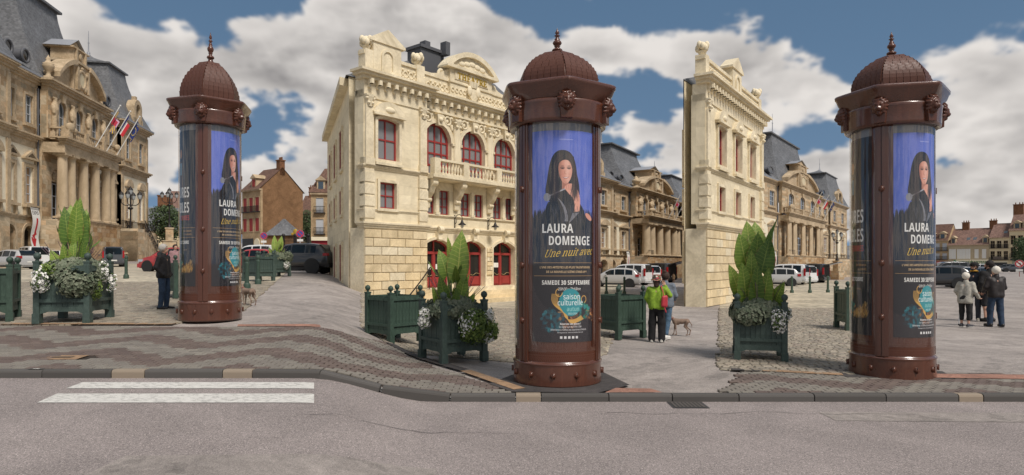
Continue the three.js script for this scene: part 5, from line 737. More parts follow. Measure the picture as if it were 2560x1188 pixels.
function house(label, x, y, z, ry, o) {
  const t = thing('house', label, 'house', o.group, x, y, z, ry), { w, d, eave, ridge } = o;
  obj('front_wall', wall(0, w, -3, eave, 0, .4, o.wins.map(q => [q[0], q[1], q[2], q[3], 0])), o.wall, t);
  obj('rear_walls', [B(.0, .35, -3, eave, -d, -.4), B(w - .35, w, -3, eave, -d, -.4), B(.35, w - .35, -3, eave, -d, -d + .3)], o.sideWall || o.wall, t);
  if (!o.hip) obj('gable', [Ex([[-d, eave], [0, eave], [-d / 2, ridge - .1]], .35, 0).rotateY(Math.PI / 2).translate(w - .35, 0, 0).rotateY(0), Ex([[-d, eave], [0, eave], [-d / 2, ridge - .1]], .35, 0).rotateY(Math.PI / 2)].map(g => g.scale(1, 1, -1)), o.sideWall || o.wall, t).geometry.computeVertexNormals();
  const e = .35, rg = o.hip ? frustum(-e, w + e, -d - e, e, eave, w * .3, w * .7, -d / 2 - .1, -d / 2 + .1, ridge, 1) : (() => { const g = polyhedron([[[-e * .3, eave - .12, e], [w + e * .3, eave - .12, e], [w + e * .3, ridge, -d / 2], [-e * .3, ridge, -d / 2]], [[w + e * .3, eave - .12, -d - e], [-e * .3, eave - .12, -d - e], [-e * .3, ridge, -d / 2], [w + e * .3, ridge, -d / 2]]]); const p = g.attributes.position, u = g.attributes.uv; for (let i = 0; i < p.count; i++) u.setXY(i, p.getX(i), p.getY(i) * 1.3); return g; })();
  const rf = obj('roof', rg, o.roof, t);
  obj('eave_board', B(-.1, w + .1, eave - .3, eave - .02, -.1, .28), o.trim || trim, t);
  for (const q of o.wins) {
    const [wx, wy, ww, wh, st = {}] = q;
    const f = obj('window', [ringFrame(wx, wy, ww, wh, 0, .09, -.02, .08), B(wx - .03, wx + .03, wy, wy + wh, -.2, -.14), B(wx - ww / 2, wx + ww / 2, wy + wh * .6, wy + wh * .6 + .06, -.2, -.14)], o.trim || trim, t); obj('pane', B(wx - ww / 2, wx + ww / 2, wy, wy + wh, st.closed ? -.07 : -.26, st.closed ? -.03 : -.22), st.closed || winDark, f);
    if (st.sh) for (const s of [-1, 1]) obj('shutter', B(wx + s * ww * .76 - ww * .24, wx + s * ww * .76 + ww * .24, wy, wy + wh, .02, .07), st.sh, f);
    if (st.bal) { const g = [B(wx - ww * .75, wx + ww * .75, wy - .12, wy, 0, .42)]; for (let i = 0; i < 9; i++) { const X = lerp(wx - ww * .72, wx + ww * .72, i / 8); g.push(B(X - .025, X + .025, wy, wy + .9, .36, .41)); } g.push(B(wx - ww * .75, wx + ww * .75, wy + .88, wy + .95, .35, .42)); obj('balcony', g, iron, t); }
  }
  for (const [dx, dw = 1.3] of o.dormers || []) { const yb = eave + .4; const D = obj('dormer', [wall(dx - dw / 2, dx + dw / 2, yb - .6, yb + 1.5, -.3, 1.6, []), Ex([[dx - dw * .7, yb + 1.5], [dx + dw * .7, yb + 1.5], [dx, yb + 2.2]], 2.2, -2.3)], o.dwall || o.trim || trim, rf); obj('dormer_window', B(dx - dw * .3, dx + dw * .3, yb + .1, yb + 1.3, -.3, -.25), o.dglass || winGlass, rf); }
  for (const [cx, ch = 1.6, cw = 1.4] of o.chimneys || []) { obj('chimney', [B(cx - cw / 2, cx + cw / 2, ridge - 1.4, ridge + ch, -d / 2 - .5, -d / 2 + .5), B(cx - cw / 2 - .1, cx + cw / 2 + .1, ridge + ch, ridge + ch + .18, -d / 2 - .6, -d / 2 + .6)], chimMat, rf); for (const s of [-.3, .1, .4]) obj('chimney_pot', C(.14, .11, .5, cx + s * cw, ridge + ch + .18, -d / 2, 8), chimMat, rf); }
  for (const sx of o.skylights || []) { const q = .35; obj('skylight', B(-.4, .4, -.5, .5, -.03, .05).rotateX(-Math.atan2(d / 2, ridge - eave)).translate(sx, lerp(eave, ridge, q), -d / 2 * q + .12), winGlass, rf); }
  if (o.build) o.build(t);
  return t;
}
const at2 = (px, d, y = null) => { const x = WX(px, d); return [x, y ?? G(x, d), -d]; };
const rot = (dx, dz) => Math.atan2(-dz, dx);
const GH = 'houses round the square';
const signs = [];
// row across the road on the right: a line of fronts that comes slightly nearer to the right
{
  const A = [WX(2318, 186), -186], Bq = [WX(2600, 166), -166], L = Math.hypot(Bq[0] - A[0], Bq[1] - A[1]), ux = (Bq[0] - A[0]) / L, uz = (Bq[1] - A[1]) / L, ry = rot(ux, uz);
  const P = s => [A[0] + ux * s, 0, A[1] + uz * s]; const tOf = px => { const u = (px - CX) / FPX; return (A[0] + u * A[1]) / (-ux - u * uz); };
  const s0 = 0, s1 = tOf(2371), s2 = tOf(2474), s3 = tOf(2524), s4 = tOf(2600);
  const grid = (w, n, y, ww, hh, st) => Array.from({ length: n }, (_, i) => [w * (i + .5) / n, y, ww, hh, st]);
  house('ochre stone house with grey shutters and a steep brown roof, beside the chemist shop', ...P(s0), ry, { group: GH, w: s1 - s0 - .05, d: 9, eave: 8.6, ridge: 13.4, wall: wallOchre, roof: tileBrown, dormers: [[(s1 - s0) * .72, 1.5], [(s1 - s0) * .2, 1.5]], wins: [...grid(s1 - s0, 3, 5.6, 1.1, 2.1, { closed: shutGrey, bal: 1 }), ...grid(s1 - s0, 3, 3.1, 1.1, 1.7, { closed: shutGrey, bal: 1 })], build: t => { obj('awning', Ex([[0, 2.5], [1.2, 2.2], [1.2, 2.1], [0, 2.35]], (s1 - s0) * .6, 0).rotateY(-Math.PI / 2).translate((s1 - s0) * .8, 0, 0), awnRed, t); obj('shop_front', B(.5, (s1 - s0) * .8, .2, 2.2, 0, .05), shopDark, t); } });
  const w2 = s2 - s1 - .05;
  house('long grey chemist house with green shop signs and a red tiled roof', ...P(s1), ry, { group: GH, w: w2, d: 10, eave: 7.2, ridge: 11.9, wall: wallGrey, roof: tileRoof, chimneys: [[w2 * .3, 1.6, 1.6], [w2 * .97, 1.8, 1.6]], dormers: [[w2 * .12, 1.1], [w2 * .9, 1.3]], skylights: [w2 * .46, w2 * .62], wins: [[w2 * .11, 3.2, .8, 2.8, { sh: shutWhite, closed: shutWhite }], [w2 * .31, 3.2, .8, 2.8, { sh: shutWhite, closed: shutWhite }], [w2 * .47, 3.2, .8, 2.8, { sh: shutWhite, closed: shutWhite }], [w2 * .7, 3.3, 1, 2.6, { closed: shutWhite }], [w2 * .88, 3.3, 1.0, 2.6, { closed: shutWhite }]],
    build: t => { obj('arched_gate', Ex(openPts(w2 * .11, 0, 1.9, 2.4, .8), .06, 0), mat(0x5a6560, .8), t);
      for (const [a, b, word] of [[.21, .57, 'PHARMACIE'], [.6, .985, 'CENTRALE']]) { const sf = obj('shop_front', [B(w2 * a, w2 * b, 2.0, 2.9, 0, .12), B(w2 * a, w2 * b, 2.62, 2.98, .12, .5), ...[a + .01, (a + b) / 2, b - .01].map(q => B(w2 * q - .14, w2 * q + .14, 0, 2, 0, .1))], creamShop, t); for (const q of [.27, .74]) { obj('green_blind', B(w2 * lerp(a, b, q) - .85, w2 * lerp(a, b, q) + .85, 1.35, 1.95, .02, .08), green, sf); obj('shop_window', B(w2 * lerp(a, b, q) - .9, w2 * lerp(a, b, q) + .9, .2, 1.35, 0, .04), winDark, sf); }
        sf.userData.word = word; signs.push([sf, word, w2 * (a + b) / 2, 2.14]); }
      const cross = obj('green_cross', [CB(.9, .3, .2, w2 * .19, 2.25, .9), CB(.3, .9, .2, w2 * .19, 1.95, .9 + .002)], green, t); } });
  const w3 = s3 - s2 - .05;
  house('pale cream house with three balcony windows over an office front', ...P(s2), ry, { group: GH, w: w3, d: 10, eave: 9.0, ridge: 13.0, wall: wallCream, roof: tileRoof, skylights: [w3 * .75], wins: [...grid(w3, 3, 6.1, .9, 1.9, { bal: 1 }), ...grid(w3, 3, 3.0, .9, 2.2)], build: t => { obj('office_front', B(w3 * .25, w3 * .9, .3, 2.2, 0, .05), shopDark, t); obj('fascia', B(w3 * .22, w3 * .93, 2.2, 2.55, 0, .1), creamShop, t); obj('name_board', B(w3 * .22, w3 * .65, 3.0, 3.8, .42, .48), mat(0x6b5f55, .7), t); obj('balcony', [B(0, w3, 2.8, 2.92, 0, .5), ...Array.from({ length: 36 }, (_, i) => B(w3 * i / 36, w3 * i / 36 + .04, 2.92, 3.7, .44, .48))], iron, t); } });
  const w4 = s4 - s3;
  house('yellow house with dormers beside the clipped tree and the round road sign', ...P(s3), ry, { group: GH, w: w4, d: 10, eave: 10.8, ridge: 15.6, wall: wallCream, roof: tileRoof, chimneys: [[.9, 2.2, 2.2]], dormers: [[w4 * .25, 1.5], [w4 * .55, 1.5]], wins: [...grid(w4, 4, 7.0, 1.0, 2.3), ...grid(w4, 4, 3.6, 1.0, 2.6, { bal: 1 })], build: t => { obj('shop_front', B(.6, w4 - .6, .1, 2.7, 0, .06), mat(0x9aa08a, .7), t); obj('fascia', B(.3, w4 - .3, 2.7, 3.2, 0, .5), shopDark, t); } });
}

// red-shuttered house and its neighbours on the left
{
  const p = at2(605, 110, 3.2); const rx = .8, rz = .6;
  const w = 5.6; house('tall stone house with red shutters and a blank brown gable', ...p, rot(rx, rz), { group: GH, w, d: 8.2, eave: 11.2, ridge: 15.2, wall: wallOchre, sideWall: wallBrown, roof: tileBrown, chimneys: [[w - .5, 1.1, 1.0]], dormers: [[w * .55, 1.3]], dglass: shutRed, wins: [...[.17, .5, .83].map(q => [w * q, 7.4, 1.15, 2.4, { closed: shutRed, bal: 1 }]), ...[.17, .5, .83].map(q => [w * q, 4.1, 1.15, 2.2, { closed: shutRed }])], build: t => { obj('shop_front', B(.2, w * .62, .2, 2.9, 0, .08), shopDark, t); obj('entrance_arch', Ex(openPts(w * .82, 0, 1.6, 2.9, .7), .08, 0), creamShop, t); } });
  house('plain beige house with grey roof behind the iron gate', ...at2(742, 135, 3.6), rot(1, .15), { group: GH, w: 5, d: 8, eave: 8.5, ridge: 13.0, wall: wallGrey, roof: tileBrown, chimneys: [[1.4, 1.6, .9]], wins: [[2.4, 4, .9, 1.6, {}]] });
  house('narrow yellow stone house with a pointed roof, grey shutters and a red shop front', ...at2(777, 96, 3.1), rot(1, -.12), { group: GH, w: 4.6, d: 8, eave: 9.4, ridge: 13.6, hip: 1, wall: wallOchre, roof: tileBrown, dormers: [[1.4, 1.2]], wins: [[1.3, 6.4, 1.1, 2.2, { closed: shutGrey, bal: 1 }], [3.4, 6.4, 1.1, 2.2, { closed: shutGrey, bal: 1 }], [1.3, 3.2, 1.1, 2.2, { closed: shutGrey, bal: 1 }], [3.4, 3.2, 1.1, 2.2, { closed: shutGrey, bal: 1 }]], build: t => { obj('shop_front', B(.1, 4.5, .1, 2.2, 0, .1), awnRed, t); obj('fascia', B(.1, 4.5, 2.2, 2.75, 0, .35), creamShop, t); } });
  house('low white house with a slate roof between the town hall stairs and the clipped tree', ...at2(345, 118, 3.4), rot(1, -.2), { group: GH, w: 9, d: 9, eave: 4.6, ridge: 9.2, wall: wallCream, roof: slate, chimneys: [[3.2, 2.2, 2.4]], skylights: [4, 5.6], wins: [[3, 1.4, .9, 1.4, {}], [6.2, 1.4, .9, 1.4, {}]] });
  house('distant house showing a red tiled roof behind the lamp post with a clipped tree', ...at2(405, 140, 3.8), rot(1, -.1), { group: GH, w: 13, d: 8, eave: 8.0, ridge: 14.4, wall: wallOchre, roof: tileRoof, chimneys: [[9, 1.2, 1]], wins: [[3, 3, 1, 1.6, {}], [6, 3, 1, 1.6, {}]] });
  house('faint slate roof with two chimneys beyond the town hall beside the corner building', ...at2(2096, 150, 0), rot(1, -.1), { group: GH, w: 12, d: 8, eave: 3.0, ridge: 6.2, wall: wallGrey, roof: slate, chimneys: [[3.6, 1.2, 1], [8, .9, 1]], wins: [[4, 1, 1, 1.4, {}], [7, 1, 1, 1.4, {}]] });
  // gate pavilion and iron gate
  const k = at2(664, 92, 3.0), pv = thing('gate_pavilion', 'small stone pavilion with a pyramid slate roof beside the iron gate', 'pavilion', null, ...k, rot(1, .05)); obj('wall', B(0, 4.0, -1, 2.9, -4, 0), wallBrown, pv); obj('roof', frustum(-.3, 4.3, -4.3, .3, 2.9, 1.7, 2.0, -2.2, -2, 5.4, 4, .1), slate, pv); obj('door', B(1.5, 2.4, 0, 2.1, 0, .05), archDark, pv);
  const q = at2(708, 90, 2.9), ga = thing('iron_gate', 'tall wrought iron gate with gilded crest between stone posts', 'gate', null, ...q, rot(1, .05)); for (const x of [0, 1.7, 3.6]) obj('gate_post', [CB(.35, 3.2, .35, x, -.5, 0), Sp(.25, x, 2.9, 0)], iron, ga); obj('gate_leaf', [...Array.from({ length: 24 }, (_, i) => B(.15 * i, .15 * i + .03, -.3, 2.2 + .4 * Math.sin(i / 23 * 3.14), -.02, .02)), B(0, 3.6, .8, .86, -.03, .03), B(0, 3.6, 2.1, 2.16, -.03, .03)], iron, ga); obj('gilded_crest', [Sp(.3, 1.7, 3.4, 0, 1, 1.4, .3), Sp(.2, 1.3, 3.1, 0, 1, 1, .3), Sp(.2, 2.1, 3.1, 0, 1, 1, .3)], gold, ga);
}
// ---------- town hall stairs, lamp posts ----------
{
  const p = hall1.position, st = thing('stone_stairs', 'wide stone stairs with iron handrails down from the largest town hall', 'stairs', null, p.x, p.y, p.z, hall1.rotation.y);
  for (let i = 0; i < 16; i++) obj('step', B(18.6, 20.6 + i * .36, -1.5, 4.45 - i * .28, 2.06, 4.2 - .012 * i), i % 2 ? trim : stone, st);
  for (let i = 0; i < 5; i++) obj('curved_step', new THREE.CylinderGeometry(1.6 + i * .35, 1.6 + i * .35, 1.6, 32).translate(26 + i * .1, .25 - i * .17, 3.1 + i * .3), i % 2 ? stone : trim, st);
  for (const z of [2.2, 4.3]) { const g = [bar([20.4, 5.5, z], [26.2, 1.2, z], .05)]; for (let i = 0; i < 20; i++) { const q = i / 19, x = lerp(20.4, 26.2, q), y = lerp(5.5, 1.2, q); g.push(bar([x, y - 1.05, z], [x, y, z], .022, 5)); if (i % 2) g.push(new THREE.TorusGeometry(.22, .03, 5, 12).translate(x, y - .5, z)); } obj('iron_handrail', g, iron, st); }
  const lampThing = (label, P, s) => {
    const l = thing('lamp_post', label, 'street lamp', 'ornate lamp posts by the stairs', P.x, P.y, P.z, hall1.rotation.y - 1.2); l.scale.setScalar(s);
    obj('stone_pedestal', [B(-.95, .95, -1.5, 1.6, -.95, .95), B(-1.05, 1.05, 1.6, 1.75, -1.05, 1.05), B(-.55, .55, 1.75, 3.6, -.55, .55), B(-.65, .65, 3.6, 3.8, -.65, .65)], stone, l);
    obj('post', Lth([[.34, 3.8], [.3, 4.1], [.16, 4.3], [.12, 4.9], [.18, 5.0], [.1, 5.2], [.08, 7.2], [.3, 7.35], [.3, 7.5], [.1, 7.6], [.09, 9.2]], 12), iron, l);
    for (let i = 0; i < 4; i++) { const a = i * Math.PI / 2 + .3, c = Math.cos(a), s2 = Math.sin(a); obj('lamp_arm', tube([[0, 7.9, 0], [c * .5, 7.75, s2 * .5], [c * 1.0, 8.1, s2 * 1.0], [c * 1.05, 8.6, s2 * 1.05]], .05, 14, 6), iron, l); }
    const globe = (x, y, z) => { const h = obj('lantern', Lth([[.08, 0], [.2, .1], [.3, .55], [.26, .6]], 10, x, y, z), mat(0xaeb4b6, .2, { metalness: .1 }), l); obj('lantern_cap', Lth([[.34, .58], [.2, .85], [.06, .95], [.05, 1.05], [0, 1.12]], 10, x, y, z), iron, h); };
    for (let i = 0; i < 4; i++) { const a = i * Math.PI / 2 + .3; globe(Math.cos(a) * 1.05, 8.55, Math.sin(a) * 1.05); } globe(0, 9.15, 0);
    return l;
  };
  lampThing('black lamp post with several lanterns on a stone pedestal, beside the iron handrails', localTo(hall1, 19.6, 0, 3.0), .93);
  const d = 84, x = WX(423, d); lampThing('black lamp post with several lanterns on a stone pedestal, in front of the clipped tree', { x, y: WY(606, d) - 1.2, z: -d }, .82);
  const d3 = 74; lampThing('black many-lantern lamp post before the town hall beside the corner building', { x: WX(2093, d3), y: 0, z: -d3 }, .52 * 1.1);
}
{
  const font = await new FontLoader().loadAsync('fonts/droid/droid_serif_bold.typeface.json');
  for (const [sf, word, x, y] of signs) { const g = new TextGeometry(word, { font, size: .5, depth: .04, curveSegments: 2 }); g.computeBoundingBox(); g.translate(x - g.boundingBox.max.x / 2, y, .125); obj('shop_lettering', g, green, sf); delete sf.userData.word; }
}
// ---------- planters ----------
const gTex = texRGB(256, 512, (u, v, i, j) => { const a = tn(u, v, 6, 41), b = hash3(Math.floor(i / 2), Math.floor(j / 26), 4), p = tn(u, v, 40, 42, 3), k = (a - .5) * 34 + (b - .5) * 14 + (p - .5) * 20; return [62 + k, 78 + k, 72 + k]; });
const plGreen = mat(0xffffff, .6, { map: rep(gTex, 1.5, 1) }), plGreen2 = mat(0xdff0dd, .6, { map: rep(gTex, 1.5, 1) }), soil = mat(0x3a2a1f, .95);
function makePlanter(label, m) {
  const t = thing('planter_box', label, 'planter', 'green wooden planter boxes'), S = .42, H = 1.1;
  for (const sx of [-1, 1]) for (const sz of [-1, 1]) { const l = obj('corner_post', [CB(.1, H, .1, sx * S, 0, sz * S), CB(.125, .18, .125, sx * S, 0, sz * S), CB(.115, .03, .115, sx * S, H, sz * S)], m, t); obj('ball_finial', Lth([[.03, 0], [.025, .03], [.05, .05], [.062, .09], [.05, .13], [.02, .15], [.0, .16]], 12, sx * S, H + .03, sz * S), m, l); }
  const sg = merge([B(-.044, .044, .28, 1.05, -.012, .012)]), n = 8;
  for (let k = 0; k < 4; k++) {
    const a = k * Math.PI / 2, side = obj('side_panel', [Ex([[-.37, .15], [-.3, .17], [-.26, .19], [.26, .19], [.3, .17], [.37, .15], [.37, .28], [-.37, .28]].map(([x, y]) => [x, y + .02]), .04, S - .02)], m, t); side.rotation.y = a;
    obj('rail', B(-.37, .37, .38, .44, S + .01, S + .045), m, side); obj('rail', B(-.37, .37, .95, 1.01, S + .01, S + .045), m, side);
    for (let i = 0; i < n; i++) { const o = obj('slat', sg, m, side); o.position.set((i - (n - 1) / 2) * .0925, 0, S + (i % 2) * .003); }
  }
  obj('soil', B(-.4, .4, .85, .96, -.4, .4), soil, t);
  return t;
}
const pA = makePlanter('dark green planter overflowing with white flowers and huge single leaf, beside the theatre planter', plGreen);
function setPlanter(o, px, d, turn, s, lift = 0) { const g = onGround(px, d); o.position.set(g.x, g.y - .015 + lift, g.z); o.rotation.set(0, Math.atan2(-g.x, d) + turn * Math.PI / 180, 0); o.scale.set(s, s, s); return o; }
const pMid = setPlanter(pA, 1132, 12.1, 29, 1.02); pMid.userData.label = 'green planter holding the plant with one huge leaf, beside the empty planter before the theatre';
const pB = makePlanter('unplanted green planter before the theatre, beside the planter with one huge leaf', plGreen2); setPlanter(pB, 985, 13.9, 38, .95);
const pLeft = setPlanter(dup(pA, 'green planter full of tall upright leaves, on cobbles before the parked silver hatchback'), 187, 13.5, -26, 1.12);
const pRight = setPlanter(dup(pA, 'green planter full of broad leaves, on cobbles before the cream corner building'), 1898, 12.3, 4, .98);
setPlanter(dup(pB, 'unplanted green planter between the brown column and the woman in lime jacket'), 1547, 15.9, 44, 1);
setPlanter(dup(pA, 'unplanted green planter at the roadside behind two short bollards'), 646, 27, 40, .98);
const pFar = setPlanter(dup(pA, 'green planter with trailing plants beside the black car'), 692, 31, 36, .98);
setPlanter(dup(pB, 'unplanted green planter left of the planter with tall upright leaves'), -32, 13.5, -10, 1.06);
setPlanter(dup(pB, 'unplanted green planter right behind the man in black jacket standing alone'), 462, 19.5, 20, 1.0);
setPlanter(dup(pB, 'unplanted green planter half hidden behind the column near the talking group'), 2148, 17.6, 20, 1.05);
// ---------- plants ----------
const leafTex = (a, b, vein) => canvasTex(128, 256, (c, w, h) => { const r = rng(9); c.fillStyle = a; c.fillRect(0, 0, w, h); for (let i = 0; i < 120; i++) { c.globalAlpha = .25; c.fillStyle = b; c.beginPath(); c.ellipse(r() * w, r() * h, 6 + r() * 16, 3 + r() * 9, r() * 3, 0, 7); c.fill(); } for (let i = 0; i < 40; i++) { c.globalAlpha = .5; c.fillStyle = r() < .6 ? '#a89a4a' : '#6b4f2a'; const e = r() < .5 ? 0 : w; c.beginPath(); c.ellipse(e + (r() - .5) * 10, r() * h, 2 + r() * 6, 4 + r() * 14, 0, 0, 7); c.fill(); } c.globalAlpha = .8; c.strokeStyle = vein; c.lineWidth = 5; c.beginPath(); c.moveTo(w / 2, 0); c.lineTo(w / 2, h); c.stroke(); c.lineWidth = 2; for (let i = 0; i < 11; i++) for (const s of [-1, 1]) { c.beginPath(); c.moveTo(w / 2, h * (1 - i / 11)); c.quadraticCurveTo(w / 2 + s * w * .3, h * (1 - i / 11) - 26, w / 2 + s * w * .52, h * (1 - i / 11) - 30); c.stroke(); } c.globalAlpha = 1; });
const leafMats = [leafTex('#62802a', '#789636', '#b4bb5e'), leafTex('#4c6a24', '#5e7e2c', '#93a24a'), leafTex('#75903a', '#93a846', '#c6c46e')].map(m => new THREE.MeshPhysicalMaterial({ map: m, roughness: .62, transmission: .14, thickness: 0, side: THREE.DoubleSide }));
function leafGeo(L, W, droop, fold, heart) {
  const nu = 4, nv = 7, pos = [], uv = [], idx = [];
  for (let j = 0; j <= nv; j++) { const t = j / nv, w = W * Math.pow(Math.sin(Math.PI * Math.pow(t * .94 + .06, heart)), .75) * (j === nv ? 0 : 1); for (let i = 0; i <= nu; i++) { const s = i / nu * 2 - 1, back = t < .2 ? -Math.abs(s) * .1 * L * (1 - t / .2) : 0; pos.push(s * w, t * L + back - Math.abs(s) * .05 * L, -droop * t * t * L - fold * Math.abs(s) * w + Math.sin(t * 16 + s * 2) * .008); uv.push(i / nu, t); } }
  for (let j = 0; j < nv; j++) for (let i = 0; i < nu; i++) { const a = j * (nu + 1) + i; idx.push(a, a + 1, a + nu + 2, a, a + nu + 2, a + nu + 1); }
  const g = new THREE.BufferGeometry(); g.setAttribute('position', new THREE.Float32BufferAttribute(pos, 3)); g.setAttribute('uv', new THREE.Float32BufferAttribute(uv, 2)); g.setIndex(idx); g.computeVertexNormals(); return g;
}
const leafVar = [leafGeo(.56, .15, .12, -.25, .62), leafGeo(.5, .165, .25, -.2, .6), leafGeo(.62, .13, .1, -.35, .66), leafGeo(.72, .25, .1, -.12, .6)];
const greyLeaf = [[.15, .175, .115], [.2, .22, .15], [.11, .14, .085]].map(c => mat(lin(...c), .75, { side: THREE.DoubleSide })), limeLeaf = [[.13, .2, .035], [.2, .27, .06], [.085, .14, .03]].map(c => mat(lin(...c), .65, { side: THREE.DoubleSide })), petal = mat(0xf2f1ec, .7, { side: THREE.DoubleSide }), stemMat = mat(0x6f8c4a, .7), purple = mat(0x6b5560, .8);
function smallLeaf(w, l) { const g = new THREE.BufferGeometry(); g.setAttribute('position', new THREE.Float32BufferAttribute([0, 0, 0, w, l * .45, .01, 0, l, -.004, 0, 0, 0, 0, l, -.004, -w, l * .45, .01, 0, 0, 0, w * .7, l * .15, .004, w, l * .45, .01, 0, 0, 0, -w, l * .45, .01, -w * .7, l * .15, .004], 3)); g.setAttribute('uv', new THREE.Float32BufferAttribute(new Float32Array(24), 2)); g.computeVertexNormals(); return g; }
function flowerGeo(r) { const gs = []; for (let i = 0; i < 5; i++) { const g = smallLeaf(r * .42, r); g.rotateX(.35); g.rotateZ(i * 1.2566); gs.push(g); } return merge(gs); }
function scatter(r, n, geo, surf, jit = .8) { const out = [], q = new THREE.Quaternion(), e = new THREE.Euler(), m = new THREE.Matrix4(); for (let i = 0; i < n; i++) { const p = surf(r); if (!p) continue; const nrm = p.n.clone().add(V(r() - .5, r() - .5, r() - .5).multiplyScalar(jit)).normalize(); q.setFromUnitVectors(V(0, 0, 1), nrm).multiply(new THREE.Quaternion().setFromAxisAngle(V(0, 0, 1), r() * 6.283)); const s = .7 + r() * .6; m.compose(p.p, q, V(s, s, s)); out.push(geo.clone().applyMatrix4(m)); } return merge(out); }
function makePlant(planter, label, leaves, spread, seed, trail) {
  const P = planter.position, t = thing('leafy_plant', label, 'plant', 'plants in the planter boxes', P.x, P.y, P.z, 0), s = planter.scale.x; t.rotation.set(0, Math.atan2(-P.x, -P.z), 0); t.scale.set(s * .88, s, s * .88);
  const r = rng(seed), top = .95;
  for (let [x, y, z, roll, pitch, yaw, v, k, c] of leaves) { x *= spread; // each big leaf with its own stalk
    const o = obj('big_leaf', leafVar[v], leafMats[c], t); o.position.set(x, y, z); o.rotation.order = 'YXZ'; o.rotation.set(pitch + (r() - .4) * .3, yaw + (r() - .5) * .7, roll + (r() - .5) * .16); o.scale.set(k * (.72 + r() * .3), k, k);
    obj('leaf_stalk', tube([[x * .25, top - .1, z * .25], [x * .6, lerp(top, y, .5), z * .7], [x, y + .06 * k, z]], .014, 8, 5), stemMat, t);
  }
  for (let i = 0; i < 9; i++) { const a = r() * 6.283, q = .1 + r() * .22, y = 1.05 + r() * .55, o = obj('small_leaf', leafVar[2], leafMats[Math.floor(r() * 3)], t); o.position.set(Math.cos(a) * q, y, Math.sin(a) * q); o.rotation.order = 'YXZ'; o.rotation.set(.2 + r() * .9, Math.PI / 2 - a, (r() - .5) * .5); const k = .35 + r() * .3; o.scale.set(k, k, k); obj('leaf_stalk', tube([[0, top - .1, 0], [Math.cos(a) * q * .6, lerp(top, y, .55), Math.sin(a) * q * .6], [Math.cos(a) * q, y + .03, Math.sin(a) * q]], .009, 8, 5), stemMat, t); }
  const dome = (sx, h, sz, cx = 0, cz = 0) => q => { const a = q() * 6.283, u = Math.pow(q(), .6), ph = u * 1.6, n = V(Math.sin(ph) * Math.cos(a), Math.cos(ph), Math.sin(ph) * Math.sin(a)); const b = .82 + .3 * fbm(n.x * 2.5 + seed, n.y * 2.5, n.z * 2.5, 3); return { p: V(cx + n.x * sx * b, top - .08 + n.y * h * b, cz + n.z * sz * b), n }; };
  const parts = [];
  for (let i = 0; i < 3; i++) parts.push(obj('grey_green_foliage', scatter(r, 620, smallLeaf(.034, .075), dome(.62, .36, .58)), greyLeaf[i], t));
  for (const [cx, cy, cz, sx, sy, sz, n, kind] of trail) { const ell = q => { const n2 = V(q() - .5, q() - .5, q() - .35).normalize(), b = Math.pow(q(), .4); return { p: V(cx + n2.x * sx * b, cy + n2.y * sy * b, cz + n2.z * sz * b), n: n2 }; }; if (kind === 'lime') for (let i = 0; i < 3; i++) parts.push(obj('trailing_leaves', scatter(r, n, smallLeaf(.022, .05), ell), limeLeaf[i], t)); else if (kind === 'grey') for (let i = 0; i < 3; i++) parts.push(obj('grey_green_foliage', scatter(r, n, smallLeaf(.034, .075), ell), greyLeaf[i], t)); else { parts.push(obj('white_flowers', scatter(r, n, flowerGeo(.03), ell, .9), petal, t)); parts.push(obj('trailing_leaves', scatter(r, Math.floor(n * .8), smallLeaf(.018, .045), ell), limeLeaf[2], t)); } }
  const sp_ = []; for (let i = 0; i < 26; i++) { const a = r() * 6.283, q = .15 + r() * .4; sp_.push(bar([Math.cos(a) * q * .6, top + .1, Math.sin(a) * q * .6], [Math.cos(a) * (q + .15), top + .35 + r() * .28, Math.sin(a) * (q + .12)], .005, 4)); } parts.push(obj('purple_twigs', sp_, purple, t));
  for (const p of parts) p.userData.kind = 'stuff';
  return t;
}
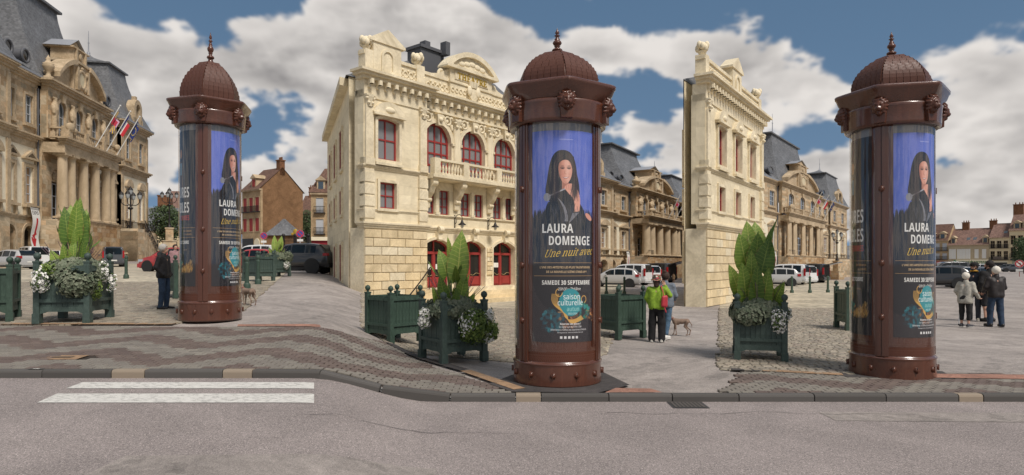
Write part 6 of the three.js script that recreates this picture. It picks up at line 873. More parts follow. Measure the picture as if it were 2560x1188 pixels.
{
  // tall upright cluster
  const up = [[-.15, 1.5, .1, .08, .02, .1, 0, 1.2, 1], [.0, 1.54, .12, .02, .02, 0, 2, 1.25, 0], [.12, 1.5, .12, -.06, .02, -.15, 0, 1.2, 1], [.2, 1.66, .02, -.1, .05, -.3, 1, .95, 2], [-.06, 1.74, -.05, .04, -.02, .25, 1, 1.0, 2], [.09, 1.78, -.05, -.04, -.02, -.1, 2, .95, 0], [-.25, 1.62, -.04, .1, -.05, 1.2, 2, .9, 2], [-.03, 1.05, .2, .05, .2, 0, 1, 1.0, 0], [.1, 1.06, .22, -.1, .25, -.2, 0, .9, 1], [-.15, 1.02, .16, .25, .3, .3, 1, .9, 0], [.24, 1.06, .1, -.22, .2, -.4, 1, .85, 0], [-.34, 1.0, .12, .5, .25, .5, 1, .75, 2], [.26, 1.5, .1, -.08, .1, -.8, 2, .9, 1], [.02, 1.3, .16, .0, .12, .1, 2, .8, 0]];
  makePlant(pLeft, 'tall plant with a dense cluster of upright leaves, before the parked silver hatchback', up, .8, 11, [[-.58, .78, .38, .17, .26, .2, 210, 'white'], [.5, .92, .2, .12, .24, .2, 130, 'white'], [.05, .72, .62, .42, .26, .16, 300, 'grey'], [.35, .62, .56, .14, .22, .1, 130, 'lime'], [-.42, .98, .3, .2, .12, .2, 110, 'lime'], [.66, .72, .1, .1, .2, .1, 60, 'white']]);
  const one = [[.1, 1.58, .16, -.1, .04, .05, 3, 1.2, 2], [-.12, 1.56, .1, .3, .05, .5, 1, 1.05, 0], [-.07, 1.85, -.06, .15, .1, .9, 2, .75, 2], [.14, 1.1, .22, -.3, .2, -.25, 1, 1.1, 0], [-.14, 1.08, .24, .22, .3, .2, 0, 1, 1], [-.24, 1.0, .15, .45, .2, .4, 1, .85, 0], [.02, .98, .34, -.1, .5, 0, 1, .75, 1], [.3, .98, .15, -.65, .2, -.4, 1, .62, 0]];
  makePlant(pMid, 'plant with one huge heart shaped leaf and flowers trailing over the planter', one, 1, 23, [[-.58, .8, .32, .14, .22, .2, 190, 'white'], [.42, .66, .52, .34, .34, .2, 420, 'lime'], [.3, .72, .66, .22, .24, .1, 70, 'white'], [.72, .78, .2, .18, .22, .2, 130, 'white'], [.8, .55, .3, .16, .2, .16, 170, 'lime'], [.74, .46, .36, .12, .14, .1, 70, 'white'], [-.1, .92, .5, .4, .14, .16, 160, 'grey']]);
  const br = [[-.12, 1.75, .1, -.05, .08, .1, 3, 1.05, 1], [.06, 1.7, .14, -.2, .05, -.1, 1, 1.45, 1], [-.32, 1.8, .05, .2, 0, .3, 3, .98, 0], [-.04, 2.05, -.08, -.05, -.05, 0, 1, 1.4, 2], [-.22, 2.08, -.1, .1, -.05, .2, 1, 1.3, 2], [.2, 1.95, -.04, -.12, 0, -1.1, 2, 1.3, 1], [-.08, 1.15, .28, 0, .3, 0, 0, 1.3, 1], [.12, 1.12, .26, -.25, .25, -.3, 1, 1.35, 0], [-.32, 1.2, .24, .22, .25, .3, 0, 1.3, 0], [.34, 1.02, .16, -.55, .25, -.4, 1, 1.2, 0], [-.5, 1.3, .1, .35, .2, .5, 1, 1.2, 2], [-.2, 1.45, .2, .05, .15, .1, 0, 1.25, 0]];
  makePlant(pRight, 'plant with many broad veined leaves above white flowers, before the cream corner building', br, .85, 37, [[.4, .78, .46, .2, .28, .16, 230, 'white'], [.3, .98, .3, .22, .12, .18, 150, 'lime'], [-.2, .86, .55, .4, .18, .16, 240, 'grey'], [.56, .9, .1, .12, .14, .2, 70, 'white']]);
  const fa = [[-.1, 1.35, .05, .1, 0, .1, 3, 1, 2], [.14, 1.35, .1, -.15, 0, -.1, 3, .95, 2], [.02, 1.1, .2, 0, .2, 0, 1, .9, 0], [-.3, 1.1, .1, .4, .1, .3, 1, .7, 0]];
  makePlant(pFar, 'plant with two pale upright leaves beside the black car', fa, 1, 51, [[.55, .95, .1, .35, .3, .3, 260, 'grey'], [.5, .55, .4, .2, .22, .16, 150, 'white']]);
}
// ---------- bollards ----------
{
  const b0 = thing('bollard', 'x', 'bollard', 'green bollards'); obj('post', Lth([[.1, 0], [.1, .14], [.075, .17], [.06, .2], [.055, .7], [.07, .74], [.05, .78]], 12), plGreen2, b0); obj('knob', Lth([[.045, .78], [.06, .81], [.068, .85], [.055, .9], [.02, .93], [0, .935]], 12), plGreen2, b0);
  const list = [[92, 697, 'slim green bollard beside the parked silver hatchback'], [315, 696, 'slim green bollard between the leafy planter and the stone stairs'], [617, 722, 'thick green bollard in front of the roadside planter'], [645, 711, 'short green bollard beside the roadside planter'], [1516, 735, 'green bollard at the empty planter before the parked cars', 12], [1561, 735, 'second green bollard behind the empty planter', 12], [1980, 732, 'green bollard closest to the planter with broad leaves'], [2025, 732, 'middle green bollard of three near the corner building'], [2070, 731, 'green bollard closest to the half hidden unplanted planter']];
  list.forEach(([px, py, lb], i) => { const s = spot(px, py), o = i ? dup(b0, lb) : b0; o.userData.label = lb; o.position.set(s.x, s.y - .03, s.z); o.scale.setScalar(i < 2 ? 1.15 : i < 4 ? 1.25 : 1.15); });
}
// ---------- road signs ----------
{
  const disc = (draw) => mat(0xffffff, .5, { map: canvasTex(128, 128, draw) });
  const np = disc((c) => { c.fillStyle = '#2c4a9a'; c.fillRect(0, 0, 128, 128); c.strokeStyle = '#b3222c'; c.lineWidth = 18; c.beginPath(); c.arc(64, 64, 52, 0, 7); c.stroke(); c.beginPath(); c.moveTo(28, 28); c.lineTo(100, 100); c.stroke(); });
  const nt = disc((c) => { c.fillStyle = '#e6e2dc'; c.fillRect(0, 0, 128, 128); c.strokeStyle = '#b3222c'; c.lineWidth = 18; c.beginPath(); c.arc(64, 64, 52, 0, 7); c.stroke(); c.beginPath(); c.moveTo(28, 28); c.lineTo(100, 100); c.stroke(); c.strokeStyle = '#1d1d1d'; c.lineWidth = 12; c.beginPath(); c.moveTo(74, 96); c.lineTo(74, 56); c.lineTo(44, 56); c.stroke(); });
  const sign = (label, px, pyTop, pyBase, d, m, pole, h) => { const x = WX(px, d), y0 = G(x, d), yt = WY(pyTop, d), t = thing('road_sign', label, 'sign', 'round road signs', x, y0, -d, Math.atan2(-x, d)); const H = yt - y0; obj('pole', C(.04, .04, H, 0, -.1, -.04, 8), pole, t); obj('disc', new THREE.CylinderGeometry(h, h, .03, 24).rotateX(Math.PI / 2).translate(0, H - h, 0), pole, t); const f = obj('disc_face', new THREE.CircleGeometry(h * .98, 24).translate(0, H - h, .018), m, t); obj('sub_plate', CB(h * 1.5, h * .6, .02, 0, H - h * 3, 0), frameWhite, t); };
  sign('blue and red round no parking sign beside the iron gate', 750, 575, 640, 70, np, frameGrey, .42);
  sign('blue and red round no parking sign at the corner of the red shuttered house', 659, 581, 640, 74, np, frameGrey, .4);
  sign('white and red round no turn sign on a rusty pole before the yellow house', 2549, 650, 690, 92, nt, mat(0x8c4a40, .6), .55);
}
// ---------- vehicles ----------
const tyreMat = mat(0x17171a, .85), rimMat = mat(0x9a9da2, .35, { metalness: .7 }), carGlass = mat(0x1b2226, .05, { metalness: .2 }), blackPlastic = mat(0x1d1e20, .7), lightRed = mat(0x9c1a1e, .25), lightClear = mat(0xc8ced2, .1, { metalness: .4 }), plateMat = mat(0xd6d6d0, .6);
const paint = (r, g, b, rough = .28) => new THREE.MeshPhysicalMaterial({ color: lin(r, g, b), roughness: rough, clearcoat: .8, clearcoatRoughness: .06 });
const paints = { silver: paint(.42, .42, .42), white: paint(.68, .69, .69), black: paint(.018, .019, .022), grey: paint(.06, .065, .075), dark: paint(.03, .032, .036), red: paint(.38, .03, .03), blue: paint(.12, .22, .28), dgreen: paint(.05, .055, .05) };
const KIND = {
  hatch: { L: 4.0, W: .86, belt: .93, wheels: [.72, 3.25], wr: .31, top: [[0, .62], [.03, .9], [.14, 1.12], [.42, 1.42], [1.0, 1.5], [1.7, 1.52], [2.25, 1.45], [2.75, 1.2], [3.12, .98], [3.5, .9], [3.82, .76], [3.97, .55], [4.0, .45]], rear: [.1, .46], front: [2.3, 3.06], side: [[.5, 1.05], [1.12, 1.85], [1.92, 2.6]] },
  van: { L: 4.2, W: .9, belt: 1.02, wheels: [.78, 3.45], wr: .32, top: [[0, .55], [.02, 1.2], [.07, 1.7], [.25, 1.8], [1.2, 1.84], [2.2, 1.8], [2.6, 1.7], [3.05, 1.35], [3.4, 1.1], [3.8, .95], [4.08, .75], [4.2, .5]], rear: [.03, .12], front: [2.62, 3.38], side: [[.35, 1.0], [1.1, 1.75], [1.85, 2.75]] },
  suv: { L: 4.5, W: .92, belt: 1.06, wheels: [.88, 3.6], wr: .37, top: [[0, .7], [.04, 1.05], [.22, 1.32], [.55, 1.58], [1.2, 1.66], [2.0, 1.66], [2.5, 1.58], [3.0, 1.34], [3.4, 1.12], [3.9, 1.04], [4.3, .92], [4.47, .65], [4.5, .5]], rear: [.16, .56], front: [2.55, 3.35], side: [[.7, 1.25], [1.33, 2.05], [2.13, 2.95]] },
};
function makeCar(kind, paintMat) {
  const K = KIND[kind], t = thing('parked_car', 'x', 'car', 'parked cars');
  const topY = x => { const T = K.top; for (let i = 1; i < T.length; i++) if (x <= T[i][0]) return lerp(T[i - 1][1], T[i][1], (x - T[i - 1][0]) / (T[i][0] - T[i - 1][0])); return T[T.length - 1][1]; };
  const hw = x => { const u = x / K.L; return K.W * (1 - .16 * Math.pow(Math.abs(u - .45) / .55, 4)); };
  const ring = x => { const w = hw(x), yt = topY(x), yb = Math.min(K.belt, yt - .04), wr = yt > yb + .1 ? w * .97 - (yt - yb) * (kind === 'van' ? .17 : .3) : w * .93; const y0 = kind === 'suv' ? .3 : .22; return [[w * .84, y0], [w * .97, y0 + .12], [w, Math.min(.6, yb - .02)], [w * .97, yb], [lerp(w * .97, wr, .92), Math.max(yb + .01, yt - .07)], [wr * .84, Math.max(yb + .02, yt - .005)], [0, yt + .01]]; };
  const xs = []; for (let i = 0; i + 1 < K.top.length; i++) { const n = K.top[i + 1][0] - K.top[i][0] > .3 ? 4 : 2; for (let k = 0; k < n; k++) xs.push(lerp(K.top[i][0], K.top[i + 1][0], k / n)); } xs.push(K.L);
  const pos = [], idx = [], nr = 13; xs.forEach(x => { const h = ring(x); const full = [...h.map(p => [p[0], p[1]]), ...h.slice(0, 6).reverse().map(p => [-p[0], p[1]])]; full.forEach(p => pos.push(x, p[1], p[0])); });
  for (let j = 0; j + 1 < xs.length; j++) for (let i = 0; i < nr - 1; i++) { const a = j * nr + i, b = a + 1, c = a + nr, d = c + 1; idx.push(a, d, b, a, c, d); }
  const capc = (j, flip) => { for (let i = 1; i + 1 < nr; i++) flip ? idx.push(j * nr, j * nr + i, j * nr + i + 1) : idx.push(j * nr, j * nr + i + 1, j * nr + i); }; capc(0, true); capc(xs.length - 1, false);
  for (let j = 0; j + 1 < xs.length; j++) { const a = j * nr, b = a + nr - 1, c = a + nr, d = c + nr - 1; idx.push(a, b, d, a, d, c); }
  const g = new THREE.BufferGeometry(); g.setAttribute('position', new THREE.Float32BufferAttribute(pos, 3)); g.setIndex(idx); g.computeVertexNormals();
  const body = obj('body', g, paintMat, t);
  const onSide = (x, f, s, off = .008) => { const h = ring(x), a = h[3], b = h[4]; return [x, lerp(a[1], b[1], f), s * (lerp(a[0], b[0], f) + off)]; };
  for (const s of [-1, 1]) for (const [xa, xb] of K.side) { const q = []; const n = 4; for (let i = 0; i < n; i++) { const x0 = lerp(xa, xb, i / n), x1 = lerp(xa, xb, (i + 1) / n); const Q = [onSide(x0, .1, s), onSide(x1, .1, s), onSide(x1, .93, s), onSide(x0, .93, s)]; q.push(s > 0 ? Q : Q.reverse()); } obj('side_window', polyhedron(q), carGlass, t); }
  const onTop = (x, f, off = .012) => { const h = ring(x); return [x, topY(x) + off, f * (h[5][0] + .02)]; };
  for (const [nm, [xa, xb]] of [['rear_window', K.rear], ['windscreen', K.front]]) { const q = [], n = 4, sgn = nm === 'rear_window' ? -1 : 1; for (let i = 0; i < n; i++) { const x0 = lerp(xa, xb, i / n), x1 = lerp(xa, xb, (i + 1) / n); q.push([onTop(x0, -.95), onTop(x0, .95), onTop(x1, .95), onTop(x1, -.95)].map(p => [p[0] + sgn * .012, p[1] + .004, p[2]])); } obj(nm, polyhedron(q), carGlass, t); }
  if (kind === 'van') obj('rear_door_glass', [B(-.012, .0, 1.12, 1.6, -.62, -.04), B(-.012, 0, 1.12, 1.6, .04, .62)].map(q => q.translate(.012, 0, 0)), carGlass, t);
  const bw = hw(.3); obj('rear_bumper', B(-.06, .16, .34, .56, -bw * .93, bw * .93), kind === 'suv' ? blackPlastic : paintMat, t); obj('front_bumper', B(K.L - .2, K.L + .05, .26, .5, -bw * .9, bw * .9), kind === 'suv' ? blackPlastic : paintMat, t); obj('grille', B(K.L - .04, K.L + .03, .5, .62, -.45, .45), blackPlastic, t);
  for (const s of [-1, 1]) {
    const ry = kind === 'van' ? [.8, 1.45] : kind === 'suv' ? [.95, 1.1] : [.82, 1.02]; obj('tail_light', kind === 'van' ? B(-.02, .12, ry[0], ry[1], s * bw * .9 - .09, s * bw * .9 + .05) : B(.0, .26, ry[0], ry[1], s * bw * .84 - .14, s * bw * .84 + .12), lightRed, t);
    obj('headlight', B(K.L - .5, K.L - .06, .62, .76, s * bw * .78 - .14, s * bw * .78 + .09), lightClear, t); obj('door_mirror', Sp(.1, K.side[2][1] - .05, K.belt + .06, s * (K.W + .08), .7, .6, 1), paintMat, t); obj('sill', B(K.wheels[0] + .4, K.wheels[1] - .4, .2, .32, s * (K.W * .93) - .03, s * (K.W * .97) + .01), blackPlastic, t);
    for (const wx of K.wheels) { const z = s * (K.W - .1), w = obj('wheel', new THREE.TorusGeometry(K.wr - .07, .085, 10, 24).scale(1, 1, 1.25).translate(wx, K.wr + .01, z), tyreMat, t); const sp2 = []; for (let i = 0; i < 5; i++) sp2.push(B(-.035, .035, .03, K.wr - .08, -.02, .02).rotateZ(i * 1.2566).translate(wx, K.wr + .01, z + s * .07)); obj('rim', [...sp2, new THREE.TorusGeometry(K.wr - .1, .022, 6, 20).translate(wx, K.wr + .01, z + s * .07), new THREE.CylinderGeometry(.05, .05, .06, 10).rotateX(Math.PI / 2).translate(wx, K.wr + .01, z + s * .06)], rimMat, w); obj('hub_disc', new THREE.CylinderGeometry(K.wr - .09, K.wr - .09, .1, 18).rotateX(Math.PI / 2).translate(wx, K.wr + .01, z), blackPlastic, w); obj('wheel_arch', new THREE.CylinderGeometry(K.wr + .07, K.wr + .07, .3, 20, 1, false).rotateX(Math.PI / 2).translate(wx, K.wr + .02, s * (K.W - .145)), blackPlastic, t); }
  }
  obj('number_plate', B(-.075, -.06, .52, .63, -.26, .26), plateMat, t); obj('number_plate', B(K.L + .05, K.L + .062, .32, .43, -.26, .26), plateMat, t);
  return t;
}
const carProto = {};
function car(label, kind, colour, px, d, hx, hz, s = 1, cat) {
  const key = kind + colour; let o; if (carProto[key]) { o = dup(carProto[key], label); } else { o = carProto[key] = makeCar(kind, paints[colour]); }
  o.userData.label = label; if (cat) o.userData.category = cat;
  const K = KIND[kind], x = WX(px, d), l = Math.hypot(hx, hz); o.rotation.set(0, Math.atan2(-hz, hx), 0); o.scale.setScalar(s);
  const cx = x - hx / l * K.L / 2 * s, cz = -d - hz / l * K.L / 2 * s; o.position.set(cx, G(x, d) - .03, cz); return o;
}
// before the largest town hall
car('silver hatchback beside the leafy planter with tall upright leaves', 'hatch', 'silver', 30, 49, -1, -.35);
car('white van right behind the silver hatchback, before the largest town hall', 'van', 'white', 78, 55, -1, -.75, 1, 'van');
car('white hatchback showing its tail beside the white van, before the largest town hall', 'hatch', 'white', 135, 59, -.55, -1);
car('dark grey van parked at the foot of the stone stairs', 'van', 'grey', 280, 59, -.7, -1, 1, 'van');
// by the roadside planters
car('black car beside the planter with trailing plants', 'suv', 'black', 738, 36, -1, -.12);
car('black car parked behind another black car near the iron gate', 'suv', 'dark', 800, 44, -1, -.1);
car('white van roof showing above the red car by the roadside planter', 'van', 'white', 636, 56, -1, -.2, 1.08, 'van');
car('red hatchback half hidden by the roadside planter', 'hatch', 'red', 634, 46, -1, -.15);
car('dark car between the red hatchback and the black car', 'hatch', 'dgreen', 678, 52, -1, -.2);
car('pale blue car roof showing behind the black cars', 'hatch', 'blue', 745, 60, -1, -.1, 1.1);
car('red car half hidden behind the man in black jacket', 'hatch', 'red', 436, 40, -1, -.2);
// before the town hall next to the theatre
car('silver hatchback beside the empty planter next to the lime jacket woman', 'hatch', 'silver', 1536, 51, -1, -.3);
car('white van behind the silver hatchback, before the town hall next to the theatre', 'van', 'white', 1567, 56, -1, -.75, 1, 'van');
car('white minivan beside a black van with open tailgate, next to the theatre town hall', 'van', 'white', 1606, 60, -.45, -1, .92, 'van');
const bv = [car('black van with open tailgate, before the town hall next to the theatre', 'van', 'black', 1632, 64, -.8, -.8, 1.05, 'van')];
// before the town hall beside the corner building
car('silver hatchback behind the broad leaves, before the town hall beside the corner building', 'hatch', 'silver', 1934, 53, -1, -.3);
car('white van beside the silver hatchback behind the broad leaves', 'van', 'white', 1956, 57, -.9, -.7, 1, 'van');
car('white minivan beside a black van, near the corner building', 'van', 'white', 1987, 60, -.45, -1, .92, 'van');
bv.push(car('black van with open tailgate near the corner building', 'van', 'black', 2010, 63, -.8, -.8, 1.02, 'van'));
for (const o of bv) obj('open_tailgate', [Ex([[0, 1.72], [-1.15, 1.98], [-1.18, 1.92], [0, 1.62]], 1.4, -.7), ], paints.black, o), obj('boot_opening', B(-.03, .0, .6, 1.65, -.7, .7), archDark, o);
// by the road on the right
car('black car showing its tail beside the column near the talking group', 'suv', 'black', 2338, 49, -1, -.5);
car('dark car behind the black car near the talking group', 'suv', 'dark', 2362, 60, -1, -.7);
car('dark van behind two dark cars near the ochre house', 'van', 'dark', 2362, 76, -1, -.15, 1.15, 'van');
car('grey hatchback turned towards the square behind the talking group', 'hatch', 'grey', 2424, 51, -1, .45, 1.05);
[[2396, 158, 'dark', 'hatch', 'dark hatchback under the chemist archway'], [2420, 156, 'white', 'hatch', 'white hatchback before the green chemist blinds'], [2447, 154, 'white', 'suv', 'white car before the chemist windows'], [2466, 152, 'grey', 'hatch', 'grey hatchback between chemist and pale cream house'], [2512, 148, 'dark', 'suv', 'dark car before the pale cream house'], [2534, 146, 'grey', 'suv', 'grey car beside the rusty sign pole']].forEach(([px, d, c, k, lb]) => car(lb, k, c, px, d, -1, -.5, 1.1));
// ---------- people ----------
const skinMat = mat(lin(.48, .27, .19), .6), hairGrey = mat(0xb9b4ac, .8), hairWhite = mat(0xd8d2c6, .8), hairBrown = mat(0x3b2820, .8), hairDark = mat(0x1d1613, .8), eyeMat = mat(0x1a1412, .3), lipMat = mat(0x9a5a50, .6);
const clothTex = texRGB(256, 256, (u, v, i, j) => { const k = 205 + (hash3(i, j, 5) - .5) * 40 + (tn(u, v, 9, 51) - .5) * 90; return [k, k, k]; });
const cloth = (c, r = .85) => mat(c, r, { map: rep(clothTex, 2.2, 2.2) });
function handBones(w, dir, side) {   // palm and five fingers, slightly curled; dir = pointing direction from the wrist
  const D = V(...dir).normalize(), S = V(side, 0, 0).sub(D.clone().multiplyScalar(D.x * side)).normalize(), N = D.clone().cross(S).normalize(), W = V(...w), at = (a, b, c) => W.clone().addScaledVector(D, a).addScaledVector(S, b).addScaledVector(N, c).toArray(), bones = [];
  const add = (p, r, q, r2) => bones.push([...p, r, ...q, r2]);
  add(at(0, 0, 0), .026, at(.06, .012, 0), .024); add(at(.02, 0, 0), .024, at(.065, -.014, 0), .022);
  [[.027, .072], [.009, .082], [-.009, .076], [-.026, .06]].forEach(([b, l], i) => { const a = at(.075, b, 0), m = at(.075 + l * .55, b * 1.1, .012), e = at(.075 + l * .9, b * 1.1, .034); add(a, .0105, m, .0095); add(m, .0095, e, .008); });
  const t0 = at(.02, .024, .004), t1 = at(.052, .05, .016), t2 = at(.08, .056, .024); add(t0, .013, t1, .0115); add(t1, .0115, t2, .009);
  return bones;
}
function person(label, px, pyFeet, pyHead, face, o) {
  const s = o.at || spot(px, pyFeet), h = (pyFeet - pyHead) * s.d / FPX, k = h / 1.72, t = thing('person', label, 'person', o.group, s.x, s.y - .015, s.z, Math.atan2(-s.x, s.d) + face * Math.PI / 180); t.scale.setScalar(k); t.userData.label = label;
  const lean = o.lean || 0, st = o.stance || [[.1, 0], [-.1, 0]], c1 = o.coarse ? .03 : .018;
  const J = { hipL: [.095, .92, 0], hipR: [-.095, .92, 0] }; const kneeY = .5;
  const arms = { L: o.armL || [[.25, 1.1, -.02], [.27, .86, .05]], R: o.armR || [[-.25, 1.1, -.02], [-.27, .86, .05]] };
  const sh = { L: [.185, 1.385, lean * .9], R: [-.185, 1.385, lean * .9] };
  const leg = i => { const [x, z] = st[i], sx = i ? -1 : 1; return { knee: [sx * .05 + x * .55, kneeY, z * .5 + .03], ank: [x, .09, z], toe: [x + sx * .03, .045, z + .17], heel: [x, .045, z - .04] }; };
  const bones = [], skinArm = []; const cap = (a, ra, b, rb, arr = bones) => arr.push([...a, ra, ...b, rb]);
  cap([0, 1.38, lean * .9], .06, [0, 1.5, lean + .005], .054); cap([-.1, 1.34, lean * .8], .07, [.1, 1.34, lean * .8], .07); cap([0, .95, 0], .1, [0, 1.3, lean * .7], .1);
  for (const s2 of ['L', 'R']) { cap(sh[s2], .045, arms[s2][0], .037); cap(arms[s2][0], .037, arms[s2][1], .027); }
  for (const i of [0, 1]) { const L = leg(i); cap(i ? J.hipR : J.hipL, .07, L.knee, .05); cap(L.knee, .052, [lerp(L.knee[0], L.ank[0], .3), .38, lerp(L.knee[2], L.ank[2], .3) - .012], .052); cap(L.knee, .045, L.ank, .034); cap(L.heel, .035, L.toe, .03); }
  const geos = [blob(bones, .03, c1)];
  // head
  const hx = o.headTurn || 0, hy = 1.605, hb = [[0, hy + .02, -.012, .092, 0, hy + .03, -.02, .09], [0, hy - .02, .01, .078, 0, hy - .055, .035, .056], [0, hy - .08, .045, .034, 0, hy - .085, .05, .03], [0, hy + .012, .088, .013, 0, hy - .022, .104, .015], [-.02, hy - .022, .09, .011, .02, hy - .022, .09, .011], [-.083, hy - .01, -.005, .016, -.088, hy + .022, -.015, .015], [.083, hy - .01, -.005, .016, .088, hy + .022, -.015, .015], [-.04, hy + .028, .075, .015, .04, hy + .028, .075, .015], [-.022, hy - .056, .082, .012, .022, hy - .056, .082, .012], [0, hy - .09, 0, .05, 0, hy - .15, -.02, .052]];
  const headG = blob(hb, .022, o.coarse ? .014 : .0085, (d, x, y, z) => { for (const q of [-1, 1]) d = Math.max(d, -(Math.hypot(x - q * .034, y - hy - .006, z - .1) - .016)); return d; });
  const turn = g => g.rotateY(hx * Math.PI / 180).translate(0, 0, lean + .005); geos.push(turn(headG));
  if (!o.coarse) for (const s2 of ['L', 'R']) if (!(o.hidden || []).includes(s2)) { const a = arms[s2][0], w = arms[s2][1], dir = [w[0] - a[0], w[1] - a[1], w[2] - a[2]]; geos.push(blob(handBones(w, o['hand' + s2] || dir, s2 === 'L' ? -1 : 1), .008, .0055)); }
  const body = obj('body', merge(geos.map(g => g.toNonIndexed())), skinMat, t);
  if (!o.coarse) { for (const q of [-1, 1]) obj('eye', turn(Sp(.0105, q * .034, hy + .006, .082, 1.2, .8, .6, 8, 6)), eyeMat, t); obj('mouth', turn(Sp(.02, 0, hy - .056, .09, 1.1, .22, .35, 8, 6)), lipMat, t); }
  // hair
  const cut = o.hairCut ?? .03; const hairS = (x, y, z) => Math.hypot(x / 1.0, (y - hy - .032) / 1.08, (z + .02) / 1.05) - .107;
  const hg = nets((x, y, z) => { let d = hairS(x, y, z); if (o.longHair) d = smin(d, capsule(x, y, z, [0, hy - .02, -.05, .085, 0, hy - .12, -.06, .07]), .03); if (o.bun) d = smin(d, Math.hypot(x, y - hy - .13, z + .07) - .052, .015); d += (fbm(x * 40 + 3, y * 40, z * 40, 2) - .5) * .012; const faceCut = -(Math.hypot(x * .95, (y - hy + .035) * .78, z - .085) - .088), low = o.longHair ? hy - .2 - y : (hy - .045 - (z < -.02 ? .03 : 0) - y); return Math.max(d, faceCut, low); }, [-.15, hy - .24, -.2], [.15, hy + .22, .15], o.coarse ? .016 : .01);
  obj('hair', turn(hg), o.hair, t);
  // trousers
  const tb = []; const cut2 = o.crop || 0; for (const i of [0, 1]) { const L = leg(i), e = cut2 ? [lerp(L.knee[0], L.ank[0], 1 - cut2), lerp(L.knee[1], L.ank[1], 1 - cut2), lerp(L.knee[2], L.ank[2], 1 - cut2)] : [L.ank[0], .075, L.ank[2]]; cap(i ? J.hipR : J.hipL, .1, L.knee, .075 + (o.loose || 0), tb); cap(L.knee, .074 + (o.loose || 0), e, .062 + (o.loose || 0), tb); } cap([-.06, .95, -.01], .115, [.06, .95, -.01], .115, tb); cap([-.05, .9, -.04], .1, [.05, .9, -.04], .1, tb);
  obj('trousers', blob(tb, .035, c1, (d, x, y, z) => d + (fbm(x * 14, y * 9 + 5, z * 14, 2) - .5) * .016), o.bottom, t);
  // jacket
  const jb = []; cap([-.07, o.hem ?? .9, 0], .15, [-.09, 1.28, lean * .7], .122, jb); cap([.07, o.hem ?? .9, 0], .15, [.09, 1.28, lean * .7], .12, jb); cap([-.15, 1.36, lean * .85], .075, [.15, 1.36, lean * .85], .075, jb); cap([0, 1.42, lean * .9 - .01], .078, [0, 1.46, lean * .95 - .01], .07, jb);
  for (const s2 of ['L', 'R']) { const a = arms[s2][0], w = arms[s2][1], cf = o.shortSleeve ? .1 : .93; cap(sh[s2], .072, a, .06, jb); cap(a, .06, [lerp(a[0], w[0], cf), lerp(a[1], w[1], cf), lerp(a[2], w[2], cf)], .05, jb); }
  obj(o.topName || 'jacket', blob(jb, .035, c1, (d, x, y, z) => Math.max(d + (fbm(x * 11 + 9, y * 10, z * 11, 3) - .5) * .026, (o.hem ?? .9) - .08 - y)), o.top, t);
  for (const i of [0, 1]) { const L = leg(i); obj('shoe', blob([[...L.heel.map((v, j) => j === 1 ? .05 : v), .048, ...L.toe.map((v, j) => j === 1 ? .042 : v), .042], [...L.ank, .045, ...L.heel.map((v, j) => j === 1 ? .06 : v), .047]], .02, .012, (d, x, y) => Math.max(d, .006 - y)), o.shoes, t); obj('shoe_sole', blob([[...L.heel.map((v, j) => j === 1 ? .015 : v), .05, ...L.toe.map((v, j) => j === 1 ? .015 : v), .044]], .01, .012, (d, x, y) => Math.max(d, y - .02, .0 - y)), o.sole || o.shoes, t); }
  if (o.extra) o.extra(t, hy, turn, lean);
  return t;
}
const GP = 'people on the square', jeans = cloth(0x2f4560), jeansLight = cloth(0x5f7f9c), blackCloth = cloth(0x1c1a1b), darkBrown = cloth(0x2a2222, .6), whiteShoe = mat(0xd6d3cc, .7), blackShoe = mat(0x161416, .5);
person('grey haired man standing alone in dark jacket and jeans, hands in pockets', 409, 773, 611, 62, { group: GP, hair: hairGrey, top: cloth(0x221e20, .7), bottom: jeans, shoes: blackShoe, armL: [[.27, 1.12, -.06], [.19, .92, .1]], armR: [[-.27, 1.12, -.06], [-.19, .92, .1]], hidden: ['L', 'R'], stance: [[.09, .02], [-.1, -.04]], headTurn: 12, hem: .92 });
const lime = person('woman in lime green jacket and flowered hat with black trousers', 1642, 853, 689, 172, { group: GP, hair: hairBrown, longHair: 1, top: cloth(0x9fc63a), bottom: cloth(0x1f1d20), loose: .03, shoes: whiteShoe, stance: [[.13, .02], [-.13, -.02]], armR: [[-.33, 1.22, .05], [-.2, 1.46, .16]], armL: [[.27, 1.14, .04], [.2, .95, .2]], hem: .93, extra: (t, hy, turn) => {
  const hatTex = canvasTex(128, 128, c => { const r = rng(14); c.fillStyle = '#4a3a38'; c.fillRect(0, 0, 128, 128); for (let i = 0; i < 260; i++) { c.fillStyle = ['#d8d0c0', '#b84a4a', '#4a6a4a', '#c89a4a', '#6a3a4a'][Math.floor(r() * 5)]; c.beginPath(); c.arc(r() * 128, r() * 128, 2 + r() * 4, 0, 7); c.fill(); } });
  obj('bucket_hat', turn(Lth([[.15, hy + .0], [.145, hy + .02], [.12, hy + .06], [.115, hy + .13], [.09, hy + .155], [0, hy + .16]], 24, 0, 0, -.015)), mat(0xffffff, .9, { map: hatTex }), t); } });
person('woman with hair bun, grey top and light blue jeans', 1664, 850, 684, 160, { group: GP, at: spot(1664, 846), hair: hairBrown, bun: 1, longHair: 0, top: cloth(0x8d97a5), topName: 'top', bottom: jeansLight, crop: .16, shoes: whiteShoe, stance: [[.08, .2], [-.05, -.12]], armL: [[.25, 1.12, .05], [.22, .92, .18]], armR: [[-.25, 1.12, .05], [-.16, 1.0, .2]] });
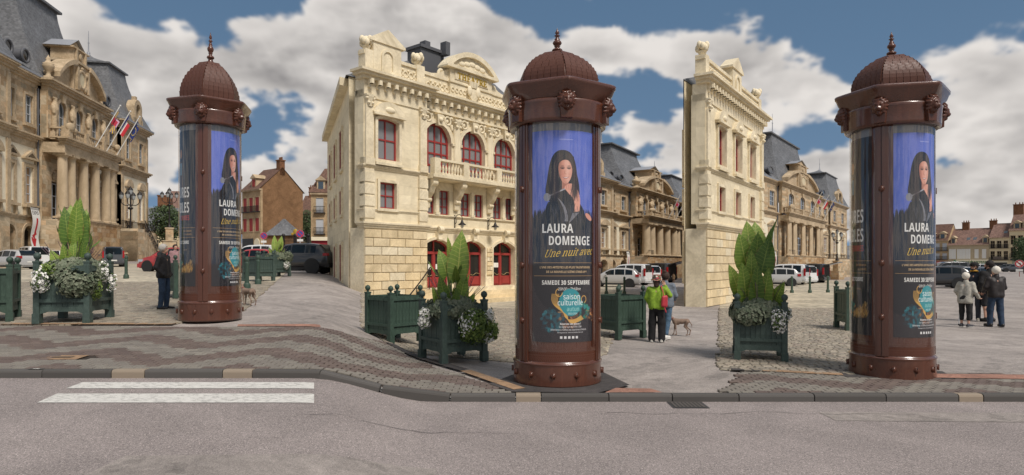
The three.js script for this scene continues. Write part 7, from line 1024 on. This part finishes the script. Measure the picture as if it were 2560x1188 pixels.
person('white haired lady in cream jacket and cropped black trousers on crutches', 2413, 817, 682, 155, { group: GP, hair: hairWhite, top: cloth(0xcdc8bb), bottom: cloth(0x252324), crop: .42, shoes: mat(0x3a3a40, .7), sole: whiteShoe, lean: .07, hem: .84, armL: [[.27, 1.14, .02], [.25, .96, .2]], armR: [[-.28, 1.12, .02], [-.3, .94, .2]], handL: [0, -.4, 1], handR: [0, -.4, 1] });
person('bearded man in black cap and navy jacket facing the lady on crutches', 2436, 801, 657, -14, { group: GP, hair: hairDark, top: cloth(0x1d2433), bottom: cloth(0x3a3d47), shoes: mat(0x8a8478, .7), sole: whiteShoe, headTurn: -6, armL: [[.25, 1.12, 0], [.16, .9, .12]], armR: [[-.25, 1.12, 0], [-.16, .92, .14]], hem: .92, extra: (t, hy, turn) => {
  obj('cap', turn(merge([Lth([[.112, hy + .03], [.113, hy + .07], [.1, hy + .115], [.06, hy + .143], [0, hy + .15]], 20, 0, 0, -.015), Ex([[-.08, 0], [.08, 0], [.07, .06], [.03, .085], [-.03, .085], [-.07, .06]], .012, 0).rotateX(Math.PI / 2).translate(0, hy + .05, .085)])), blackCloth, t);
  obj('beard', turn(blob([[-.06, hy - .045, .045, .022, 0, hy - .09, .08, .03], [.06, hy - .045, .045, .022, 0, hy - .09, .08, .03]], .02, .009)), hairDark, t); obj('glasses', turn(merge([new THREE.TorusGeometry(.022, .004, 5, 14).translate(-.034, hy + .006, .1), new THREE.TorusGeometry(.022, .004, 5, 14).translate(.034, hy + .006, .1), bar([-.012, hy + .01, .105], [.012, hy + .01, .105], .003, 4)])), blackCloth, t);
  obj('hood', turn(new THREE.TorusGeometry(.085, .026, 6, 18).rotateX(1.35).translate(0, 1.475, .0)), mat(0xb98a2c, .8), t); } });
person('dark haired bearded man in shorts behind the man in black leather jacket', 2474, 806, 655, 218, { group: GP, at: spot(2473, 803), hair: hairDark, top: blackCloth, bottom: cloth(0x2a2a30), crop: .9, shoes: blackShoe, headTurn: 40, extra: (t, hy, turn) => obj('beard', turn(blob([[-.06, hy - .045, .045, .02, 0, hy - .09, .075, .028], [.06, hy - .045, .045, .02, 0, hy - .09, .075, .028]], .02, .009)), hairDark, t) });
person('white haired man in black leather jacket and blue jeans', 2490, 816, 667, 212, { group: GP, hair: hairWhite, top: darkBrown, bottom: jeans, loose: .012, shoes: blackShoe, stance: [[.12, .06], [-.13, -.05]], armL: [[.27, 1.14, .02], [.2, 1.0, .24]], armR: [[-.26, 1.12, .04], [-.16, 1.02, .26]], hem: .92, headTurn: 14 });
person('person in pink half hidden behind the brown column beside the lone man', 440, 700, 606, 20, { group: GP, at: onGround(438, 26), coarse: 1, hair: hairDark, top: cloth(0xb88f92), bottom: jeans, shoes: blackShoe });
// small figures by the open vans
person('small figure in tan coat beside the open black van, next to the theatre town hall', 1684, 706, 682, 150, { group: GP, at: onGround(1684, 62), coarse: 1, hair: hairBrown, top: cloth(0xa88a68), bottom: cloth(0x8a6a52), shoes: blackShoe, hem: .7 });
person('small figure in white at the wall beside the open black van', 1672, 705, 680, 200, { group: GP, at: onGround(1671, 64), coarse: 1, hair: hairDark, top: cloth(0xcfcac0), bottom: cloth(0x4a4440), shoes: blackShoe });
person('small figure in tan dress at the open black van near the corner building', 2009, 708, 685, 150, { group: GP, at: onGround(2008, 58), coarse: 1, hair: hairBrown, top: cloth(0xa87a5c), bottom: cloth(0xa87a5c), shoes: blackShoe, hem: .7 });
person('small figure in white top and dark hat near the corner building', 2026, 706, 682, 190, { group: GP, at: onGround(2026, 60), coarse: 1, hair: hairDark, top: cloth(0xcfcac0), bottom: cloth(0x6a5a50), shoes: blackShoe });
// things they carry
{
  lime.updateMatrixWorld(true); const k = lime.scale.x, bag = thing('shoulder_bag', 'red shoulder bag hanging from the woman in lime green jacket', 'bag', null, lime.position.x, lime.position.y, lime.position.z, lime.rotation.y); bag.scale.setScalar(k);
  const redBag = mat(lin(.45, .035, .05), .55); obj('bag_body', blob([[-.24, .96, -.12, .055, -.25, 1.18, -.12, .05], [-.18, .97, -.16, .05, -.19, 1.17, -.16, .045]], .04, .012), redBag, bag); obj('strap', tube([[-.2, 1.2, -.15], [-.17, 1.34, -.13], [-.12, 1.46, -.06], [-.12, 1.45, .06], [-.2, 1.2, .05]], .014, 20, 5), redBag, bag); obj('hanging_strap', tube([[-.22, .94, -.15], [-.24, .84, -.16], [-.26, .78, -.14], [-.24, .86, -.12]], .014, 12, 5), redBag, bag);
  for (const [x, py, lb] of [[2397, 814, 'first'], [2424, 812, 'second']]) { const s = spot(x, py), c = thing('walking_crutch', `${lb === 'first' ? 'grey crutch held out away from the man in cap' : 'grey crutch between the cream jacket lady and the man in cap'}`, 'crutch', 'crutches of the lady', s.x, s.y, s.z, 0); const lean = lb === 'first' ? .12 : .1; obj('shaft', bar([0, .03, 0], [lean, .82, -.08], .011), frameGrey, c); obj('rubber_tip', C(.018, .014, .05, 0, 0, 0, 8), blackPlastic, c); obj('grip', bar([lean, .82, -.08], [lean + .02, .84, .03], .016), blackPlastic, c); obj('cuff', bar([lean, .82, -.08], [lean + .03, 1.02, -.1], .013), frameGrey, c); }
}
// ---------- dogs ----------
{
  const fur = mat(lin(.22, .15, .11), .8);
  const dog = (label, px, py, ry, s) => { const p = spot(px, py), t = thing('dog', label, 'dog', 'dogs on leads', p.x, p.y - .01, p.z, ry); t.scale.setScalar(s);
    const b = [[.2, .5, 0, .1, -.02, .49, 0, .085], [-.02, .49, 0, .085, -.2, .51, 0, .085], [.2, .47, 0, .095, .12, .44, 0, .08], [.26, .54, 0, .06, .36, .66, 0, .042], [.36, .68, 0, .05, .42, .68, 0, .042], [.42, .67, 0, .034, .51, .64, 0, .02], [.34, .72, .035, .016, .3, .74, .05, .008], [.34, .72, -.035, .016, .3, .74, -.05, .008], [-.26, .52, 0, .022, -.36, .38, 0, .012], [-.36, .38, 0, .012, -.34, .28, 0, .008]];
    for (const z of [-.06, .06]) { const f = z > 0 ? .05 : -.04; b.push([.2, .44, z, .045, .2 + f * .4, .26, z, .024], [.2 + f * .4, .26, z, .022, .2 + f, .05, z, .015], [.2 + f, .03, z, .02, .25 + f, .025, z, .016], [-.2, .48, z, .07, -.14 - f * .5, .32, z, .036], [-.14 - f * .5, .32, z, .03, -.27 - f, .18, z, .018], [-.27 - f, .18, z, .018, -.24 - f, .03, z, .014], [-.24 - f, .025, z, .02, -.2 - f, .022, z, .016]); }
    obj('body', blob(b, .03, .012), fur, t); obj('collar', new THREE.TorusGeometry(.055, .01, 6, 16).rotateY(Math.PI / 2).rotateZ(.85).translate(.3, .59, 0), mat(0x8a2a2a, .7), t); obj('eye', [Sp(.009, .43, .69, .03), Sp(.009, .43, .69, -.03)], eyeMat, t); obj('nose', Sp(.014, .53, .642, 0), blackPlastic, t); return t; };
  dog('small slim brown dog walking beside the column near the roadside planter', 621, 763, 2.6, .78);
  dog('slim brown dog on the asphalt beside the woman in light jeans', 1703, 838, 2.9, .72);
}
// ---------- trees ----------
{
  const bark = mat(0x5a4a3c, .95), lm = [[.05, .085, .028], [.075, .115, .04], [.035, .06, .02]].map(c => mat(lin(...c), .7, { side: THREE.DoubleSide }));
  const tree = (label, x, y, z, w, h0, h1, seed) => { const t = thing('clipped_tree', label, 'tree', 'clipped trees', x, y, z), r = rng(seed); obj('trunk', [Lth([[.24, -.5], [.18, .4], [.14, h0 + .4], [.08, h0 + 1.2]], 10), ...Array.from({ length: 7 }, (_, i) => { const a = i * .9; return bar([0, h0 + .1 * i, 0], [Math.cos(a) * w * .35, h0 + (h1 - h0) * (.3 + .08 * i), Math.sin(a) * w * .35], .05); })], bark, t);
    for (let i = 0; i < 3; i++) { const g = scatter(r, 2600, smallLeaf(.09, .2), q => { const p = V(q() * 2 - 1, q() * 2 - 1, q() * 2 - 1), m = Math.pow(Math.abs(p.x) ** 4 + Math.abs(p.y) ** 4 + Math.abs(p.z) ** 4, .25); if (m > 1) return null; const sdir = p.clone().normalize(), e = .78 + .34 * fbm(sdir.x * 2.4 + seed, sdir.y * 2.4, sdir.z * 2.4, 3); const f = Math.pow(q(), .3) * e / m; if (fbm(p.x * f * 4 + 7, p.y * f * 4, p.z * f * 4 + seed, 2) < .4) return null; return { p: V(p.x * f * w / 2, (h0 + h1) / 2 + p.y * f * (h1 - h0) / 2, p.z * f * w / 2), n: sdir }; }, 1.4); const c = obj('crown', g, lm[i], t); c.userData.kind = 'stuff'; } };
  const d = 88, x = WX(417, d); tree('clipped leafy tree behind the lamp post, beside the low white house', x, G(x, d), -d, 3.9, 1.0 + WY(606, d) - G(x, d) - 1, WY(512, d) - G(x, d), 3);
  const d2 = 120, x2 = WX(2562, d2); tree('clipped leafy tree in front of the yellow house with dormers', x2, 0, -d2, 3.4, WY(640, d2) - 1.6, WY(592, d2), 8);
  const d3 = 118, x3 = WX(772, d3); tree('small green tree showing between the beige house and the narrow yellow house', x3, G(x3, d3), -d3, 3.2, 1.4, WY(525, d3) - G(x3, d3), 15);
}
for (const o of scene.children) o.traverse(m => { if (m.isMesh) { m.castShadow = m.receiveShadow = true; } });
renderer.render(scene, camera);
